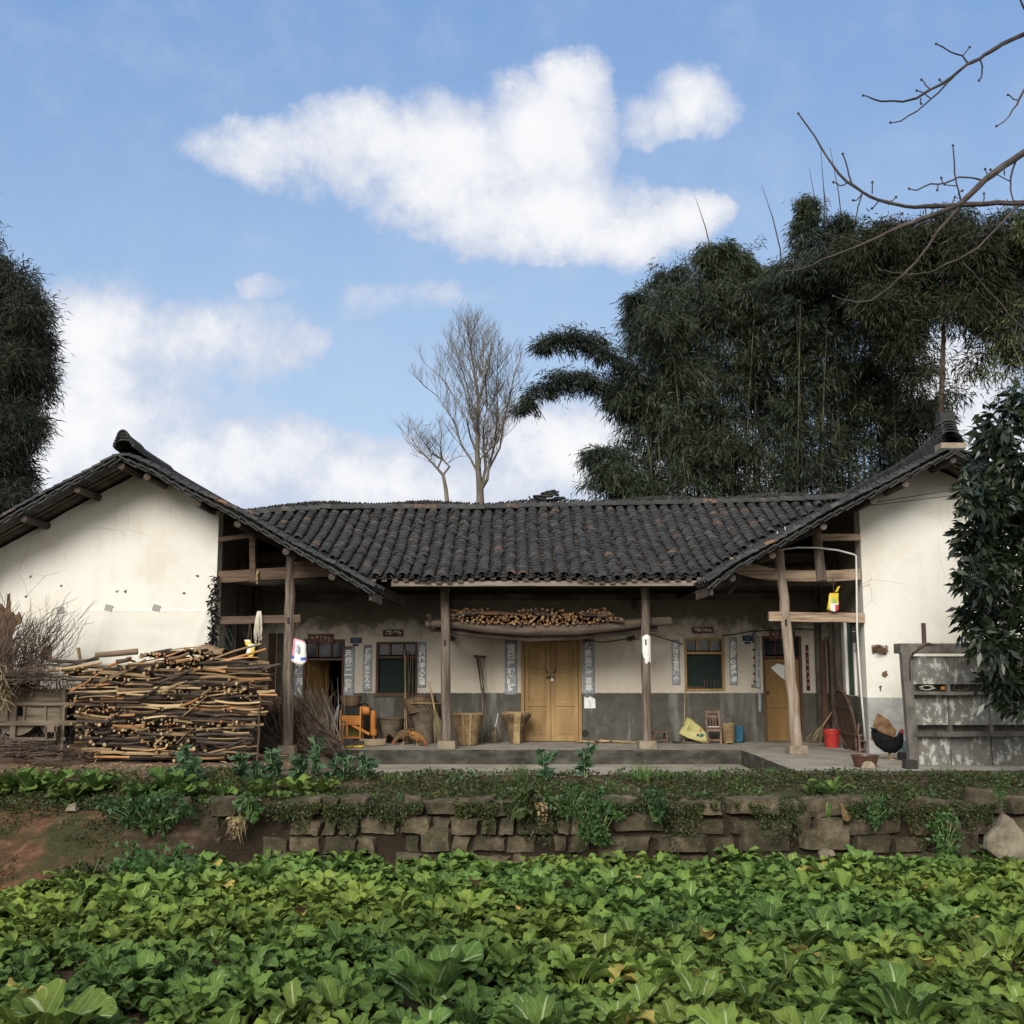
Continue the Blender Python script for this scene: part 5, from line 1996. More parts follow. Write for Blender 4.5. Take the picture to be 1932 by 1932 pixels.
# near leafless branches coming in from a tree outside the right edge
Yn = 9.6
cn = lambda q: [(1484.8 + a * .3308, b * .3308) for a, b in q]
g = Vector((5.75, Yn, FIELD_Z))
t = thing('leafless_tree', 'near leafless tree whose thin branches reach in from the upper right', 'tree', g)
mb = MB()
mb.tube([Vector((0, 0, -.05)), Vector((-.05, 0, 2)), Vector((.1, 0, 4)), Vector((-.1, 0, 6.5)), Vector((-.2, 0, 8.2))], [.14, .12, .10, .07, .03], 10, jit=.05)
mb.build('trunk', M_bark, parent=t, smooth=60)
NEAR = [
    ([(1900, 30), (1600, 130), (1352, 195), (1230, 250), (1150, 300), (1100, 335), (1030, 365), (940, 440), (820, 510), (740, 560), (660, 580), (540, 578), (480, 560), (435, 545)], .036, .008),
    ([(950, 438), (890, 500), (820, 565), (740, 635), (650, 690), (590, 700)], .015, .008),
    ([(1030, 358), (1000, 318), (930, 295), (850, 250)], .012, .009), ([(1000, 318), (1022, 295), (1042, 270)], .010, .008),
    ([(1100, 335), (1115, 380), (1112, 420), (1095, 460)], .012, .009), ([(820, 510), (790, 485), (767, 455)], .010, .008),
    ([(822, 563), (780, 530), (740, 517)], .010, .007), ([(905, 488), (885, 470), (870, 455)], .008, .007), ([(765, 560), (765, 592)], .009, .007),
    ([(1900, 560), (1600, 740), (1352, 870), (1230, 950), (1130, 1025), (1060, 1095), (985, 1165), (870, 1215), (750, 1255), (650, 1290), (540, 1345), (440, 1390), (340, 1430), (200, 1480), (100, 1530), (0, 1548)], .060, .007),
    ([(1900, 1120), (1600, 1150), (1352, 1157), (1200, 1155), (1050, 1165), (950, 1172), (850, 1175), (730, 1182), (620, 1165), (520, 1140), (430, 1095), (340, 1035), (260, 940), (200, 850), (110, 710), (65, 648)], .042, .009),
    ([(985, 1170), (930, 1240), (860, 1320), (810, 1400), (740, 1490), (660, 1570), (580, 1645), (480, 1715), (400, 1725), (300, 1705), (265, 1690)], .024, .007),
    ([(1500, 1060), (1352, 1160), (1290, 1200), (1200, 1300), (1090, 1415), (980, 1480), (870, 1525), (810, 1555), (700, 1567), (600, 1555), (530, 1540)], .022, .006),
    ([(1000, 1495), (1060, 1550), (1130, 1640), (1200, 1710), (1260, 1790), (1352, 1880), (1500, 1990)], .008, .016),
    ([(1120, 1032), (1060, 1015), (980, 1010), (900, 1045), (820, 1048), (740, 1085), (697, 1077)], .013, .008),
    ([(990, 1140), (965, 1040), (955, 930), (947, 830)], .012, .008), ([(890, 1048), (880, 1015)], .009, .008), ([(862, 1050), (857, 1085)], .009, .007),
    ([(965, 1060), (930, 1058), (900, 1052)], .008, .006), ([(975, 1110), (1000, 1088)], .008, .006),
    ([(1305, 920), (1275, 1020), (1275, 1080), (1295, 1160), (1302, 1230)], .013, .008), ([(1275, 1035), (1235, 1015), (1160, 968)], .009, .007), ([(1240, 1000), (1235, 960), (1145, 1000), (1130, 965)], .010, .008),
    ([(1500, 300), (1352, 515), (1310, 600), (1270, 660), (1195, 720)], .02, .008), ([(1315, 570), (1285, 560), (1260, 542)], .009, .008),
    ([(1500, 260), (1352, 45), (1328, -10)], .02, .014), ([(370, 1048), (345, 960), (318, 878)], .012, .009), ([(345, 1042), (300, 1060), (265, 1040)], .010, .008),
    ([(430, 1098), (405, 1180), (380, 1280)], .011, .007), ([(432, 1100), (400, 1140), (378, 1143)], .009, .007), ([(486, 1105), (487, 1040)], .008, .008), ([(525, 1142), (485, 1190)], .009, .007), ([(585, 1150), (622, 1125)], .007, .006),
    ([(790, 1182), (800, 1260), (828, 1350)], .009, .006), ([(1120, 1160), (1124, 1105)], .008, .007), ([(1200, 1290), (1185, 1225)], .008, .006), ([(450, 1390), (380, 1370), (310, 1355)], .008, .005),
    ([(640, 1290), (630, 1255), (590, 1240)], .007, .006), ([(630, 1258), (658, 1218)], .007, .006), ([(1352, 1150), (1300, 1150)], .012, .01), ([(940, 1170), (958, 1125)], .009, .007)]
mb = MB()
for q, r0, r1 in NEAR:
    pp = [P(a, b, Yn + .35 * math.sin((a - 1932) * .008)) - g for a, b in cn(q)]
    n = len(pp)
    # split for natural bends
    f = [pp[0]]
    for i in range(1, n):
        mid = pp[i - 1].lerp(pp[i], .5) + Vector((R.uniform(-.008, .008), 0, R.uniform(-.008, .008)))
        f += [mid, pp[i]]
    mb.tube(f, [(r0 + (r1 - r0) * k / (len(f) - 1)) * .66 * R.uniform(.9, 1.12) for k in range(len(f))], 6)
    e = f[-1]
    mb.lathe([(.0, -.012), (.011, -.006), (.013, .004), (.0, .018)], 6, M=Matrix.Translation(e))
for q in NEAR[:1] + NEAR[9:11]:
    a_, b_ = cn([q[0][0]])[0]
    e = P(a_, b_, Yn + .35 * math.sin((a_ - 1932) * .008)) - g
    mb.tube([Vector((0, 0, e.z - .5)), e], [.06, q[1] * .8], 6)
mb.build('branches', M_twig, parent=t, smooth=60)
# ------------------------------------------------------------------ object materials
def split_mat(name, stops, scale=3.0, stretch=(.5, 8, 8)):
    m, t, b = base(name, .85, .2)
    c = ramp(t, rnd(t), stops)
    n = nz(t, scale, 6, .65, stretch)
    c = mixc(t, smooth(t, n, .35, .7), c, mixc(t, 1.0, c, (.62, .58, .52), 'MULTIPLY'))
    t.links.new(c, b.inputs['Base Color'])
    bump(t, b, n, .5, .01)
    return m


M_split = split_mat('split wood face', [(0, (.10, .066, .04)), (.3, (.22, .152, .086)), (.65, (.36, .255, .14)), (.85, (.50, .375, .21)), (.89, (.43, .215, .095)), (1, (.48, .26, .12))])
M_end = split_mat('sawn wood end', [(0, (.19, .125, .065)), (.45, (.36, .25, .135)), (.8, (.52, .39, .225)), (.86, (.42, .20, .09)), (1, (.48, .25, .11))], 14, (1, 1, 1))
M_logbark = mat('firewood bark', (.018, .014, .012), (.055, .042, .034), 8, .95, .7, (.6, 3, 3), .5, cc=(.10, .08, .065))
M_brush = mat('dry brushwood', (.028, .019, .015), (.075, .054, .041), 6, .9, .4, var=.8, cc=(.15, .118, .092))
M_straw = leaf_mat('straw', (.12, .095, .05), (.27, .22, .12))
M_plank = mat('old grey plank', (.06, .048, .033), (.145, .117, .084), 2.4, .9, .5, (.6, 7, 7), .35, cc=(.21, .175, .135))
M_plankv = mat('old grey post', (.06, .047, .033), (.14, .113, .08), 2.4, .9, .5, (7, 7, .6), .3, cc=(.20, .17, .13))


def woven(name, ca, cb, fz=55.0, ang=28.0, var=.2):
    """basketwork: over-and-under weave in height and around the axis"""
    m, t, b = base(name, .75, .25)
    c = N(t, 'ShaderNodeTexCoord')
    s = N(t, 'ShaderNodeSeparateXYZ')
    t.links.new(c.outputs['Object'], s.inputs[0])
    th = math_(t, 'ARCTAN2', s.outputs[1], s.outputs[0])
    a = math_(t, 'SINE', math_(t, 'MULTIPLY', th, ang))
    row = math_(t, 'SINE', math_(t, 'MULTIPLY', s.outputs[2], fz * 2))
    par = math_(t, 'SIGN', math_(t, 'SINE', math_(t, 'MULTIPLY', s.outputs[2], fz)))
    h = math_(t, 'MULTIPLY', math_(t, 'ABSOLUTE', row), math_(t, 'ADD', .6, math_(t, 'MULTIPLY', math_(t, 'MULTIPLY', a, par), .4)))
    n = nz(t, 6, 6, .6)
    col = mixc(t, smooth(t, n, .3, .7), ca, cb)
    col = mixc(t, smooth(t, h, .05, .55), mixc(t, 1.0, col, (.42, .4, .38), 'MULTIPLY'), col)
    t.links.new(col, b.inputs['Base Color'])
    bump(t, b, h, .6, .01)
    return m


M_bask = woven('bamboo basketwork', (.20, .13, .065), (.36, .26, .14))
M_bask2 = woven('old grey basketwork', (.11, .085, .058), (.22, .18, .125))
M_bask3 = woven('brown basketwork', (.13, .085, .05), (.26, .18, .105))
M_rim = mat('split bamboo rim', (.22, .15, .07), (.38, .28, .15), 9, .7, .2)
M_bam = mat('dry bamboo pole', (.24, .16, .075), (.40, .29, .15), 4, .6, .15, (5, 5, .8), .2)
M_toolwood = mat('dark handled tool wood', (.05, .038, .03), (.13, .10, .075), 3, .85, .4, (5, 5, .8))
M_orange = mat('orange machine paint', (.33, .12, .025), (.50, .19, .04), 3, .5, .2, var=.1, cc=(.55, .24, .06))
M_redpl = plain('red plastic', (.42, .035, .03), .4, .4)
M_bluepl = plain('pale blue plastic', (.30, .42, .44), .45, .4)
M_hutch = None
M_paperw = mat('white paper', (.62, .63, .62), (.80, .80, .78), 6, .9, .15, var=.05)
M_ink = plain('white couplet ink', (.86, .85, .78), .8, .2)
M_darkink = plain('dark ink', (.05, .06, .08), .8, .2)
M_cloth = mat('pale cloth', (.42, .38, .30), (.62, .57, .47), 8, .9, .3)
M_bluecloth = mat('blue cloth', (.015, .06, .10), (.03, .12, .18), 8, .9, .4)
M_yelsack = mat('yellow woven sack', (.34, .32, .12), (.46, .44, .19), 5, .6, .5, var=.1)
M_yel = plain('yellow plastic', (.72, .52, .03), .4, .4)
M_brownpot = mat('brown glazed tub', (.045, .022, .016), (.09, .045, .032), 6, .35, .2)
M_pinkbag = plain('white and pink bag film', (.78, .70, .70), .35, .45)


def couplet_mat(name, seed, faded=.75):
    """red couplet paper bleached to blue grey, red left near the top"""
    m, t, b = base(name, .9, .15)
    c = N(t, 'ShaderNodeTexCoord')
    s = N(t, 'ShaderNodeSeparateXYZ')
    t.links.new(c.outputs['Object'], s.inputs[0])
    n = nz(t, 5, 5, .6, off=(seed, 0, 0))
    n2 = nz(t, 24, 4, .6, off=(seed, 3, 0))
    pale = mixc(t, smooth(t, n2, .35, .7), (.22, .25, .28), (.36, .385, .40))
    zt = math_(t, 'ADD', s.outputs[2], math_(t, 'MULTIPLY', math_(t, 'SUBTRACT', n, .5), .5))
    red = smooth(t, zt, faded, faded + .3)
    col = mixc(t, red, pale, (.085, .018, .03))
    t.links.new(col, b.inputs['Base Color'])
    return m


def text_mesh(body, size, m, name='lettering', bold=.012, line=1.0, ext=.0012, squeeze=1.0):
    cu = bpy.data.curves.new(name, 'FONT')
    cu.body = body
    cu.size = size
    cu.align_x = 'CENTER'
    cu.space_line = line
    cu.offset = bold
    cu.extrude = ext
    cu.resolution_u = 3
    ob = bpy.data.objects.new(name + '_tmp', cu)
    COL.objects.link(ob)
    dg = bpy.context.evaluated_depsgraph_get()
    me = bpy.data.meshes.new_from_object(ob.evaluated_get(dg))
    COL.objects.unlink(ob)
    bpy.data.objects.remove(ob)
    M4 = Matrix.Scale(squeeze, 4, (1, 0, 0)) @ Matrix.Rotation(PI / 2, 4, 'X')
    me.transform(M4)
    me.materials.clear()
    me.materials.append(m)
    me.name = name
    o = bpy.data.objects.new(name, me)
    COL.objects.link(o)
    return o, me


def on_floor(px, py, z=0.0):
    u, w_ = ratio(px, py)
    Y = min(22.4, (z - EYE_Z) / w_)
    return Vector((u * Y, Y, z))


# ------------------------------------------------------------------ couplets, plaques and papers on the porch wall
def couplet(px0, px1, py0, py1, chars, lab, seed, faded=.78, nm='paper_couplet', ink=M_ink, wav=.006):
    a, b = P(px0, py0, YW), P(px1, py1, YW)
    wd, h = b.x - a.x, a.z - b.z
    c = Vector(((a.x + b.x) / 2, YW - .004, b.z))
    mb = MB()

    def f(u, v):
        e = wav * noise.noise(Vector((seed, v * 9, 5 * u)))
        return Vector(((u - .5) * wd + e * (2 if u in (0, 1) else .5), -.004 - abs(.006 * noise.noise(Vector((u * 2, v * 6, seed)))), v * h))
    mb.sheet(f, 4, 24, 0, .5)
    o = mb.build(nm, couplet_mat('faded couplet paper', seed, faded * h), loc=c, smooth=180, solid=.003)
    tag(o, lab, 'couplet', 'wedding couplets on the porch wall')
    n = len(chars)
    size = min(h / n * .86, wd * .78)
    for k, ch in enumerate(chars):
        if ch == ' ':
            continue
        t_, me = text_mesh(ch, size, ink, 'lettering', bold=.006 * size / .12)
        xs_ = [v.co.x for v in me.vertices]
        zs_ = [v.co.z for v in me.vertices]
        if not zs_:
            bpy.data.objects.remove(t_)
            continue
        cx, cz = (min(xs_) + max(xs_)) / 2, (min(zs_) + max(zs_)) / 2
        zc = h * (1 - .07) - (h * .87) * (k + .5) / n
        sc = R.uniform(.92, 1.08)
        me.transform(Matrix.Translation((R.uniform(-.008, .008), -.0185, zc)) @ Matrix.Rotation(R.uniform(-.06, .06), 4, 'Y') @ Matrix.Scale(sc, 4) @ Matrix.Translation((-cx, 0, -cz)))
        t_.name = 'character'
        t_.parent = o
    return o


couplet(952.5, 976, 1207, 1311, '吉日佳期諧好', 'bleached couplet strip left of the ochre double door, bold white characters', 1, .86)
couplet(1098.5, 1122.5, 1206, 1310, '良辰美景灯百年', 'bleached couplet strip right of the ochre double door', 2, .86)
couplet(686, 701, 1217, 1304, '好姻缘天之人大', 'narrow torn couplet strip left of the left window', 3, .8)
couplet(789, 804, 1211, 1297, '心相印幸人之福', 'narrow couplet strip between the left window and the left column', 4, .95)
couplet(648, 668, 1219, 1313, '天作二一世缘', 'wide worn grey couplet strip right of the dark open doorway', 5, .8)
couplet(556, 573, 1219, 1318, '百年良月人', 'half hidden couplet strip left of the dark open doorway', 6, .5)
couplet(1266.5, 1283.5, 1207, 1292, '天作之合结良缘', 'bleached couplet strip left of the right window', 7, .97)
couplet(1375, 1392, 1203, 1292, '永结同心成佳偶', 'bleached couplet strip right of the right window', 8, .97)
couplet(1427, 1436.5, 1199, 1344, '一二三人大 ', 'long thin pale couplet strip left of the brown single door', 9, 1.1)
couplet(1519, 1528, 1217, 1303, '小人之心上下', 'thin red-brown couplet strip right of the brown single door', 10, -.4, ink=M_cloth)


def flat(name, px0, px1, py0, py1, m, lab, cat, th=.012, off=.0, extra=None, tilt=0):
    a, b = P(px0, py0, YW), P(px1, py1, YW)
    c = Vector(((a.x + b.x) / 2, YW - off, b.z))
    mb = MB()
    wd, h = b.x - a.x, a.z - b.z
    mb.box((0, -th / 2 - .003, h / 2), (wd, th, h))
    o = mb.build(name, m, loc=c, bevel=.003)
    tag(o, lab, cat)
    return o, wd, h


M_plq = mat('brown red plaque', (.055, .025, .02), (.11, .05, .04), 9, .8, .3, cc=(.16, .09, .07))
M_blu = plain('dark blue number plate', (.012, .022, .07), .5, .4)
for px0, px1, py0, py1, lab, n in ((582, 630, 1196, 1214, 'wooden board with torn red paper over the dark doorway', 5), (723, 761, 1188, 1201, 'red brown paper banner above the left window', 6),
                                   (1306, 1346, 1183, 1195, 'red brown paper banner above the right window', 7), (1450, 1499, 1191, 1209, 'red brown board over the brown single door', 5)):
    o, wd, h = flat('door_banner', px0, px1, py0, py1, M_plq, lab, 'banner', .02, .03 if px0 in (582, 1450) else 0)
    mb = MB()       # scraps of white lettering left along it
    for k in range(n):
        for q in range(4):
            x = -wd * .4 + wd * .8 * (k + .5) / n + R.uniform(-.02, .02)
            z = h * R.uniform(.35, .8)
            mb.box((x, -.0255, z), (R.uniform(.008, .04), .002, R.uniform(.008, .03)), (0, R.uniform(-1, 1), 0))
    mb.build('worn_lettering', M_ink if n > 5 else M_cloth, parent=o)
for px, py, s, lab in ((661, 1203, 1, 'small blue house number plate right of the dark doorway'), (1400, 1199, 1, 'small blue house number plate left of the brown single door')):
    o, wd, h = flat('number_plate', px, px + 22, py, py + 10.5, M_blu, lab, 'plate', .006)
    mb = MB()
    mb.box((-.01, -.006, -.035), (wd * .5, .006, .05))
    mb.box((0, -.0102, h * .62), (wd * .55, .002, .012), m=1)
    mb.box((0, -.0102, h * .34), (wd * .35, .002, .012), m=1)
    mb.build('tab', [M_blu, plain('plate lettering', (.12, .16, .3), .6)], parent=o)


def paper(name, outline, Y, m, lab, th=.003, cat='paper', wav=.0):
    pl = [P(a, b, Y) for a, b in outline]
    c = pl[0]
    mb = MB()
    n = len(pl)
    q = [p - c + Vector((0, wav * R.uniform(-1, 1), 0)) for p in pl]
    mb.add(q + [p + Vector((0, th, 0)) for p in q], [tuple(range(n)), tuple(reversed(range(n, 2 * n)))] + [(i, i + n, (i + 1) % n + n, (i + 1) % n) for i in range(n)])
    o = mb.build(name, m, loc=c)
    return tag(o, lab, cat)


o = paper('paper_sheet', [(1102, 1314), (1108, 1317), (1114, 1314), (1123, 1319), (1123.5, 1336), (1102.5, 1336.5)][::-1], YW - .012, M_paperw, 'torn pale paper on the grey dado below the right door couplet')
mb = MB()
for k in range(3):
    mb.tube([(.09 + .02 * k, -.004, .02 + .05 * k), (.12, -.004, .04 + .04 * k), (.14 - .03 * k, -.004, .07 + .035 * k)], .004, 4)
mb.build('lettering', M_bluecloth, parent=o)
paper('paper_sheet', [(1454, 1260), (1467, 1251.5), (1482, 1256), (1482, 1284), (1470, 1275)][::-1], YW + .025, M_paperw, 'pale paper stuck askew on the brown single door')
# paper wrapped on the porch column right of the doors
a = P(1219, 1225, YC)
mb = MB()
a0, a1 = P(1219, 1197, YC), P(1219, 1257, YC)
hh = a0.z - a1.z


def wrap(u, v):
    an = -2.6 + u * 2.2
    cut = (.12 * abs(math.sin(u * 7)) if v < .01 else 0) + (-.1 * abs(u - .5) if v > .99 else 0)
    return Vector((math.cos(an) * .094, math.sin(an) * .094, hh * v + cut))


mb.sheet(wrap, 10, 8)
tag(mb.build('paper_scroll', M_paperw, loc=(a.x, YC, a1.z), smooth=180, solid=.003), 'torn white paper wrapped round the right porch column', 'paper')

# ------------------------------------------------------------------ wires, pipe, meter
def wire(name, path, r, m, lab, cat='cable', group=None, n=4):
    q = [P(*p) for p in path]
    c = q[0]
    mb = MB()
    mb.tube([p - c for p in q], r, n + 1)
    return tag(mb.build(name, m, loc=c, smooth=180), lab, cat, group)


wire('cable', [(1095, 1206, 22.74), (1137, 1212, 22.5), (1180, 1206, 21.8), (1216, 1194, 21.05)], .011, M_black, 'black cable sagging from the double door to the right porch column')
wire('cable', [(1222, 1194, 21.05), (1250, 1204, 21.9), (1288, 1215, 22.76)], .011, M_black, 'black cable from the right porch column to the right window')
wire('cable', [(1362, 1200, 22.78), (1390, 1196, 22.76), (1416, 1191, 22.76), (1470, 1188, 22.76), (1510, 1186, 22.77), (1560, 1190, 22.6)], .011, M_black, 'black cable running from the right window over the brown door')
wire('power_line', [(1500, 975, 20.6), (1622, 952, 19.75), (1790, 926, 19.3), (1960, 905, 18.8)], .007, M_black, 'upper of two thin power lines crossing the right gable', n=3)
wire('power_line', [(1500, 979, 20.6), (1622, 956, 19.75), (1790, 936, 19.3), (1960, 918, 18.8)], .007, M_black, 'lower of two thin power lines crossing the right gable', n=3)
o = wire('conduit', [(1424.5, 1191, 22.77), (1424.5, 1240, 22.77), (1424.5, 1289, 22.77)], .008, M_black, 'upright black cable with clips beside the thin couplet', n=4)
mb = MB()
for k in range(7):
    mb.box((-.045, -.008, -.06 - k * .16), (.035, .012, .035))
mb.build('clip', M_black, parent=o)
mb = MB()
mb.box((0, -.03, .05), (.085, .06, .11))
mb.box((-.09, -.03, .03), (.07, .05, .05), m=1)
tag(mb.build('switch_box', [M_bluepl, M_rim], loc=P(1429, 1296, YW - .002)), 'small switch box at the foot of the clipped black cable', 'box')
q = [(1470, 1037, 19.70), (1505, 1033, 19.68), (1542, 1033.5, 19.66), (1580, 1038, 19.68), (1611, 1046, 19.72), (1615, 1049, 19.72), (1616, 1090, 19.72), (1617, 1185, 19.72), (1620, 1240, 19.72), (1626, 1320, 19.74), (1633, 1398, 19.78)]
wire('pvc_pipe', q, .017, M_cream, 'white plastic pipe bent along the tie beams and down the right wing corner', 'pipe', n=8)
for px, py, lab in ((1467, 1023, 'lower white insulator under the roof by the leaning column'), (1482, 1014, 'upper white insulator under the roof by the leaning column')):
    mb = MB()
    mb.lathe([(.0, 0), (.025, 0), (.04, .02), (.03, .035), (.042, .05), (.03, .07), (.012, .08), (0, .08)], 12)
    mb.tube([(0, 0, -.02), (0, 0, .20)], .008, 6)
    tag(mb.build('insulator', M_cream, loc=P(px, py, 19.95), smooth=50), lab, 'insulator')
mb = MB()
mb.box((0, 0, .11), (.12, .07, .20))
mb.box((0, -.04, .13), (.09, .01, .07), m=1)
for k in range(3):
    mb.tube([(-.03 + k * .03, -.01, .0), (-.04 + k * .035, -.02, -.09), (.0, .0, -.16)], .006, 4)
mb.box((-.01, -.005, .30), (.1, .06, .16))
tag(mb.build('electric_meter', [M_black, M_glass], loc=P(1613, 1214, 19.9), bevel=.004), 'black electric meter box on the right wing corner under the lower beam', 'meter')

# ------------------------------------------------------------------ firewood
def log_mesh(L, r, split, bow=.0):
    """billet along x: bark round or split wedge, bark / split face / sawn end as materials 0 1 2"""
    mb = MB()
    if split:
        k = R.choice((3, 4, 4, 5))
        sec = [(math.cos(2 * PI * (j + R.uniform(-.22, .22)) / k) * r * R.uniform(.75, 1.2), math.sin(2 * PI * (j + R.uniform(-.22, .22)) / k) * r * R.uniform(.6, 1.05)) for j in range(k)]
    else:
        k = 8
        sec = [(math.cos(2 * PI * j / k) * r, math.sin(2 * PI * j / k) * r) for j in range(k)]
    n = 4 if L > .4 else 2
    bz, by = R.uniform(-bow, bow), R.uniform(-bow, bow)
    vs = []
    for i in range(n + 1):
        t = i / n
        s = 1 - .18 * t + R.uniform(-.06, .06)
        o = 4 * t * (1 - t)
        for a, b in sec:
            vs.append(((t - .5) * L, a * s + by * o + R.uniform(-.06, .06) * r, b * s + bz * o + R.uniform(-.06, .06) * r))
    rr = R.random()
    bark = set(R.sample(range(k), 1)) if split and R.random() < .6 else set()
    for i in range(n):
        for j in range(k):
            m = (0 if j in bark else 1) if split else 0
            mb.add([], [], m)
            f = (i * k + j, (i + 1) * k + j, (i + 1) * k + (j + 1) % k, i * k + (j + 1) % k)
            mb.f.append(f)
            mb.m.append(m)
            mb.r.append(rr)
    mb.v = vs
    for f in (tuple(range(k)), tuple(reversed(range(n * k, n * k + k)))):
        mb.f.append(f)
        mb.m.append(2)
        mb.r.append(min(1, rr * .7 + R.random() * .3))
    return mb


LOGM = [M_logbark, M_split, M_end]


def stack(items, limit, name, lab, group, rest_name, big_first=True):
    """items: (x, y, z, L, r, split, euler, bow); the largest as single billets, the rest as one stack"""
    items.sort(key=lambda q: -(q[8]))
    rest_ = MB()
    for i, (x, y, z, L, r, sp_, eu, bow, vis) in enumerate(items):
        mb = log_mesh(L, r, sp_, bow)
        if i < limit:
            o = mb.build(name, LOGM, loc=(x, y, z), smooth=None if sp_ else 60)
            o.rotation_euler = eu
            tag(o, lab, 'firewood', group)
        else:
            M_ = Matrix.Translation((x, y, z)) @ Euler(eu).to_matrix().to_4x4()
            off = len(rest_.v)
            rest_.v.extend([tuple(M_ @ Vector(v)) for v in mb.v])
            rest_.f.extend([tuple(k + off for k in f) for f in mb.f])
            rest_.m.extend(mb.m)
            rest_.r.extend(mb.r)
    if rest_.v:
        tag(rest_.build(rest_name, LOGM), kind='stuff')


YP = 18.35
tx = [75, 100, 125, 160, 200, 240, 280, 310, 345, 380, 420, 455, 480, 500]
ty = [1254, 1246, 1247, 1252, 1256, 1243, 1238, 1228, 1225, 1228, 1232, 1238, 1246, 1258]
px2x = lambda px: P(px, 1300, YP).x
topz = lambda x: P(966, float(np.interp(CX + x * F / YP, tx, ty)), YP).z


def left_edge(z):
    py = 1250 - (z - 1.6) / YP * F
    return px2x(float(np.interp(py, [1245, 1262, 1275, 1310, 1345, 1380, 1432], [76, 84, 122, 128, 140, 146, 150])))


def right_edge(z):
    py = 1250 - (z - 1.6) / YP * F
    return px2x(float(np.interp(py, [1245, 1262, 1330, 1345, 1380, 1425], [488, 497, 492, 478, 466, 462])))


items = []
z = .04
row = 0
while z < 1.92:
    h = R.uniform(.046, .066)
    x = left_edge(z) + R.uniform(0, .05)
    xr = right_edge(z)
    mode = R.random() < .16
    while x < xr:
        if z > topz(x):
            x += .08
            continue
        rightpart = x > px2x(370)
        if R.random() < .16:
            mode = not mode
        top = z > topz(x) - .16
        if (mode and R.random() < .5) or (top and R.random() < .25) or R.random() < .025:
            L = min(R.uniform(.25, .95), max(.3, xr + .12 - x))
            r = h * R.uniform(.28, .60)
            items.append((x + L / 2, YP - R.uniform(-.02, .08), z + h / 2, L, r, R.random() < .8, (R.uniform(-3, 3), R.gauss(0, .05) - (.4 * R.random() if top else 0), R.uniform(-.12, .12)), .03, L * r * 2))
            x += L * R.uniform(.6, 1.0)
        else:
            r = h * R.uniform(.24, .66)
            if R.random() < .10:
                x += r * 2.4
                continue
            L = .72
            items.append((x, YP + .30 + R.uniform(-.13, .10), z + h / 2 + R.uniform(-.012, .012), L, r, R.random() < (.85 if rightpart else .55),
                          (R.uniform(-3, 3), R.uniform(-.10, .10), PI / 2 * -1 + R.gauss(0, .20)), .02, r * r * 4))
            x += r * 2.05
    z += h
    row += 1
for k in range(16):      # loose tilted sticks over the front and the top
    x = R.uniform(px2x(140), px2x(480))
    z = R.uniform(.15, topz(x))
    L = R.uniform(.3, .6)
    items.append((x, YP - .11, min(z, topz(x) + .03), L, R.uniform(.018, .03), R.random() < .7, (R.uniform(-3, 3), R.uniform(-.75, .1), R.uniform(-.4, .4)), .03, L * .05))
stack(items, 215, 'firewood_log', 'cut log of the big firewood stack before the left gable', 'firewood stacked before the left gable', 'firewood_stack')
mb = MB()
mb.poly([(px2x(150), .0), (px2x(462), .0), (px2x(470), .9), (px2x(486), 1.55), (px2x(420), 1.66), (px2x(330), 1.70), (px2x(240), 1.55), (px2x(150), 1.45), (px2x(135), .9)], YP + .20, YP + .95)
tag(mb.build('firewood_core', M_logbark), kind='stuff')
# the round pole lying on the stack, bark sheet and sacking
mb = MB()
a, b = P(281, 1236.5, YP + .1), P(409 * .635, 1230, YP + .1)
mb.tube([P(180, 1236, YP), P(220, 1233, YP + .05), P(260, 1229, YP + .1)], [.045, .05, .052], 10, capm=2)
c = mb.v[0]
o = tag(mb.build('round_log', [mat('peeled brown log', (.11, .07, .05), (.21, .145, .105), 4, .85, .3, (1, 5, 5)), M_split, M_end], loc=c, org=c, smooth=50), 'thick smooth round log lying on the left half of the firewood stack', 'log')
mb = MB()
mb.sheet(lambda u, v: Vector((-.45 + .92 * u, -.1 + .38 * v, .06 * math.sin(u * PI) + .03 * math.sin(v * 5 + u * 3) - .05 * u)), 14, 6)
tag(mb.build('bark_sheet', M_logbark, loc=P(360, 1235, YP + .15), smooth=180, solid=.012), 'curled black bark sheet on top of the firewood stack', 'bark')
mb = MB()
for i, (x, w_, h) in enumerate(((-.05, .62, .13),)):
    mb.sheet(lambda u, v: Vector((-.32 + .66 * u, -.2 + .5 * v, (.17 * math.sin(min(1, u * 1.25) * PI * .8) * math.sin(v * PI) ** .4) + .012 * noise.noise(Vector((u * 9, v * 9, 1))))), 16, 10)
tag(mb.build('earth_sack', mat('brown sacking', (.13, .085, .05), (.24, .165, .10), 12, .95, .8), loc=P(387, 1235, YP + .45), smooth=180, solid=.01), 'brown sack lying on the right half of the firewood stack', 'sack')
for px, py, L, lab in ((215 * .64 + 12, 1235, .2, 'short log stub standing on the left end of the firewood stack'),):
    mb = log_mesh(.25, .035, True)
    o = mb.build('log_stub', LOGM, loc=P(150, 1236, YP + .1))
    o.rotation_euler = (0, 1.35, 0)
    tag(o, lab, 'log')
mb = MB()
mb.tube([(0, 0, 0), (.02, 0, .45), (.01, 0, .92)], .018, 6)
tag(mb.build('stake', M_redbark, loc=(P(485, 1420, YP - .1).x, YP - .1, -.02)), 'thin brown stake beside the right end of the firewood stack', 'stake')

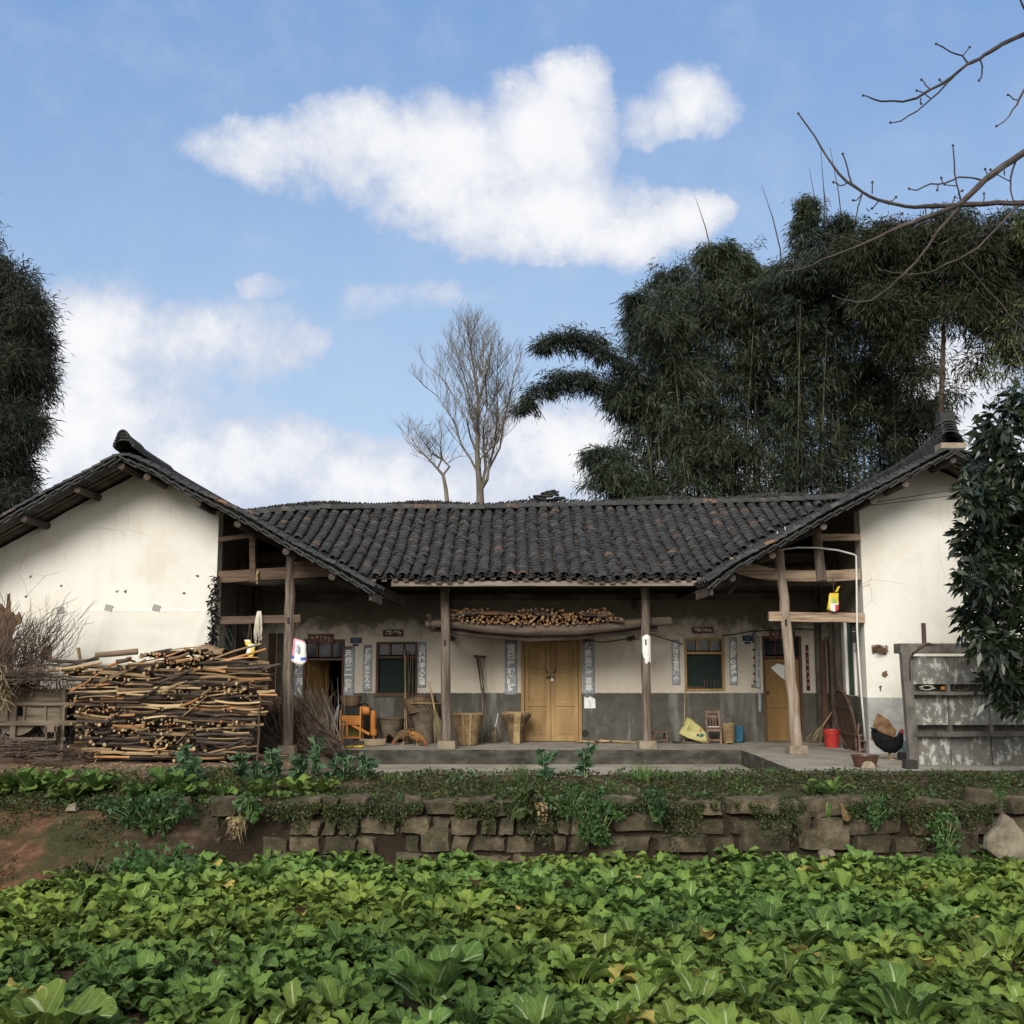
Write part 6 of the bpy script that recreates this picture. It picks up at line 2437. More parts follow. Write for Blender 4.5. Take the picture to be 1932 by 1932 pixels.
n = 1500
X = NR.uniform(-8.2, -3.6, n)
Yp = NR.uniform(16.2, 18.25, n)
C = np.array([(x, y, H(x, y) + .006) for x, y in zip(X, Yp)])
D = NR.normal(size=(n, 3))
D[:, 2] *= .12
L = NR.uniform(.02, .13, n) * NR.choice([.6, 1, 1.4], n)
tag(quads('wood_litter', leafquads(C, D, L, np.minimum(L * .3, .018)), NR.random(n), M_split), kind='stuff')
# log shelf between the porch columns and the firewood on it
YS = 21.16
for pth, r, lab in (([(803, 1178, .07), (850, 1176, .095), (920, 1185, .105), (1000, 1189, .12), (1090, 1187, .12), (1160, 1181, .10), (1220, 1174, .09), (1266, 1172, .085)], 0, 'thick bowed log carrying firewood across the porch columns'),
                    ([(812, 1186, .05), (900, 1197, .06), (1000, 1205, .065), (1100, 1201, .06), (1200, 1190, .055), (1240, 1186, .05)], .16, 'thin dark log hanging under the thick bowed log')):
    q = [P(a, b, YS + r) for a, b, _ in pth]
    c = q[0]
    mb = MB()
    mb.tube([p - c for p in q], [x for _, _, x in pth], 12, jit=.05, capm=1)
    tag(mb.build('shelf_log', [mat('sooty shelf log', (.045, .034, .027), (.11, .085, .066), 3, .9, .5, (.6, 5, 5)) if r == 0 else M_darkwood, M_end], loc=c, smooth=60), lab, 'log')
tx2 = [850, 865, 880, 900, 915, 930, 950, 965, 985, 1000, 1050, 1085, 1110, 1130, 1150, 1165, 1180]
ty2 = [1164, 1152, 1148, 1146, 1150, 1155, 1158, 1155, 1150, 1149, 1150, 1157, 1150, 1148, 1156, 1164, 1170]
bx2, by2 = [850, 920, 1000, 1090, 1180], [1170, 1178, 1180, 1178, 1172]
items = []
s = YS / F
for px in np.arange(851, 1182, 4.6):
    b0, t0 = float(np.interp(px, bx2, by2)), float(np.interp(px, tx2, ty2))
    py = b0 - 2
    while py > t0:
        r = R.uniform(2.2, 4.0) * s
        p = P(px + R.uniform(-1.5, 1.5), py, YS)
        ly = R.random() < .10 and py < t0 + 14
        items.append((p.x, p.y + R.uniform(-.06, .05) + (.1 if not ly else -.14), p.z, .5 if not ly else R.uniform(.3, .6), r, R.random() < .7, (R.uniform(-3, 3), R.uniform(-.1, .1), (-PI / 2 + R.gauss(0, .12)) if not ly else R.uniform(-.3, .3)), .01, r * r))
        py -= r * 1.75 / s
M_split2 = split_mat('red brown split face', [(0, (.09, .05, .028)), (.5, (.20, .115, .06)), (1, (.33, .19, .095))])
M_end2 = split_mat('red brown sawn end', [(0, (.15, .085, .045)), (.5, (.28, .165, .085)), (1, (.44, .285, .15))], 14, (1, 1, 1))
LOGM = [M_logbark, M_split2, M_end2]
stack(items, 85, 'firewood_billet', 'short firewood billet piled on the log shelf over the double door', 'firewood on the log shelf', 'shelf_firewood')
LOGM = [M_logbark, M_split, M_end]
mb = log_mesh(.3, .06, True)
o = mb.build('wood_wedge', LOGM, loc=P(812, 1173, YS - .05))
o.rotation_euler = (0, 1.2, .6)
tag(o, 'pale wood wedge stuck on the left end of the log shelf', 'wood')
mb = MB()
for k in range(2):
    mb.beam((0, 0, 0 + k * .0), (0, .0, 0), .01, .01) if False else None
tag(MB().box((0, .9, -.10), (.07, 1.6, .09)).box((3.63, .9, -.10), (.07, 1.6, .09)).build('bracket', M_darkwood, parent=house, loc=P(846, 1192, YS) - HO), None)


# ------------------------------------------------------------------ brushwood
def brush(mb, n, p0, p1, jit0, jit1, r=(.004, .012), fork=.5, bend=.12):
    for k in range(n):
        u = R.random()
        a = Vector(p0[0]).lerp(Vector(p0[1]), u) + Vector((R.gauss(0, jit0), R.gauss(0, jit0), R.gauss(0, jit0 * .6)))
        v = min(1, max(0, u + R.gauss(0, .18)))
        b = Vector(p1[0]).lerp(Vector(p1[1]), v) + Vector((R.gauss(0, jit1), R.gauss(0, jit1), R.gauss(0, jit1)))
        m1 = a.lerp(b, .35) + Vector((R.gauss(0, bend), R.gauss(0, bend), R.gauss(0, bend))) * .6
        m2 = a.lerp(b, .7) + Vector((R.gauss(0, bend), R.gauss(0, bend), R.gauss(0, bend) - .02))
        rr = R.uniform(*r)
        mb.tube([a, m1, m2, b], [rr, rr * .85, rr * .65, rr * .3], 4)
        while R.random() < fork:
            q = m1.lerp(m2, R.random()) if R.random() < .5 else m2.lerp(b, R.random())
            d = (b - a).normalized() + Vector((R.gauss(0, .5), R.gauss(0, .5), R.gauss(0, .5)))
            e = q + d.normalized() * R.uniform(.12, .45)
            mb.tube([q, q.lerp(e, .5) + Vector((R.gauss(0, .02), R.gauss(0, .02), R.gauss(0, .02))), e], [rr * .55, rr * .4, rr * .2], 3)


g = Vector((P(30, 1400, 18.75).x, 18.75, 0))
mb = MB()
B = lambda px, py, Y: P(px, py, Y)
brush(mb, 150, (B(-60, 1300, 18.5), B(40, 1310, 18.7)), (B(-40, 1150, 18.6), B(100, 1200, 18.8)), .12, .16, (.004, .011), .62, .12)
brush(mb, 90, (B(-40, 1330, 18.3), B(60, 1300, 18.5)), (B(40, 1180, 18.5), B(150, 1165, 18.9)), .1, .16, (.004, .009), .6, .14)
brush(mb, 130, (B(-60, 1290, 18.3), B(60, 1265, 18.35)), (B(60, 1262, 18.2), B(128, 1285, 18.2)), .06, .07, (.004, .010), .4, .05)
brush(mb, 260, (B(-60, 1300, 19.0), B(140, 1300, 19.1)), (B(-60, 1415, 19.0), B(135, 1415, 19.1)), .12, .12, (.006, .014), .4, .08)  # sticks added behind the machine, standing in for the shade there
tag(mb.build('brushwood_heap', M_brush, loc=g, org=g), 'big tangled heap of dark brushwood on the winnowing machine at the left edge', 'brushwood')
g = Vector((P(60, 1420, 18.0).x, 17.9, 0))
mb = MB()
brush(mb, 95, (B(-70, 1415, 17.9), B(60, 1425, 17.8)), (B(60, 1412, 17.9), B(185, 1420, 17.9)), .05, .06, (.005, .013), .4, .05)
brush(mb, 40, (B(-70, 1385, 18.0), B(-20, 1400, 17.9)), (B(20, 1400, 17.9), B(110, 1418, 17.8)), .05, .05, (.005, .012), .4, .05)
tag(mb.build('fallen_sticks', M_brush, loc=g, org=g), 'scattered dry sticks on the ground under the winnowing machine', 'sticks')
n = 420
C = np.array([tuple(B(R.uniform(-40, 14), R.uniform(1250, 1335), 18.2 + R.uniform(-.1, .2))) for _ in range(n)])
D = NR.normal(size=(n, 3)) * .5 + np.array([.4, -.4, -.5])
g = Vector((C[0][0], 18.2, 1.0))
tag(quads('straw_bundle', leafquads(C, D, NR.uniform(.12, .32, n), .014), NR.random(n), M_straw, loc=g, org=g), 'dull straw bundle hanging at the far left edge', 'straw')
# stick bundles between the firewood and the doorway
g = Vector((P(560, 1415, 20.3).x, 20.2, 0))
mb = MB()
brush(mb, 170, (B(470, 1330, 20.5), B(560, 1318, 20.7)), (B(560, 1405, 20.0), B(640, 1412, 20.3)), .10, .10, (.006, .017), .3, .06)
brush(mb, 110, (B(480, 1345, 20.2), B(560, 1335, 20.4)), (B(520, 1412, 19.95), B(600, 1414, 20.0)), .10, .08, (.005, .014), .4, .06)
brush(mb, 80, (B(470, 1320, 20.8), B(570, 1312, 20.9)), (B(500, 1390, 20.6), B(600, 1400, 20.6)), .10, .08, (.005, .012), .4, .1)
tag(mb.build('stick_pile', M_brush, loc=g, org=g), 'sprawling pile of dark sticks around the foot of the left column', 'sticks')
g = Vector((P(620, 1412, 20.6).x, 20.6, 0))
mb = MB()
brush(mb, 85, (B(602, 1410, 20.4), B(648, 1412, 20.6)), (B(572, 1305, 20.9), B(622, 1312, 21.0)), .05, .13, (.004, .010), .4, .04)
mb.tube([B(648, 1412, 20.4), B(626, 1350, 20.6), B(611, 1312, 20.7), B(607, 1298, 20.7)], [.016, .016, .014, .012], 6)
mb.tube([B(611, 1315, 20.7), B(616, 1308, 20.7), B(622, 1285, 20.7)], [.008, .006, .003], 4)
mb.tube([B(614, 1340, 20.7), B(626, 1312, 20.7), B(638, 1300, 20.7)], [.007, .005, .003], 4)
tag(mb.build('stick_bundle', mat('grey dry sticks', (.09, .07, .055), (.20, .165, .13), 6, .9, .4, var=.6), loc=g, org=g), 'upright bundle of grey sticks leaning before the dark doorway', 'sticks')
mb = MB()
for k in range(60):
    mb.box((R.gauss(0, .16), R.gauss(0, .08), R.uniform(0, .05)), (R.uniform(.04, .11), R.uniform(.02, .04), .008), (R.uniform(-.5, .5), R.uniform(-.5, .5), R.uniform(0, 6)))
tag(mb.build('wood_chips', M_split, loc=Vector((P(519, 1421, 19.4).x, 19.0, 0.0))), 'small heap of orange wood chips by the left column foot', 'wood chips')
mb = MB()
for k in range(36):
    a = R.uniform(-.45, .5)
    mb.tube([(a - .18, R.uniform(-.08, .08), .012 + R.uniform(0, .05)), (a + R.uniform(.1, .3), R.uniform(-.1, .1), .012 + R.uniform(0, .03))], R.uniform(.006, .014), 5)
tag(mb.build('twig_litter', M_split, loc=on_floor(1140, 1400)), 'thin kindling scattered on the porch right of the double door', 'kindling')

# ------------------------------------------------------------------ winnowing machine at the left
YM = 18.62
g = Vector((P(75, 1424, YM).x, YM, 0))
wm = thing('winnowing_machine', 'old grey wooden winnowing machine left of the firewood stack', 'machine', g)


def lp(px, py, dy=0.0):
    p = P(px, py, YM) - g
    return Vector((p.x, dy, p.z))


zb = 0.0
for px, py0 in ((30.5, 1292), (121.5, 1300)):
    for dy in (0, .62):
        mb = MB()
        t = lp(px, py0)
        mb.box((t.x, dy, t.z / 2), (.085, .07, t.z))
        mb.build('leg', M_plankv, parent=wm, bevel=.005)
mb = MB()
for py in (1328, 1364, 1394):
    a, b = lp(26 if py > 1390 else -60, py), lp(125 if py > 1390 else 160, py)
    mb.beam((a.x, -.03 + .004, a.z), (b.x, -.03 + .004, b.z), .05, .055 if py != 1364 else .08)
mb.build('rail', M_plank, parent=wm, bevel=.004)
mb = MB()        # side panel with a round hole
cx_, cz_ = lp(33, 1346).x, lp(33, 1346).z
hr = .118
x0_, x1_ = lp(-60, 1346).x, lp(125, 1346).x
z0_, z1_ = lp(30, 1366).z, lp(30, 1300).z
nseg = 24
ring = [(cx_ + hr * math.cos(2 * PI * k / nseg), cz_ + hr * math.sin(2 * PI * k / nseg)) for k in range(nseg)]
outer = []
for k in range(nseg):
    a = 2 * PI * k / nseg
    d = (math.cos(a), math.sin(a))
    s = min((abs((x1_ if d[0] > 0 else x0_) - cx_) / max(1e-6, abs(d[0]))), (abs((z1_ if d[1] > 0 else z0_) - cz_) / max(1e-6, abs(d[1]))))
    outer.append((cx_ + d[0] * s, cz_ + d[1] * s))
# corners
for cxn, czn in ((x0_, z0_), (x0_, z1_), (x1_, z0_), (x1_, z1_)):
    k = min(range(nseg), key=lambda i: (outer[i][0] - cxn) ** 2 + (outer[i][1] - czn) ** 2)
    outer[k] = (cxn, czn)
vs = [(x, .02, z) for x, z in ring] + [(x, .02, z) for x, z in outer]
mb.add(vs, [(k, (k + 1) % nseg, nseg + (k + 1) % nseg, nseg + k) for k in range(nseg)], 0, .5)
mb.build('side_panel', M_plank, parent=wm, solid=.025)
mb = MB()
mb.box(((x0_ + x1_) / 2, .35, (z0_ + z1_) / 2), (x1_ - x0_ - .05, .5, z1_ - z0_ - .02))
mb.build('inner_dark', M_black, parent=wm)  # solid black filler standing in for the shade inside the machine
for px in (14, 46.5, 86):        # vertical battens on the panel
    mb = MB()
    a = lp(px, 1346)
    mb.box((a.x, -.004, (lp(px, 1331).z + lp(px, 1360).z) / 2), (.04, .02, lp(px, 1331).z - lp(px, 1360).z))
    mb.build('batten', M_plankv, parent=wm)
mb = MB()        # fan drum under the panel
Mr = Matrix.Translation((lp(31, 1347).x, .02, cz_)) @ Matrix.Rotation(PI / 2, 4, 'X')
r_ = .365
mb.add([(lp(31, 1347).x + r_ * math.cos(a), y, cz_ + r_ * math.sin(a)) for y in (.03, .55) for a in np.linspace(PI + .12, 2 * PI - .12, 18)],
       [(i, i + 1, 19 + i, 18 + i) for i in range(17)] + [tuple(range(17, -1, -1)), tuple(range(18, 36))])
mb.build('fan_drum', M_plank, parent=wm)
mb = MB()        # outlet chute
a, b = lp(96, 1368), lp(114, 1396)
mb.box(((a.x + b.x) / 2, -.1, a.z - .02), (.19, .2, .025), (.5, 0, 0))
mb.box(((a.x + b.x) / 2, -.2, (a.z + b.z) / 2 + .07), (.2, .02, .10))
for x in (a.x + .012, b.x - .012):
    mb.box((x, -.12, (a.z + b.z) / 2), (.022, .18, .22))
mb.box(((a.x + b.x) / 2, -.12, b.z + .02), (.19, .2, .02))
mb.build('chute', M_plankv, parent=wm)
mb = MB()
mb.add([(lp(66, 1366).x, .1, z0_), (lp(98, 1366).x, .1, z0_), (lp(92, 1386).x, .12, lp(0, 1386).z), (lp(80, 1386).x, .12, lp(0, 1386).z)], [(0, 1, 2, 3)])
mb.build('hopper', M_plank, parent=wm, solid=.02)

# ------------------------------------------------------------------ plastic sheet and vine on the left gable
a, b = P(104, 1146, YG), P(411, 1246, YG)
c = Vector((a.x, YG - .008, b.z - .1))
wd, hh = b.x - a.x, a.z - b.z + .1


def sheetf(u, v):
    x, z = u * wd, v * hh
    sag = .018 * math.sin(u * 3 * PI) ** 2 * (1 if v > .99 else 0)
    cut = max(0, (u - .925) / .075)
    z = min(z, hh - .0 - sag - cut * .42)
    fold = sum(.014 * math.exp(-((u - (k + (1 - v) * s_)) / .018) ** 2) for k, s_ in ((.31, -.08), (.335, -.02), (.62, .04), (.93, -.12)))
    return Vector((x, -.004 - fold - .006 * abs(noise.noise(Vector((u * 5, v * 3, 8)))), z))


mb = MB()
mb.sheet(sheetf, 80, 18)
M_film = mat('milky plastic film', (.56, .55, .49), (.65, .64, .575), 1.5, .35, .15, (1, 1, 2), .05, spec=.4)
o = mb.build('plastic_sheet', M_film, loc=c, smooth=180, solid=.003)
tag(o, 'milky plastic sheet pinned to the left gable above the firewood stack', 'sheet')
for px, py, s in ((115, 1151, 17), (206, 1147, 16), (296, 1147, 17)):
    p = P(px, py, YG) - c
    MB().box((p.x, -.02, p.z + .0), (.13, .012, .11), (0, R.uniform(-.3, .3), 0)).build('clip', plain('grey clip patch', (.33, .33, .30), .7), parent=o)
g = P(415, 1245, YG - .05)
g.z = .0
vt = thing('dead_vine', 'black dead vine climbing the right corner of the left gable', 'vine', g)
mb = MB()
for k in range(7):
    q = [Vector((XLW + R.uniform(-.05, .09) - g.x, -.03 - R.uniform(0, .06), z_)) for z_ in np.linspace(0, 1.6 + 1.4 * R.random(), 12)]
    q = [p + Vector((R.gauss(0, .025), R.gauss(0, .01), 0)) for p in q]
    mb.tube(q, [.016 * (1 - .06 * i) for i in range(12)], 5)
for k in range(30):
    x = XLW - g.x + R.uniform(.05, .42)
    z_ = R.uniform(1.2, 2.3)
    mb.tube([(x - R.uniform(0, .2), -.02, z_), (x, -.05, z_ - .3), (x + R.uniform(-.1, .05), -.05, z_ - R.uniform(.7, 1.3))], [.006, .005, .003], 3)
mb.build('stem', M_black, parent=vt)
n = 520
C = np.stack([XLW - g.x + NR.normal(0.01, .045, n), -.05 - NR.random(n) * .06, NR.uniform(.9, 3.15, n)], 1)
D = NR.normal(size=(n, 3)) + np.array([0, -.3, -.8])
L = NR.uniform(.04, .11, n)
quads('dead_leaves', leafquads(C, D, L, L * .5), NR.random(n), plain('black dead leaves', (.018, .016, .014), .9, .1), parent=vt)
# ------------------------------------------------------------------ baskets
def basket(px, py, z, prof, lab, m=None, rim=None, straps=None, name='basket', sq=(1, 1), n=40, tilt=None, hole=None, Y=None, cat='basket'):
    c = P(px, py, Y) if Y else on_floor(px, py, z)
    if not Y and c.y > 22.74 - prof[-1][0] * 1.06:
        c.x *= (22.74 - prof[-1][0] * 1.06) / c.y
        c.y = 22.74 - prof[-1][0] * 1.06
    if Y:
        c.z = z
    t = thing(name, lab, cat, c, tilt=tilt)
    mb = MB()
    pr = []
    for i in range(len(prof) - 1):
        (r0, z0), (r1, z1) = prof[i], prof[i + 1]
        k = max(2, int((abs(z1 - z0) + abs(r1 - r0)) / .03))
        for q in range(k):
            pr.append((r0 + (r1 - r0) * q / k, z0 + (z1 - z0) * q / k))
    pr.append(prof[-1])
    vs, fs = [], []
    for i, (r_, z_) in enumerate(pr):
        for j in range(n):
            a = 2 * PI * j / n
            k = r_ * (1 + (.018 if (i + j) % 2 else -.018)) * (1 + .03 * math.sin(a * 2 + z_ * 4))
            vs.append((math.cos(a) * k * sq[0], math.sin(a) * k * sq[1], z_))
    for i in range(len(pr) - 1):
        for j in range(n):
            a = 2 * PI * (j + .5) / n
            if hole and pr[i][1] < hole[1] and abs(a - 1.5 * PI) < hole[0] * (1 - (pr[i][1] / hole[1]) ** 2) ** .5:
                continue
            fs.append((i * n + j, i * n + (j + 1) % n, (i + 1) * n + (j + 1) % n, (i + 1) * n + j))
    fs.append(tuple(range(n)))
    mb.add(vs, fs)
    mb.build('body', m or M_bask, parent=t, solid=.008, smooth=60)
    r_, z_ = prof[-1]
    mb = MB()
    mb.tube([(math.cos(a) * r_ * sq[0], math.sin(a) * r_ * sq[1], z_ + .006 * math.sin(a * 3)) for a in np.linspace(0, 2 * PI, 37)], .014, 6)
    mb.build('rim', rim or M_rim, parent=t, smooth=180)
    for ax, wd in (straps or []):
        mb = MB()
        vs = []
        for r_, z_ in prof:
            for s in (-1, 1):
                a = 1.5 * PI + ax
                vs.append(((math.cos(a) * (r_ + .016)) * sq[0] + s * wd / 2 * -math.sin(a), (math.sin(a) * (r_ + .016)) * sq[1] + s * wd / 2 * math.cos(a), z_))
        mb.add(vs, [(i * 2, i * 2 + 1, i * 2 + 3, i * 2 + 2) for i in range(len(prof) - 1)])
        mb.build('strap', M_rim, parent=t, solid=.012)
    return t


basket(882, 1406, 0, [(.175, .0), (.19, .03), (.235, .28), (.275, .50), (.30, .60)], 'tall woven pack basket with two pale straps right of the left porch column', M_bask, straps=[(-.28, .03), (.24, .035)])
basket(973, 1398, 0, [(.115, .0), (.12, .02), (.15, .22), (.20, .40), (.285, .52), (.30, .56), (.26, .60)], 'flared brown basket with a pale board, just left of the double door', M_bask3, straps=[(.12, .13)], rim=M_rim)
basket(737, 1391, 0, [(.145, .0), (.15, .04), (.20, .25), (.255, .44), (.265, .485)], 'grey basket with a torn hole at its foot beside the orange machine', M_bask2, hole=(.5, .16), rim=M_bask2)
basket(800, 1400, 0, [(.175, .0), (.18, .05), (.20, .30), (.235, .52), (.315, .72), (.37, .80)], 'tall grey-brown funnel basket standing below the left window', M_bask2, rim=M_rim)
basket(794, 1400, .60, [(.26, .0), (.27, .10), (.31, .20), (.34, .30)], 'brown basket tipped inside the tall funnel basket', M_bask3, rim=M_darkwood, tilt=(rad(-6), rad(-9)), Y=22.33)
basket(1375, 1402, 0, [(.10, .0), (.115, .03), (.125, .2), (.115, .34), (.112, .38)], 'round bamboo basket behind the wooden chair', M_bask, rim=M_rim, Y=22.35, straps=[])
mb = MB()
c = P(1375, 1402, 22.35)
mb.tube([(.11 * math.cos(a), 0, .36 + .17 * math.sin(a)) for a in np.linspace(0, PI, 12)], .009, 6)
hd = tag(mb.build('basket_handle', M_toolwood, loc=(0, 0, 0), smooth=180), None)
hd.parent = [o for o in COL.objects if o.name.startswith('basket.005')][0] if any(o.name.startswith('basket.005') for o in COL.objects) else None
hd.name = 'handle'
# herringbone tray lying at the porch edge
c = on_floor(702, 1408)
m, t, b = base('herringbone bamboo', .7, .25)
cc = N(t, 'ShaderNodeTexCoord')
s_ = N(t, 'ShaderNodeSeparateXYZ')
t.links.new(cc.outputs['Object'], s_.inputs[0])
zg = math_(t, 'ABSOLUTE', math_(t, 'SUBTRACT', math_(t, 'FRACT', math_(t, 'MULTIPLY', s_.outputs[0], 7.5)), .5))
st_ = math_(t, 'FRACT', math_(t, 'ADD', math_(t, 'MULTIPLY', s_.outputs[2], 24), math_(t, 'MULTIPLY', zg, 6)))
t.links.new(mixc(t, smooth(t, st_, .45, .62), (.07, .045, .03), (.42, .33, .21)), b.inputs['Base Color'])
mb = MB()
mb.sheet(lambda u, v: Vector(((u - .5) * (.50 + .03 * v), .05 - .09 * math.sin(u * PI) * 1.2 + .03 * v, .01 + v * .13)), 24, 4)
tr_ = tag(mb.build('woven_tray', m, loc=c, smooth=180, solid=.012), 'flat basket with bold herringbone weave at the porch edge', 'basket')
mb = MB()
mb.box((-.28, .06, .05), (.22, .2, .1))
tag(mb.build('wood_block', M_darkwood, loc=c + Vector((.02, 0.02, 0))), 'dark wooden block left of the herringbone basket', 'block')
mb = MB()
for k in range(7):
    mb.tube([(R.uniform(-.2, .2), R.uniform(-.05, .05), .015 + .01 * k % .03), (R.uniform(-.2, .2), R.uniform(-.06, .06), .03), (R.uniform(-.2, .24), R.uniform(-.05, .05), .015)], .012, 5)
tag(mb.build('yellow_rope', M_yel, loc=on_floor(668, 1411), smooth=180), 'yellow plastic cord lying at the left end of the porch', 'rope')

# ------------------------------------------------------------------ orange mill with a pan on it
YO = 21.9
g = Vector((P(662, 1398, YO).x, YO, 0))
ml = thing('mill_machine', 'orange hulling machine on a thin frame right of the dark doorway', 'machine', g)


def op(px, py, dy=0.0):
    p = P(px, py, YO) - g
    return Vector((p.x, dy, p.z))


for px in (643, 680.5):
    for dy in (0, .36):
        mb = MB()
        a = op(px, 1333 if px > 650 else 1340, dy)
        mb.beam((a.x, dy, 0), a, .028, .028)
        mb.build('leg', M_orange, parent=ml)
mb = MB()
for py in (1366, 1391.5):
    a, b = op(644, py), op(680, py)
    mb.beam((a.x, -.002, a.z), (b.x, -.002, b.z), .02, .03)
a = op(655, 1379)
mb.beam((a.x, -.001, op(0, 1367).z - .016), (a.x, -.001, op(0, 1391).z + .016), .03, .04)
a, b = op(664, 1368), op(697, 1385)
mb.beam((a.x, .02, a.z), (b.x, .02, b.z), .03, .05)
mb.build('frame', M_orange, parent=ml)
mb = MB()
a, b = op(644, 1334), op(680, 1349.5)
mb.box(((a.x + b.x) / 2, .18, (a.z + b.z) / 2), (b.x - a.x - .03, .36, a.z - b.z))
mb.build('belly', M_black, parent=ml, bevel=.01)
mb = MB()
a, b, c = op(645, 1350), op(680, 1350), op(655, 1364)
mb.poly([(c.x, c.z), (b.x, c.z), (b.x, b.z), (a.x, a.z), (a.x, c.z + .06)], .0, .3)
mb.build('hopper', M_orange, parent=ml)
mb = MB()
a, b = op(682, 1341), op(695, 1341)
mb.tube([(a.x - .02, .15, a.z), (b.x, .15, b.z)], .092, 16)
mb.tube([(b.x, .15, b.z), (b.x + .02, .15, b.z)], .06, 16)
mb.build('fan_housing', M_orange, parent=ml, smooth=40)
mb = MB()
a, b = op(703, 1341), op(703.5, 1388)
mb.tube([(a.x, .1, a.z), (a.x, .1, a.z - .02), (a.x + .0, .1, (a.z * .4 + b.z * .6)), (b.x, .1, b.z)], [.045, .055, .055, .05], 14)
mb.tube([(b.x, .1, b.z + .12), (b.x, .1, b.z + .05), (b.x, .1, b.z)], [.07, .072, .06], 14)
mb.tube([(b.x, .1, b.z), (b.x, .1, b.z - .06)], .015, 8)
mb.build('motor', M_orange, parent=ml, smooth=40)
mb = MB()
a, b = op(646, 1391), op(678, 1368)
mb.box(((a.x + b.x) / 2, .3, (a.z + b.z) / 2), (b.x - a.x, .02, b.z - a.z))
mb.build('back_panel', mat('olive panel', (.10, .085, .02), (.2, .17, .05), 7, .8), parent=ml)
c = P(661.5, 1334, YO)
t = basket(661.5, 1334, c.z + .005, [(.14, .0), (.16, .03), (.19, .12), (.205, .20)], 'shallow brown pan basket resting on the orange machine', M_bask3, rim=M_bask2, Y=YO + .17, name='pan_basket')
mb = MB()
mb.sheet(lambda u, v: Vector((-.05 + .3 * u, .05 * math.sin(v * 4), .02 + .12 * math.sin(u * 2.2) - .32 * u * u + .03 * noise.noise(Vector((u * 5, v * 5, 3))) + .0 * v)) + Vector((0, .25 * v, 0)), 10, 6)
tag(mb.build('black_film', M_black, loc=P(681, 1334, YO + .05), smooth=180, solid=.006), 'crumpled black plastic draped behind the pan basket', 'plastic')
mb = MB()
mb.sheet(lambda u, v: Vector((-.05 - .11 * v + .03 * math.sin(u * 8 + v * 4), .06 * u, -.45 * v + .03 * math.sin(u * 6))), 6, 12)
tag(mb.build('film_strip', plain('grey film', (.30, .31, .33), .4), loc=P(643, 1332, YO - .02), smooth=180, solid=.006), 'grey plastic strip hanging off the left of the orange machine', 'plastic')


# ------------------------------------------------------------------ poles, brooms, tools
def pole(name, path, r, m, lab, cat='pole', group=None, k=6):
    q = [Vector(p) for p in path]
    c = q[0]
    mb = MB()
    mb.tube([p - c for p in q], r, k)
    return tag(mb.build(name, m, loc=c, smooth=60), lab, cat, group)


for i, (x0, y0, x1, y1, m, r) in enumerate(((763, 1226, 768, 1400, M_bam, .013), (766, 1236, 763, 1398, M_bam, .011), (770, 1230, 773, 1396, M_toolwood, .012), (775, 1240, 768, 1399, M_toolwood, .013), (779, 1232, 777, 1380, M_toolwood, .011), (771, 1262, 775, 1390, M_bam, .009))):
    a, b = P(x1, y1, 22.25 + .03 * i), P(x0, y0, 22.68)
    a.z = .0
    pole('leaning_pole', [a, a.lerp(b, .5) + Vector((R.uniform(-.01, .01), 0, 0)), b], [r, r, r * .9], m, 'thin pole in the bunch leaning on the right side of the left window', 'pole', 'poles leaning on the left window')


def broom(a, b, lab, hl=.62, wd=.13, m=M_straw, handle=M_bam, r=.016, n=220):
    """handle from a (top) to b (tip of the bristles)"""
    a, b = Vector(a), Vector(b)
    t = thing('broom', lab, 'broom', b)
    d = b - a
    mb = MB()
    mb.tube([a - b, a - b + d * .3 + Vector((.005, 0, 0)), a - b + d * hl, a - b + d * (hl + .12)], [r, r, r * 1.1, r * .8], 7)
    for k in (.2, .4):
        mb.tube([a - b + d * (hl * k), a - b + d * (hl * k + .008)], r * 1.2, 7)
    mb.build('handle', handle, parent=t, smooth=50)
    s = d.cross(Vector((0, 1, 0)))
    s.normalize()
    st = np.array(a - b + d * (hl - .03))
    C = np.tile(st, (n, 1)) + NR.normal(0, .012, (n, 3))
    u = NR.uniform(-1, 1, n)[:, None]
    D = np.array(d * (1 - hl + .03)) + np.array(s) * u * wd + NR.normal(0, .02, (n, 3))
    L = np.linalg.norm(D, axis=1) * NR.uniform(.8, 1.0, n)
    V = leafquads(C, D, L, .016)
    quads('bristles', V, NR.random(n), m, parent=t)
    return t


broom(P(809.5, 1286, 21.75), P(832, 1402, 21.05), 'long bamboo broom leaning between funnel basket and left porch column', .50, .10)
a = on_floor(1531, 1397)
broom(P(1577, 1332, 22.3), a, 'long broom slanting against the right wing wall behind the leaning column', .55, .16)
a = on_floor(928, 1401)
broom(P(940, 1346, 22.5), a + Vector((0, .0, .01)), 'small hand broom on the porch left of the double door', .5, .11, handle=M_cloth, r=.010)
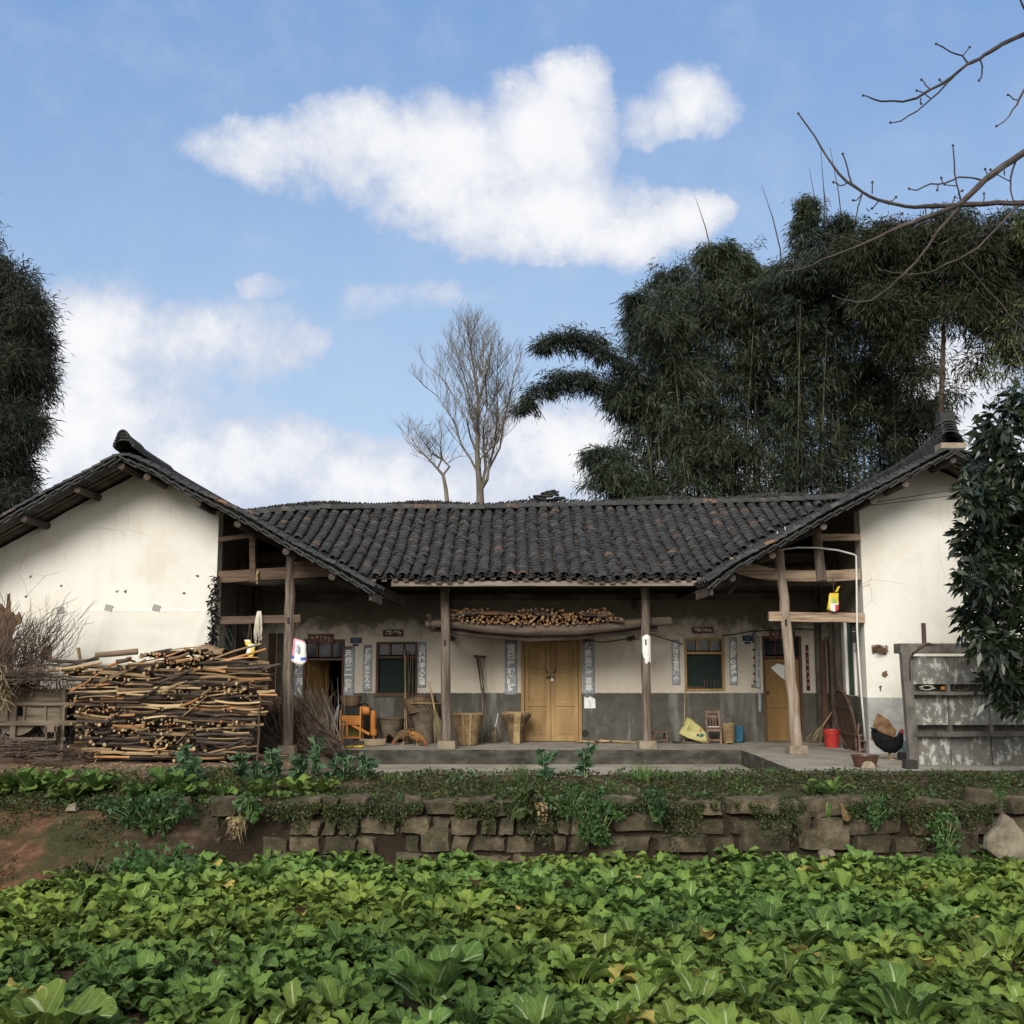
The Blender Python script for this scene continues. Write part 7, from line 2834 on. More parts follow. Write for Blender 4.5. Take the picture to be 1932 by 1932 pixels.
# forked shoulder tool left of the double door
g = on_floor(910, 1404)
t = thing('carrying_frame', 'dark wooden carrying frame with crossed legs leaning on the wall left of the double door', 'tool', g)
yt = YW - .12
for nm, a, b, r in (('leg', P(899, 1240, yt), P(923, 1390, 22.3), .016), ('leg', P(912, 1241, yt), P(909.7, 1404, g.y), .012), ('strap', P(902, 1242, yt - .04), P(908, 1302, yt - .15), .016), ('leg', P(905, 1240, yt - .02), P(914, 1310, yt - .12), .013)):
    mb = MB()
    mb.tube([a - g, a.lerp(b, .5) - g + Vector((0, -.01, 0)), b - g], [r, r * .95, r * .9], 6)
    mb.build(nm, M_toolwood if r > .0125 else M_plankv, parent=t)
mb = MB()
a, b = P(896.5, 1238, yt), P(914.5, 1239.5, yt)
mb.tube([a - g, b - g], .022, 8)
for p in (a, b):
    mb.tube([p - g + Vector((0, 0, -.035)), p - g + Vector((0, 0, .03))], .024, 8)
mb.build('crossbar', M_toolwood, parent=t)
a, b = on_floor(1290, 1399), P(1293, 1290, YW - .05)
pole('bamboo_pole', [a, a.lerp(b, .5), b], [.014, .013, .012], M_bam, 'single bamboo pole leaning beside the right window')

# ------------------------------------------------------------------ under the right window
# small stool
def four_legs(t, w_, d, h, r, m, taper=.9, zt=None):
    for sx_ in (-1, 1):
        for sy_ in (-1, 1):
            mb = MB()
            mb.beam((sx_ * w_ / 2, sy_ * d / 2, 0), (sx_ * w_ / 2 * taper, sy_ * d / 2 * taper, h), r, r)
            mb.build('leg', m, parent=t)


M_chair = mat('worn red-brown chair wood', (.07, .042, .03), (.16, .105, .075), 4, .8, .4, (4, 4, .8), cc=(.22, .155, .115))
g = on_floor(1245, 1402)
t = thing('stool', 'low dark stool at the foot of the right porch column', 'stool', g, rotz=.15)
four_legs(t, .26, .2, .21, .03, M_chair, .92)
mb = MB()
mb.box((0, 0, .225), (.29, .23, .03))
mb.build('seat', M_chair, parent=t, bevel=.005)
mb = MB()
mb.box((0, -.09, .06), (.23, .02, .025))
mb.box((0, .09, .06), (.23, .02, .025))
mb.build('stretcher', M_chair, parent=t)


def chair(g, rz, w_, d, sh, bh, lab, slats=True, m=None):
    m = m or M_chair
    t = thing('chair', lab, 'chair', g, rotz=rz)
    for sx_ in (-1, 1):
        mb = MB()
        mb.beam((sx_ * w_ / 2, -d / 2, 0), (sx_ * w_ / 2 * .96, -d / 2, sh - .015), .034, .034)
        mb.build('leg', m, parent=t)
        mb = MB()
        mb.beam((sx_ * w_ / 2, d / 2, 0), (sx_ * w_ / 2 * .96, d / 2 + .0, sh), .034, .034)
        mb.beam((sx_ * w_ / 2 * .96, d / 2, sh), (sx_ * w_ / 2 * .9, d / 2 + .05, bh), .034, .03)
        mb.build('leg', m, parent=t)
    mb = MB()
    mb.box((0, 0, sh), (w_ + .05, d + .04, .026))
    st = mb.build('seat', m, parent=t, bevel=.006)
    mb = MB()
    for y in (-d / 2, d / 2):
        mb.box((0, y, sh - .05), (w_ - .04, .02, .05))
        mb.box((0, y, .07), (w_ - .04, .022, .03))
    for x in (-w_ / 2, w_ / 2):
        mb.box((x, 0, .10), (.022, d - .04, .03))
    mb.build('stretcher', m, parent=t)
    mb = MB()
    mb.box((0, d / 2 + .046, bh - .03), (w_ * .86, .022, .05))
    mb.box((0, d / 2 + .035, sh + (bh - sh) * .62), (w_ * .86, .02, .06))
    for k in (-1, 0, 1):
        mb.box((k * .05, d / 2 + .02, sh + (bh - sh) * .3), (.022, .014, (bh - sh) * .58))
    mb.build('backrest', m, parent=t, bevel=.004)
    return t


g = on_floor(1350, 1404)
t = chair(g + Vector((0, .18, 0)), -.12, .27, .26, .32, .64, 'small worn wooden chair with slatted back under the right window')
mb = MB()
for k in range(5):
    mb.box((-.1 + k * .045, -.1, .338), (R.uniform(.02, .05), .05, .008), (0, 0, R.uniform(-.3, .3)))
tag(mb.build('paper_scraps', M_paperw, loc=g + Vector((0, .18, 0))), 'white scraps lying on the small chair seat', 'scraps')
# crumpled yellow sack
ol = [(1281, 1384), (1288, 1373), (1292, 1370), (1298, 1354), (1306, 1357), (1313, 1364), (1320, 1369), (1327, 1376), (1334, 1384), (1339, 1392), (1340, 1402), (1328, 1402), (1312, 1397), (1296, 1392)]
YB = 22.25
g = P(1315, 1402, YB)
g.z = 0
pl = [P(a, b, YB) - g for a, b in ol]
ctr = sum(pl, Vector()) / len(pl)
mb = MB()
rings = [(1, 0, 0), (.95, -.03, 0), (.7, -.055, 0), (.35, -.045, 0)]
vs = []
for s, dy, _ in rings:
    for i, p in enumerate(pl):
        q = ctr + (p - ctr) * s
        q.y += dy + (q.z) * .35 + .075 * noise.noise(Vector((q.x * 11, q.z * 11, s * 2)))
        q.z = max(q.z, .012)
        vs.append(q)
n = len(pl)
fs = [(k * n + j, k * n + (j + 1) % n, (k + 1) * n + (j + 1) % n, (k + 1) * n + j) for k in range(3) for j in range(n)] + [tuple(range(3 * n, 4 * n))]
mb.add(vs, fs)
o = mb.build('yellow_sack', M_yelsack, loc=g, smooth=60, solid=.012)
tag(o, 'crumpled yellow fertiliser sack under the right window', 'sack')
mb = MB()
for x0, x1, z0, z1, mi in ((.06, .13, .12, .20, 0), (.0, .035, .15, .20, 1), (.05, .085, .245, .30, 2)):
    mb.box(((x0 + x1) / 2, -.02 - .0, (z0 + z1) / 2), (x1 - x0, .012, z1 - z0), (0, .5, 0), mi)
mb.build('print', [plain('green print', (.03, .12, .10), .6), M_darkink, plain('orange print', (.55, .18, .05), .6)], parent=o)
mb = MB()
for k in range(26):
    x = R.uniform(-.28, .22)
    mb.tube([(x, R.uniform(-.1, .05), .012 + R.uniform(0, .03)), (x + R.uniform(.1, .3), R.uniform(-.12, .0), .012)], .010, 5)
tag(mb.build('stalk_heap', M_brush, loc=on_floor(1292, 1401)), 'flat heap of dark stalks before the yellow sack', 'stalks')
mb = MB()
mb.sheet(lambda u, v: Vector(((u - .5) * .2 * (1 - .3 * v), .03 * math.sin(u * 5) - .04 * v, .33 * v + .01)) + Vector((.05 * math.sin(v * 3), -.05 * math.sin(u * PI), 0)), 8, 10)
tag(mb.build('blue_cloth', M_bluecloth, loc=P(1390, 1397, 22.5) * 1 - Vector((0, 0, P(1390, 1397, 22.5).z)), smooth=180, solid=.03), 'dark blue cloth bag beside the round basket', 'cloth')
mb = MB()
mb.sheet(lambda u, v: Vector(((u - .5) * .16, (v - .5) * .12, .012 + .03 * abs(noise.noise(Vector((u * 4, v * 4, 3)))) + .03 * math.sin(u * PI))), 10, 6)
tag(mb.build('yellow_film', M_yelsack, loc=on_floor(1377, 1404), smooth=180, solid=.004), 'small yellow plastic scrap on the porch floor near the chair', 'plastic')


# ------------------------------------------------------------------ hens
def hen(g, rz, lab, col, peck=False, sc=1.0):
    """body grown along a spine of elliptical rings, tail to beak base"""
    if peck:
        sp_ = [(-.27, .37, .012, .04), (-.22, .34, .035, .06), (-.16, .30, .07, .085), (-.08, .265, .10, .105), (0, .245, .115, .11), (.08, .225, .10, .10), (.14, .19, .07, .07), (.185, .14, .045, .045), (.215, .095, .034, .034), (.24, .065, .032, .032), (.262, .045, .012, .014)]
        head = Vector((.24, 0, .065))
        bk = (Vector((.258, 0, .046)), Vector((.285, 0, .018)))
    else:
        sp_ = [(-.20, .46, .012, .03), (-.20, .42, .03, .055), (-.175, .36, .055, .08), (-.12, .29, .09, .11), (-.03, .235, .12, .13), (.06, .225, .115, .125), (.12, .26, .085, .10), (.155, .315, .055, .06), (.17, .36, .040, .042), (.18, .395, .034, .035), (.20, .405, .022, .022), (.212, .405, .008, .01)]
        head = Vector((.183, 0, .40))
        bk = (Vector((.205, 0, .403)), Vector((.238, 0, .395)))
    t = thing('hen', lab, 'hen', g, rotz=rz)
    t.scale = (sc, sc, sc)
    mb = MB()
    n = 14
    vs, fs = [], []
    for i, (x, z, rw, rh) in enumerate(sp_):
        a_, b_ = sp_[max(i - 1, 0)], sp_[min(i + 1, len(sp_) - 1)]
        tg = Vector((b_[0] - a_[0], 0, b_[1] - a_[1])).normalized()
        up = Vector((-tg.z, 0, tg.x))
        for j in range(n):
            a = 2 * PI * j / n
            k = 1 + R.uniform(-.03, .03)
            vs.append(Vector((x, 0, z)) + Vector((0, 1, 0)) * (math.cos(a) * rw * k) + up * (math.sin(a) * rh * k))
    for i in range(len(sp_) - 1):
        for j in range(n):
            fs.append((i * n + j, i * n + (j + 1) % n, (i + 1) * n + (j + 1) % n, (i + 1) * n + j))
    fs += [tuple(reversed(range(n))), tuple(range(len(vs) - n, len(vs)))]
    mb.add(vs, fs, 0)
    # thighs and legs rooted in the body
    for s in (-1, 1):
        y = s * .05
        x0 = .01
        mb.tube([(x0 - .01, y, .22), (x0 + .0, y, .15), (x0 - .015, y, .10)], [.055, .04, .016], 8, 0)
        mb.tube([(x0 - .015, y, .11), (x0 - .005, y, .05), (x0, y, .008)], [.010, .009, .009], 6, 1)
        for a in (-.5, 0, .5, PI):
            l = .055 if a < 3 else .03
            mb.tube([(x0, y, .01), (x0 + math.cos(a) * l, y + math.sin(a) * l, .006)], [.008, .004], 5, 1)
    bd = mb.build('body', [col, M_rim], parent=t, smooth=70)
    C, D = [], []
    for k in range(16):      # tail fan
        a = (k / 15 - .5)
        C.append((sp_[2][0], a * .05, sp_[2][1]))
        D.append((-.45 + .1 * abs(a), a * .55, .75 if not peck else .35))
    quads('tail', leafquads(np.array(C), np.array(D), .16, .05), NR.random(16), col, parent=t)
    for s in (-1, 1):
        wl = MB()
        wl.sheet(lambda u, v, s=s: Vector((-.15 + .22 * u, s * (.085 + .036 * math.sin(u * PI) * math.sin(v * PI)), (.27 if not peck else .285) - .12 * (v - .5) + .05 * (1 - u))), 8, 5)
        wl.build('wing', col, parent=t, smooth=180, solid=.01)
    mb = MB()
    cd_ = Vector((bk[1] - bk[0])).normalized()
    up = Vector((-cd_.z, 0, cd_.x))
    for k in range(4):
        p = head + up * .032 + cd_ * (-.02 + .014 * k)
        mb.tube([p - up * .01, p + up * (.018 + .008 * math.sin(k * 1.2))], [.010, .004], 6)
    for s in (-.012, .012):
        p = head - up * .035 + cd_ * .012
        mb.tube([p + Vector((0, s, 0)), p + Vector((0, s, -.025))], [.006, .010], 6)
    for s in (-1, 1):
        p = head + Vector((0, s * .022, 0))
        mb.tube([p + Vector((0, 0, 0)), p + Vector((0, s * .012, 0))], [.022, .014], 8)
    mb.build('comb', M_redcomb, parent=t, smooth=60)
    mb = MB()
    mb.tube([bk[0], bk[1]], [.012, .003], 6)
    mb.build('beak', M_rim, parent=t)
    return t


M_redcomb = plain('red comb', (.40, .03, .03), .6, .3)
M_henblk = mat('black hen plumage', (.004, .004, .005), (.009, .009, .011), 30, .8, .6, spec=.15)
M_henbr = mat('brown hen plumage', (.06, .035, .018), (.13, .08, .04), 18, .8, .6, cc=(.18, .12, .065))
M_henor = mat('rufous hen plumage', (.12, .05, .015), (.25, .12, .035), 16, .8, .6, cc=(.32, .18, .06))
g = on_floor(1679, 1434)
hen(g, -.12, 'black hen with a red comb standing on the right concrete floor', M_henblk, False, 1.12)
hen(on_floor(764, 1403) + Vector((0, -.35, 0)), PI + .35, 'brown hen pecking with its red head to the left, beside the torn basket', M_henbr, True, .8)
hen(on_floor(792, 1404) + Vector((0, -.6, 0)), -.25, 'rufous hen pecking at the foot of the tall funnel basket', M_henor, True, .74)

# ------------------------------------------------------------------ right wing floor
c = on_floor(1570, 1410)
t = thing('bucket', 'red plastic bucket before the right wing wall', 'bucket', c)
mb = MB()
mb.lathe([(.0, .006), (.115, .006), (.12, .0), (.125, .02), (.150, .28), (.158, .30), (.158, .335), (.150, .335), (.142, .29), (.112, .02), (0, .02)], 28)
mb.build('body', M_redpl, parent=t, smooth=50)
mb = MB()
mb.lathe([(.153, .255), (.160, .26), (.160, .275), (.154, .28)], 28)
mb.tube([(.155 * math.cos(a), .155 * math.sin(a) * .3 - .15, .29 - .11 * math.sin(a)) for a in np.linspace(0, PI, 12)], .004, 5)
mb.build('handle', M_redpl, parent=t, smooth=60)
# big round wooden lid leaning on the wing wall
Rl = .565
Mw = Matrix.Translation((XRW - .10, 20.75, Rl * .97)) @ Matrix.Rotation(rad(-9), 4, 'Y') @ Matrix.Rotation(-PI / 2, 4, 'Y')
mb = MB()
mb.lathe([(0, .0), (Rl, .0), (Rl + .012, .012), (Rl + .012, .045), (Rl - .01, .055), (Rl - .03, .03), (0, .03)], 40, 0, Mw)
for k in (-.25, .25):
    q = [Mw @ Vector(p) for p in ((k - .03, -.46, .03), (k + .03, -.46, .03), (k + .03, .46, .03), (k - .03, .46, .03), (k - .03, -.46, .05), (k + .03, -.46, .05), (k + .03, .46, .05), (k - .03, .46, .05))]
    mb.add(q, [(4, 5, 6, 7), (0, 4, 7, 3), (1, 2, 6, 5), (0, 1, 5, 4), (3, 7, 6, 2)])
o = mb.build('round_board', mat('round lid wood', (.05, .032, .024), (.115, .075, .055), 3, .85, .4, (1, 6, 1), .25), loc=(XRW - .15, 20.75, 0), org=(XRW - .15, 20.75, 0), smooth=40)
tag(o, 'big round dark wooden lid leaning on the right wing wall', 'board')
for k, (px, py) in enumerate(((1608, 1413), (1619, 1414))):
    mb = MB()
    rows = [(-.14, .03, .035, .03), (-.10, .05, .045, .05), (-.02, .045, .042, .045), (.06, .03, .048, .03), (.12, .022, .04, .022), (.15, .018, .018, .015)]
    vs, fs = [], []
    for x, z, rw, rh in rows:
        for j in range(10):
            a = 2 * PI * j / 10
            vs.append((x, math.cos(a) * rw, max(.003, z + math.sin(a) * rh)))
    for i in range(5):
        for j in range(10):
            fs.append((i * 10 + j, i * 10 + (j + 1) % 10, i * 10 + 10 + (j + 1) % 10, i * 10 + 10 + j))
    fs += [tuple(reversed(range(10))), tuple(range(50, 60))]
    mb.add(vs, fs)
    mb.tube([(-.09, 0, .07), (-.10, 0, .13)], [.042, .045], 10)
    tag(mb.build('shoe', M_black, loc=on_floor(px, py), rotz=PI + .3 * k, smooth=60), 'black rubber shoe beside the round lid', 'shoe', 'black rubber shoes')
# wooden child chair, turned sideways
g = on_floor(1645, 1421)
t = thing('child_chair', 'red-brown wooden child chair with a tall plank back beside the black hen', 'chair', g + Vector((0, .16, 0)), rotz=-.1)
W2 = .36
for x, h in ((-.19, .30), (-.06, .30), (.12, .42), (.0, .0)):
    if h == 0:
        continue
    for y in (-.14, .14):
        mb = MB()
        mb.beam((x, y, 0), (x + (.06 if x > .1 else 0), y, h), .034, .034)
        mb.build('leg', M_chair, parent=t)
mb = MB()
mb.beam((.10, 0, .28), (.20, .0, .66), .24, .03)
mb.build('backrest', M_chair, parent=t, bevel=.004)
mb = MB()
mb.box((-.02, 0, .21), (.34, .26, .025))
mb.build('seat', M_chair, parent=t, bevel=.004)
mb = MB()
for y in (-.14, .14):
    mb.box((-.07, y, .31), (.30, .03, .025))
    mb.box((-.03, y, .06), (.32, .026, .03))
mb.box((-.20, 0, .31), (.03, .26, .025))
mb.box((-.19, 0, .08), (.024, .24, .03))
mb.build('armrest', M_chair, parent=t)
mb = MB()
mb.beam((-.20, -.05, .32), (-.165, -.05, .52), .05, .03)
mb.build('front_post', M_chair, parent=t)
# tub with a pale bowl leaning in it
c = on_floor(1639, 1449)
t = thing('basin', 'dark brown tub standing at the edge of the right floor', 'basin', c + Vector((0, .16, 0)))
mb = MB()
mb.lathe([(0, .01), (.155, .0), (.16, .0), (.205, .165), (.215, .17), (.215, .18), (.20, .18), (.15, .02), (0, .02)], 28)
mb.build('body', M_brownpot, parent=t, smooth=40)
mb = MB()
mb.lathe([(0, .0), (.105, .0), (.11, .008), (.06, .02), (0, .025)], 24, 0, Matrix.Translation((-.015, -.205, .0)) @ Matrix.Rotation(rad(75), 4, 'X'))
for i, v in enumerate(mb.v):
    mb.v[i] = (v[0], v[1], max(v[2], .002))
tag(mb.build('stone_disc', M_stone, loc=c + Vector((0, .16, 0)), smooth=50), 'pale half round stone leaning on the dark brown tub', 'stone')
c = on_floor(1711, 1431)
t = thing('paint_bucket', 'pale blue plastic bucket half hidden behind the black hen', 'bucket', c + Vector((.0, .12, 0)))
mb = MB()
mb.lathe([(0, .0), (.10, 0), (.125, .27), (.132, .275), (.132, .30), (.122, .30), (.095, .02), (0, .02)], 24)
mb.build('body', M_bluepl, parent=t, smooth=40)
for px, py, w_, h, lab in ((1709.5, 1434.5, .18, .12, 'upper black block beside the hutch post'), (1721, 1451, .2, .13, 'lower dark block at the floor edge below the hutch post')):
    mb = MB()
    mb.box((0, .08, h / 2), (w_, .16, h), taper=.96)
    tag(mb.build('block', plain('dark block', (.035, .033, .03), .9), loc=on_floor(px, py), bevel=.01), lab, 'block')

# ------------------------------------------------------------------ concrete hutch
def hutch_mat():
    m, t, b = base('peeling limewashed concrete', .95, .15)
    n1 = nz(t, 2.2, 8, .65)
    n2 = nz(t, 9, 8, .7, (1, 1, .55))
    n3 = nz(t, 28, 5, .7)
    c = ramp(t, n2, [(.3, (.10, .10, .09)), (.55, (.19, .188, .17)), (.75, (.27, .265, .235))])
    c = mixc(t, math_(t, 'MULTIPLY', smooth(t, n1, .48, .62), .55), c, (.19, .165, .125))
    pl = math_(t, 'MULTIPLY', smooth(t, n2, .52, .57), smooth(t, n1, .40, .48))
    c = mixc(t, math_(t, 'MULTIPLY', pl, .8), c, (.48, .48, .45))
    c = mixc(t, math_(t, 'MULTIPLY', smooth(t, n3, .66, .70), .6), c, (.55, .55, .52))
    v = math_(t, 'ADD', .8, math_(t, 'MULTIPLY', rnd(t), .35))
    t.links.new(vscale(t, c, v), b.inputs['Base Color'])
    bump(t, b, n2, .5, .02)
    return m


M_hutch = hutch_mat()
M_hpost = mat('dark concrete post', (.06, .055, .045), (.13, .12, .105), 4, .95, .6, (1, 1, .6), cc=(.19, .18, .155))
YH = on_floor(1730, 1444).y
hx0 = P(1715, 1400, YH).x
g = Vector((hx0 + 1.2, YH, 0))
ht = thing('rabbit_hutch', 'three tier concrete animal hutch with peeling whitewash before the right gable', 'hutch', g)
hz = lambda py: P(1800, py, YH).z
hx = lambda px: P(px, 1330, YH).x
X1 = hx0 + 2.75
o_ = g


def hpart(mb, nm, m, **kw):
    return mb.build(nm, m, parent=ht, org=g, **kw)


mb = MB()
a, b = P(1707, 1214, YH - .06), P(1724, 1440, YH - .06)
mb.beam((b.x, YH - .04, -.02), (a.x, YH - .04, a.z), .14, .15, n=6, wob=.004)
hpart(mb, 'post', M_hpost, bevel=.01)
mb = MB()
zt, z1 = hz(1214), hz(1233)
mb.box(((hx(1706) + X1) / 2, YH + .06, (zt + z1) / 2), (X1 - hx(1706) + .1, .34, zt - z1))
hpart(mb, 'top_slab', M_hpost, bevel=.012)
divs = [hx(1722), hx(1790), hx(1867), hx(1945), X1]
for i, (ya, yb) in enumerate(((1238, 1291), (1311, 1368), (1390, 1446))):
    for k in range(len(divs) - 1):
        mb = MB()
        a, b = divs[k] + .006, divs[k + 1] - .006
        za, zb_ = hz(ya), (hz(yb) if i < 2 else 0)
        mb.box(((a + b) / 2, YH + .04 + .012 * ((k + i) % 2), (za + zb_) / 2), (b - a, .06, za - zb_), (R.uniform(-.01, .01), R.uniform(-.006, .006), 0))
        hpart(mb, 'panel', M_hutch, bevel=.005)
for ya, yb in ((1305, 1311), (1380, 1389)):
    mb = MB()
    mb.beam((divs[0] - .02, YH - .02, (hz(ya) + hz(yb)) / 2), (X1, YH - .02, (hz(ya) + hz(yb)) / 2), .20, hz(ya) - hz(yb), n=10, wob=.004)
    hpart(mb, 'ledge', M_hpost, bevel=.006)
for ya, yb in ((1291, 1305), (1368, 1380)):
    for k in range(len(divs)):
        mb = MB()
        mb.box((divs[k] + (.02 if k == 0 else 0), YH + .02, (hz(ya) + hz(yb)) / 2), (.055, .1, hz(ya) - hz(yb)))
        hpart(mb, 'divider', M_hpost)
mb = MB()
mb.box(((hx0 + X1) / 2, YH + .26, hz(1289) / 2), (X1 - hx0 - .1, .05, hz(1289)))
hpart(mb, 'back_wall', M_hpost)
mb = MB()
mb.box(((hx0 + X1) / 2, YH + .155, hz(1307)), (X1 - hx0 - .1, .15, .04))
mb.box(((hx0 + X1) / 2, YH + .155, hz(1385)), (X1 - hx0 - .1, .15, .04))
hpart(mb, 'shelf', M_hpost)
# things kept in the slot and on the top
c = P(1751, 1303, YH + .02)
mb = MB()
for k in range(26):
    a = R.uniform(0, 6.28)
    mb.tube([(math.cos(a + j * .8) * .1 * R.uniform(.5, 1) * 1.3, .05 + R.uniform(-.04, .04), .045 + math.sin(a + j * .8) * .035) for j in range(5)], .007, 4)
tag(mb.build('string_bundle', M_cloth, loc=c, smooth=180), 'bundle of pale string stuffed in the upper hutch slot', 'string')
c = P(1816, 1304, YH + .02)
mb = MB()
for k in range(6):
    r_ = .13 - .006 * k
    mb.tube([(math.cos(a) * r_, .05 + .012 * k - .02, .055 + math.sin(a) * r_ * .38) for a in np.linspace(0, 2 * PI, 22)], .006, 4)
tag(mb.build('wire_coil', M_toolwood, loc=c, smooth=180), 'coil of wire lying in the upper hutch slot under the evergreen', 'wire')
c = P(1781, 1303, YH + .02)
mb = MB()
mb.lathe([(0, 0), (.03, .01), (.04, .03), (.03, .06), (0, .07)], 12)
tag(mb.build('gourd', M_orange, loc=c + Vector((0, .04, 0)), smooth=180), 'small orange gourd in the upper hutch slot', 'gourd')
mb = MB()
for k in range(5):
    mb.tube([P(1717, 1283 - 4 * k, YH - .14), P(1716 + k, 1245 - k * 3, YH - .14), P(1735 + k * 4, 1219 - k * 1.5, YH - .12), P(1765 + k * 4, 1216 + k, YH - .1), P(1790 - k * 3, 1229 - k * 4, YH - .1)][(1 if k else 0):], .010, 5)
c = P(1760, 1222, YH - .1)
tag(mb.build('rope_coil', M_redbark, loc=c, org=c, smooth=180), 'dark rope slung over the left top corner of the hutch', 'rope')
mb = MB()
mb.beam((0, 0, 0), (0, 0, .36), .065, .03)
tag(mb.build('wood_stake', M_redbark, loc=P(1744, 1214, YH + .3) - Vector((0, 0, .03))), 'brown wooden stake rising behind the hutch top', 'stake')
# swallow nest of straw on the gable
c = P(1660, 1233, YG)
mb = MB()
mb.sheet(lambda u, v: Vector(((u - .5) * (.27 - .12 * abs(v - .55)), -.10 * math.sin(u * PI) * math.sin(v * PI * .9 + .1), .13 * v + .03 * math.sin(u * 5))), 14, 8)
for k in range(70):
    a = R.uniform(.15, 2.95)
    mb.tube([(math.cos(a) * .13 + R.gauss(0, .02), -.09 * math.sin(a), R.uniform(0, .14)), (math.cos(a + .5) * .14, -.1 * math.sin(a + .4) - .01, R.uniform(-.02, .16))], .005, 3)
tag(mb.build('bird_nest', [M_adobe], loc=c), 'mud and straw bird nest stuck on the right gable wall', 'nest')

# ------------------------------------------------------------------ things hanging from the beams
def bag(name, px0, px1, py0, py1, Y, hook, lab, mats, cols, tilt=0.0, depth=.07, body_fn=None):
    """plump bag hung by a string from a beam; cols(u, v) gives the material of each patch"""
    a, b = P(px0, py0, Y), P(px1, py1, Y)
    wd, h = b.x - a.x, a.z - b.z
    c = Vector(((a.x + b.x) / 2, Y, b.z))
    t = thing(name, lab, 'bag', c)
    mb = MB()
    NU, NV = 24, 14
    vs = []
    for j in range(NV + 1):
        v = j / NV
        k = (.82 + .22 * (1 - v)) * (1 if v > .06 else .84) * (1 + (.10 * math.sin(v * 40) if v > .85 else 0)) * (1 if v < .9 else 1 - (v - .9) * 1.2)
        for i in range(NU):
            an = 2 * PI * i / NU
            q = 1 + .10 * noise.noise(Vector((math.cos(an) * 2, math.sin(an) * 2, v * 3 + px0)))
            ca_, sa_ = math.cos(an), math.sin(an)
            se = (abs(ca_) ** 3.2 + abs(sa_) ** 3.2) ** (-1 / 3.2)
            p = Vector((ca_ * se * wd * .47 * k * q, sa_ * se * depth * .85 * k * q * (1.1 - .7 * v), v * h + .02 * math.sin(an * 2 + 1) * (1 - v)))
            p.x += tilt * (1 - v) * h
            p.z -= (.28 * p.x * v if name == 'pink_bag' else 0)
            vs.append(p)
    for j in range(NV):
        for i in range(NU):
            u = (i + .5) / NU
            mb.f.append((j * NU + i, j * NU + (i + 1) % NU, (j + 1) * NU + (i + 1) % NU, (j + 1) * NU + i))
            mb.m.append(cols(math.cos(2 * PI * u), (j + .5) / NV, math.sin(2 * PI * u) < 0))
            mb.r.append(.5)
    mb.v = vs
    mb.f.append(tuple(reversed(range(NU))))
    mb.m.append(0)
    mb.r.append(.5)
    mb.build('body', mats, parent=t, smooth=60)
    hk = P(hook[0], hook[1], Y) - c
    mb = MB()
    top = Vector((tilt * .1 * h, 0, h))
    mb.tube([top - Vector((0, 0, .02)), top.lerp(hk, .5) + Vector((.004, 0, 0)), hk], .005, 5)
    mb.build('string', M_toolwood, parent=t)
    return t


M_w, M_pk, M_bl = plain('white film', (.74, .72, .70), .35, .4), plain('pink film', (.62, .26, .33), .35, .4), plain('blue print', (.05, .12, .38), .4, .4)
M_ye, M_re, M_gr = plain('yellow film', (.66, .48, .03), .35, .4), plain('red print', (.50, .05, .05), .4, .4), plain('light green print', (.35, .48, .12), .4, .4)
t = bag('pink_bag', 550.5, 579.5, 1207, 1251, YG - .22, (559.5, 1168), 'pink and white plastic bag with a blue strip hanging by the left column', [M_w, M_pk, M_bl],
        lambda x, v, f: 1 if (v > .93 or (x < -.55 and v > .3) or (x > .8 and .1 < v < .3)) else (2 if (.14 < v < .27 and (x < -.45 or x > .3)) else 0), .0, .10)
mb = MB()
mb.box((-.01, -.112, .255), (.045, .006, .135))
for k in range(3):
    mb.box((-.01, -.1165, .295 - k * .04), (.026, .003, .022), m=1)
mb.build('label_strip', [plain('pale blue label', (.12, .30, .48), .5), M_w], parent=t)
bag('yellow_bag', 1562, 1586, 1119, 1152, YG - .1, (1570, 1088), 'yellow plastic pouch with red corner hanging under the right tie beam', [M_ye, M_re, M_gr, M_w],
    lambda x, v, f: (1 if x > .25 and v < .38 else (3 if v < .45 and x > -.5 else (2 if .45 < v < .72 and -.55 < x < .5 else 0))), -.10, .05)
mb = MB()
mb.sheet(lambda u, v: Vector((.02 + .05 * u + .05 * v, 0, .03 + .10 * v + .02 * u)), 3, 3)
for o in [o for o in COL.objects if o.name.startswith('yellow_bag')][:1]:
    mb.v = [tuple(Vector(p) + Vector((0, 0, P(1570, 1119, YG).z - P(1570, 1152, YG).z - .02))) for p in mb.v]
    mb.build('tie_end', M_ye, parent=o, solid=.004)
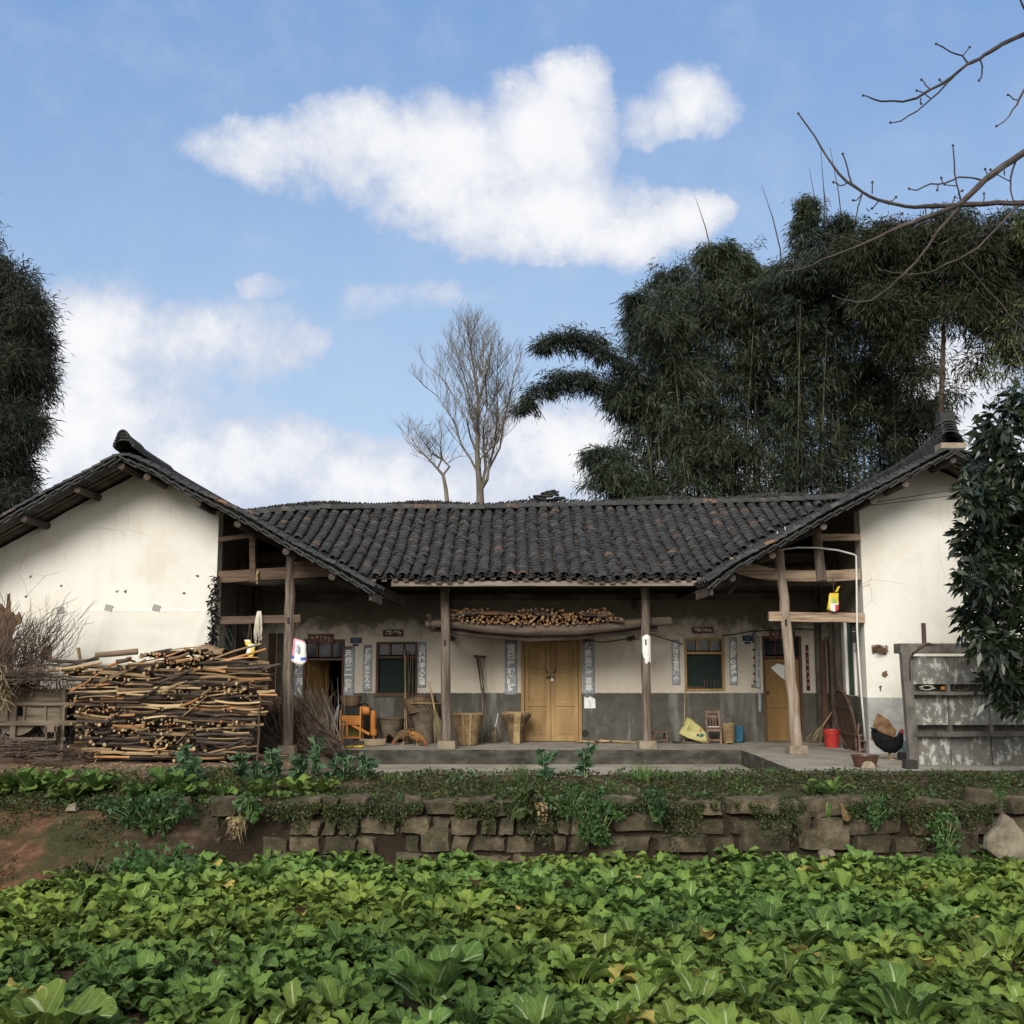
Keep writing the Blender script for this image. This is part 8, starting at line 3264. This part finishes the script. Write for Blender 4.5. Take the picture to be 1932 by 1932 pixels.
bag('snack_bag', 459, 473, 1207, 1226, YG - .08, (471, 1176), 'left yellow and black packet of the pair hanging under the left beam', [M_ye, M_black, M_w], lambda x, v, f: 1 if (v < .4 and x < .3) or (v < .2) else (2 if v > .85 else 0), .35, .03)
bag('snack_bag', 467.5, 483, 1215, 1238, YG - .14, (472, 1176), 'right white and yellow packet of the pair hanging under the left beam', [M_w, M_ye, M_black], lambda x, v, f: 1 if (x > .0 and v < .75) or v < .3 and x > -.4 else 0, -.15, .035)
# hank of cords and a rope end on the left beams
for px, py0, py1, n, lab, wd in ((489, 1153, 1216, 16, 'hank of pale cords hanging from the lower left beam', .07), (487, 1076, 1103, 8, 'short rope looped over the upper left beam', .03)):
    c = P(px, py0, YG - .085)
    h = c.z - P(px, py1, YG - .085).z
    mb = MB()
    for k in range(n):
        x = R.uniform(-wd, wd)
        l = h * R.uniform(.55, 1)
        mb.tube([(x * .4, .0, 0), (x * .8, -.02, -l * .3), (x + R.uniform(-.01, .01), -.025 - R.uniform(0, .03), -l * .7), (x + R.uniform(-.02, .02), -.03, -l)], .009, 5)
        if R.random() < .5:
            mb.lathe([(0, -.02), (.016, 0), (0, .02)], 6, M=Matrix.Translation((x, -.03, -l)))
    tag(mb.build('cord_hank', M_cloth if n > 10 else M_rim, loc=c, smooth=180), lab, 'cord')
# timbers against the inner wing walls
for x, sg, ys_ in ((XLW, 1, (21.4, 22.62)), (XRW, -1, (21.25, 21.6, 22.62))):
    for y in ys_:
        mb = MB()
        mb.tube([(x + sg * .05, y, 0), (x + sg * .06, y + .01, 1.5), (x + sg * .05, y, 3.6)], [.075, .07, .065], 10, jit=.04)
        mb.build('wall_post', M_darkwood, parent=house, org=HO, smooth=50)
for px0, px1, py0, py1, lab in ((508, 518, 1195, 1318, 'old white door curtain strip left of the left column'), (524, 532, 1195, 1318, 'grey wall batten left of the left column')):
    a, b = P(px0, py0, YW), P(px1, py1, YW)
    mb = MB()
    mb.box(((a.x + b.x) / 2, YW - .02, (a.z + b.z) / 2), (b.x - a.x, .04, a.z - b.z))
    mb.build('wall_batten', M_darkwood if px0 > 520 else M_frame, parent=house, org=HO)
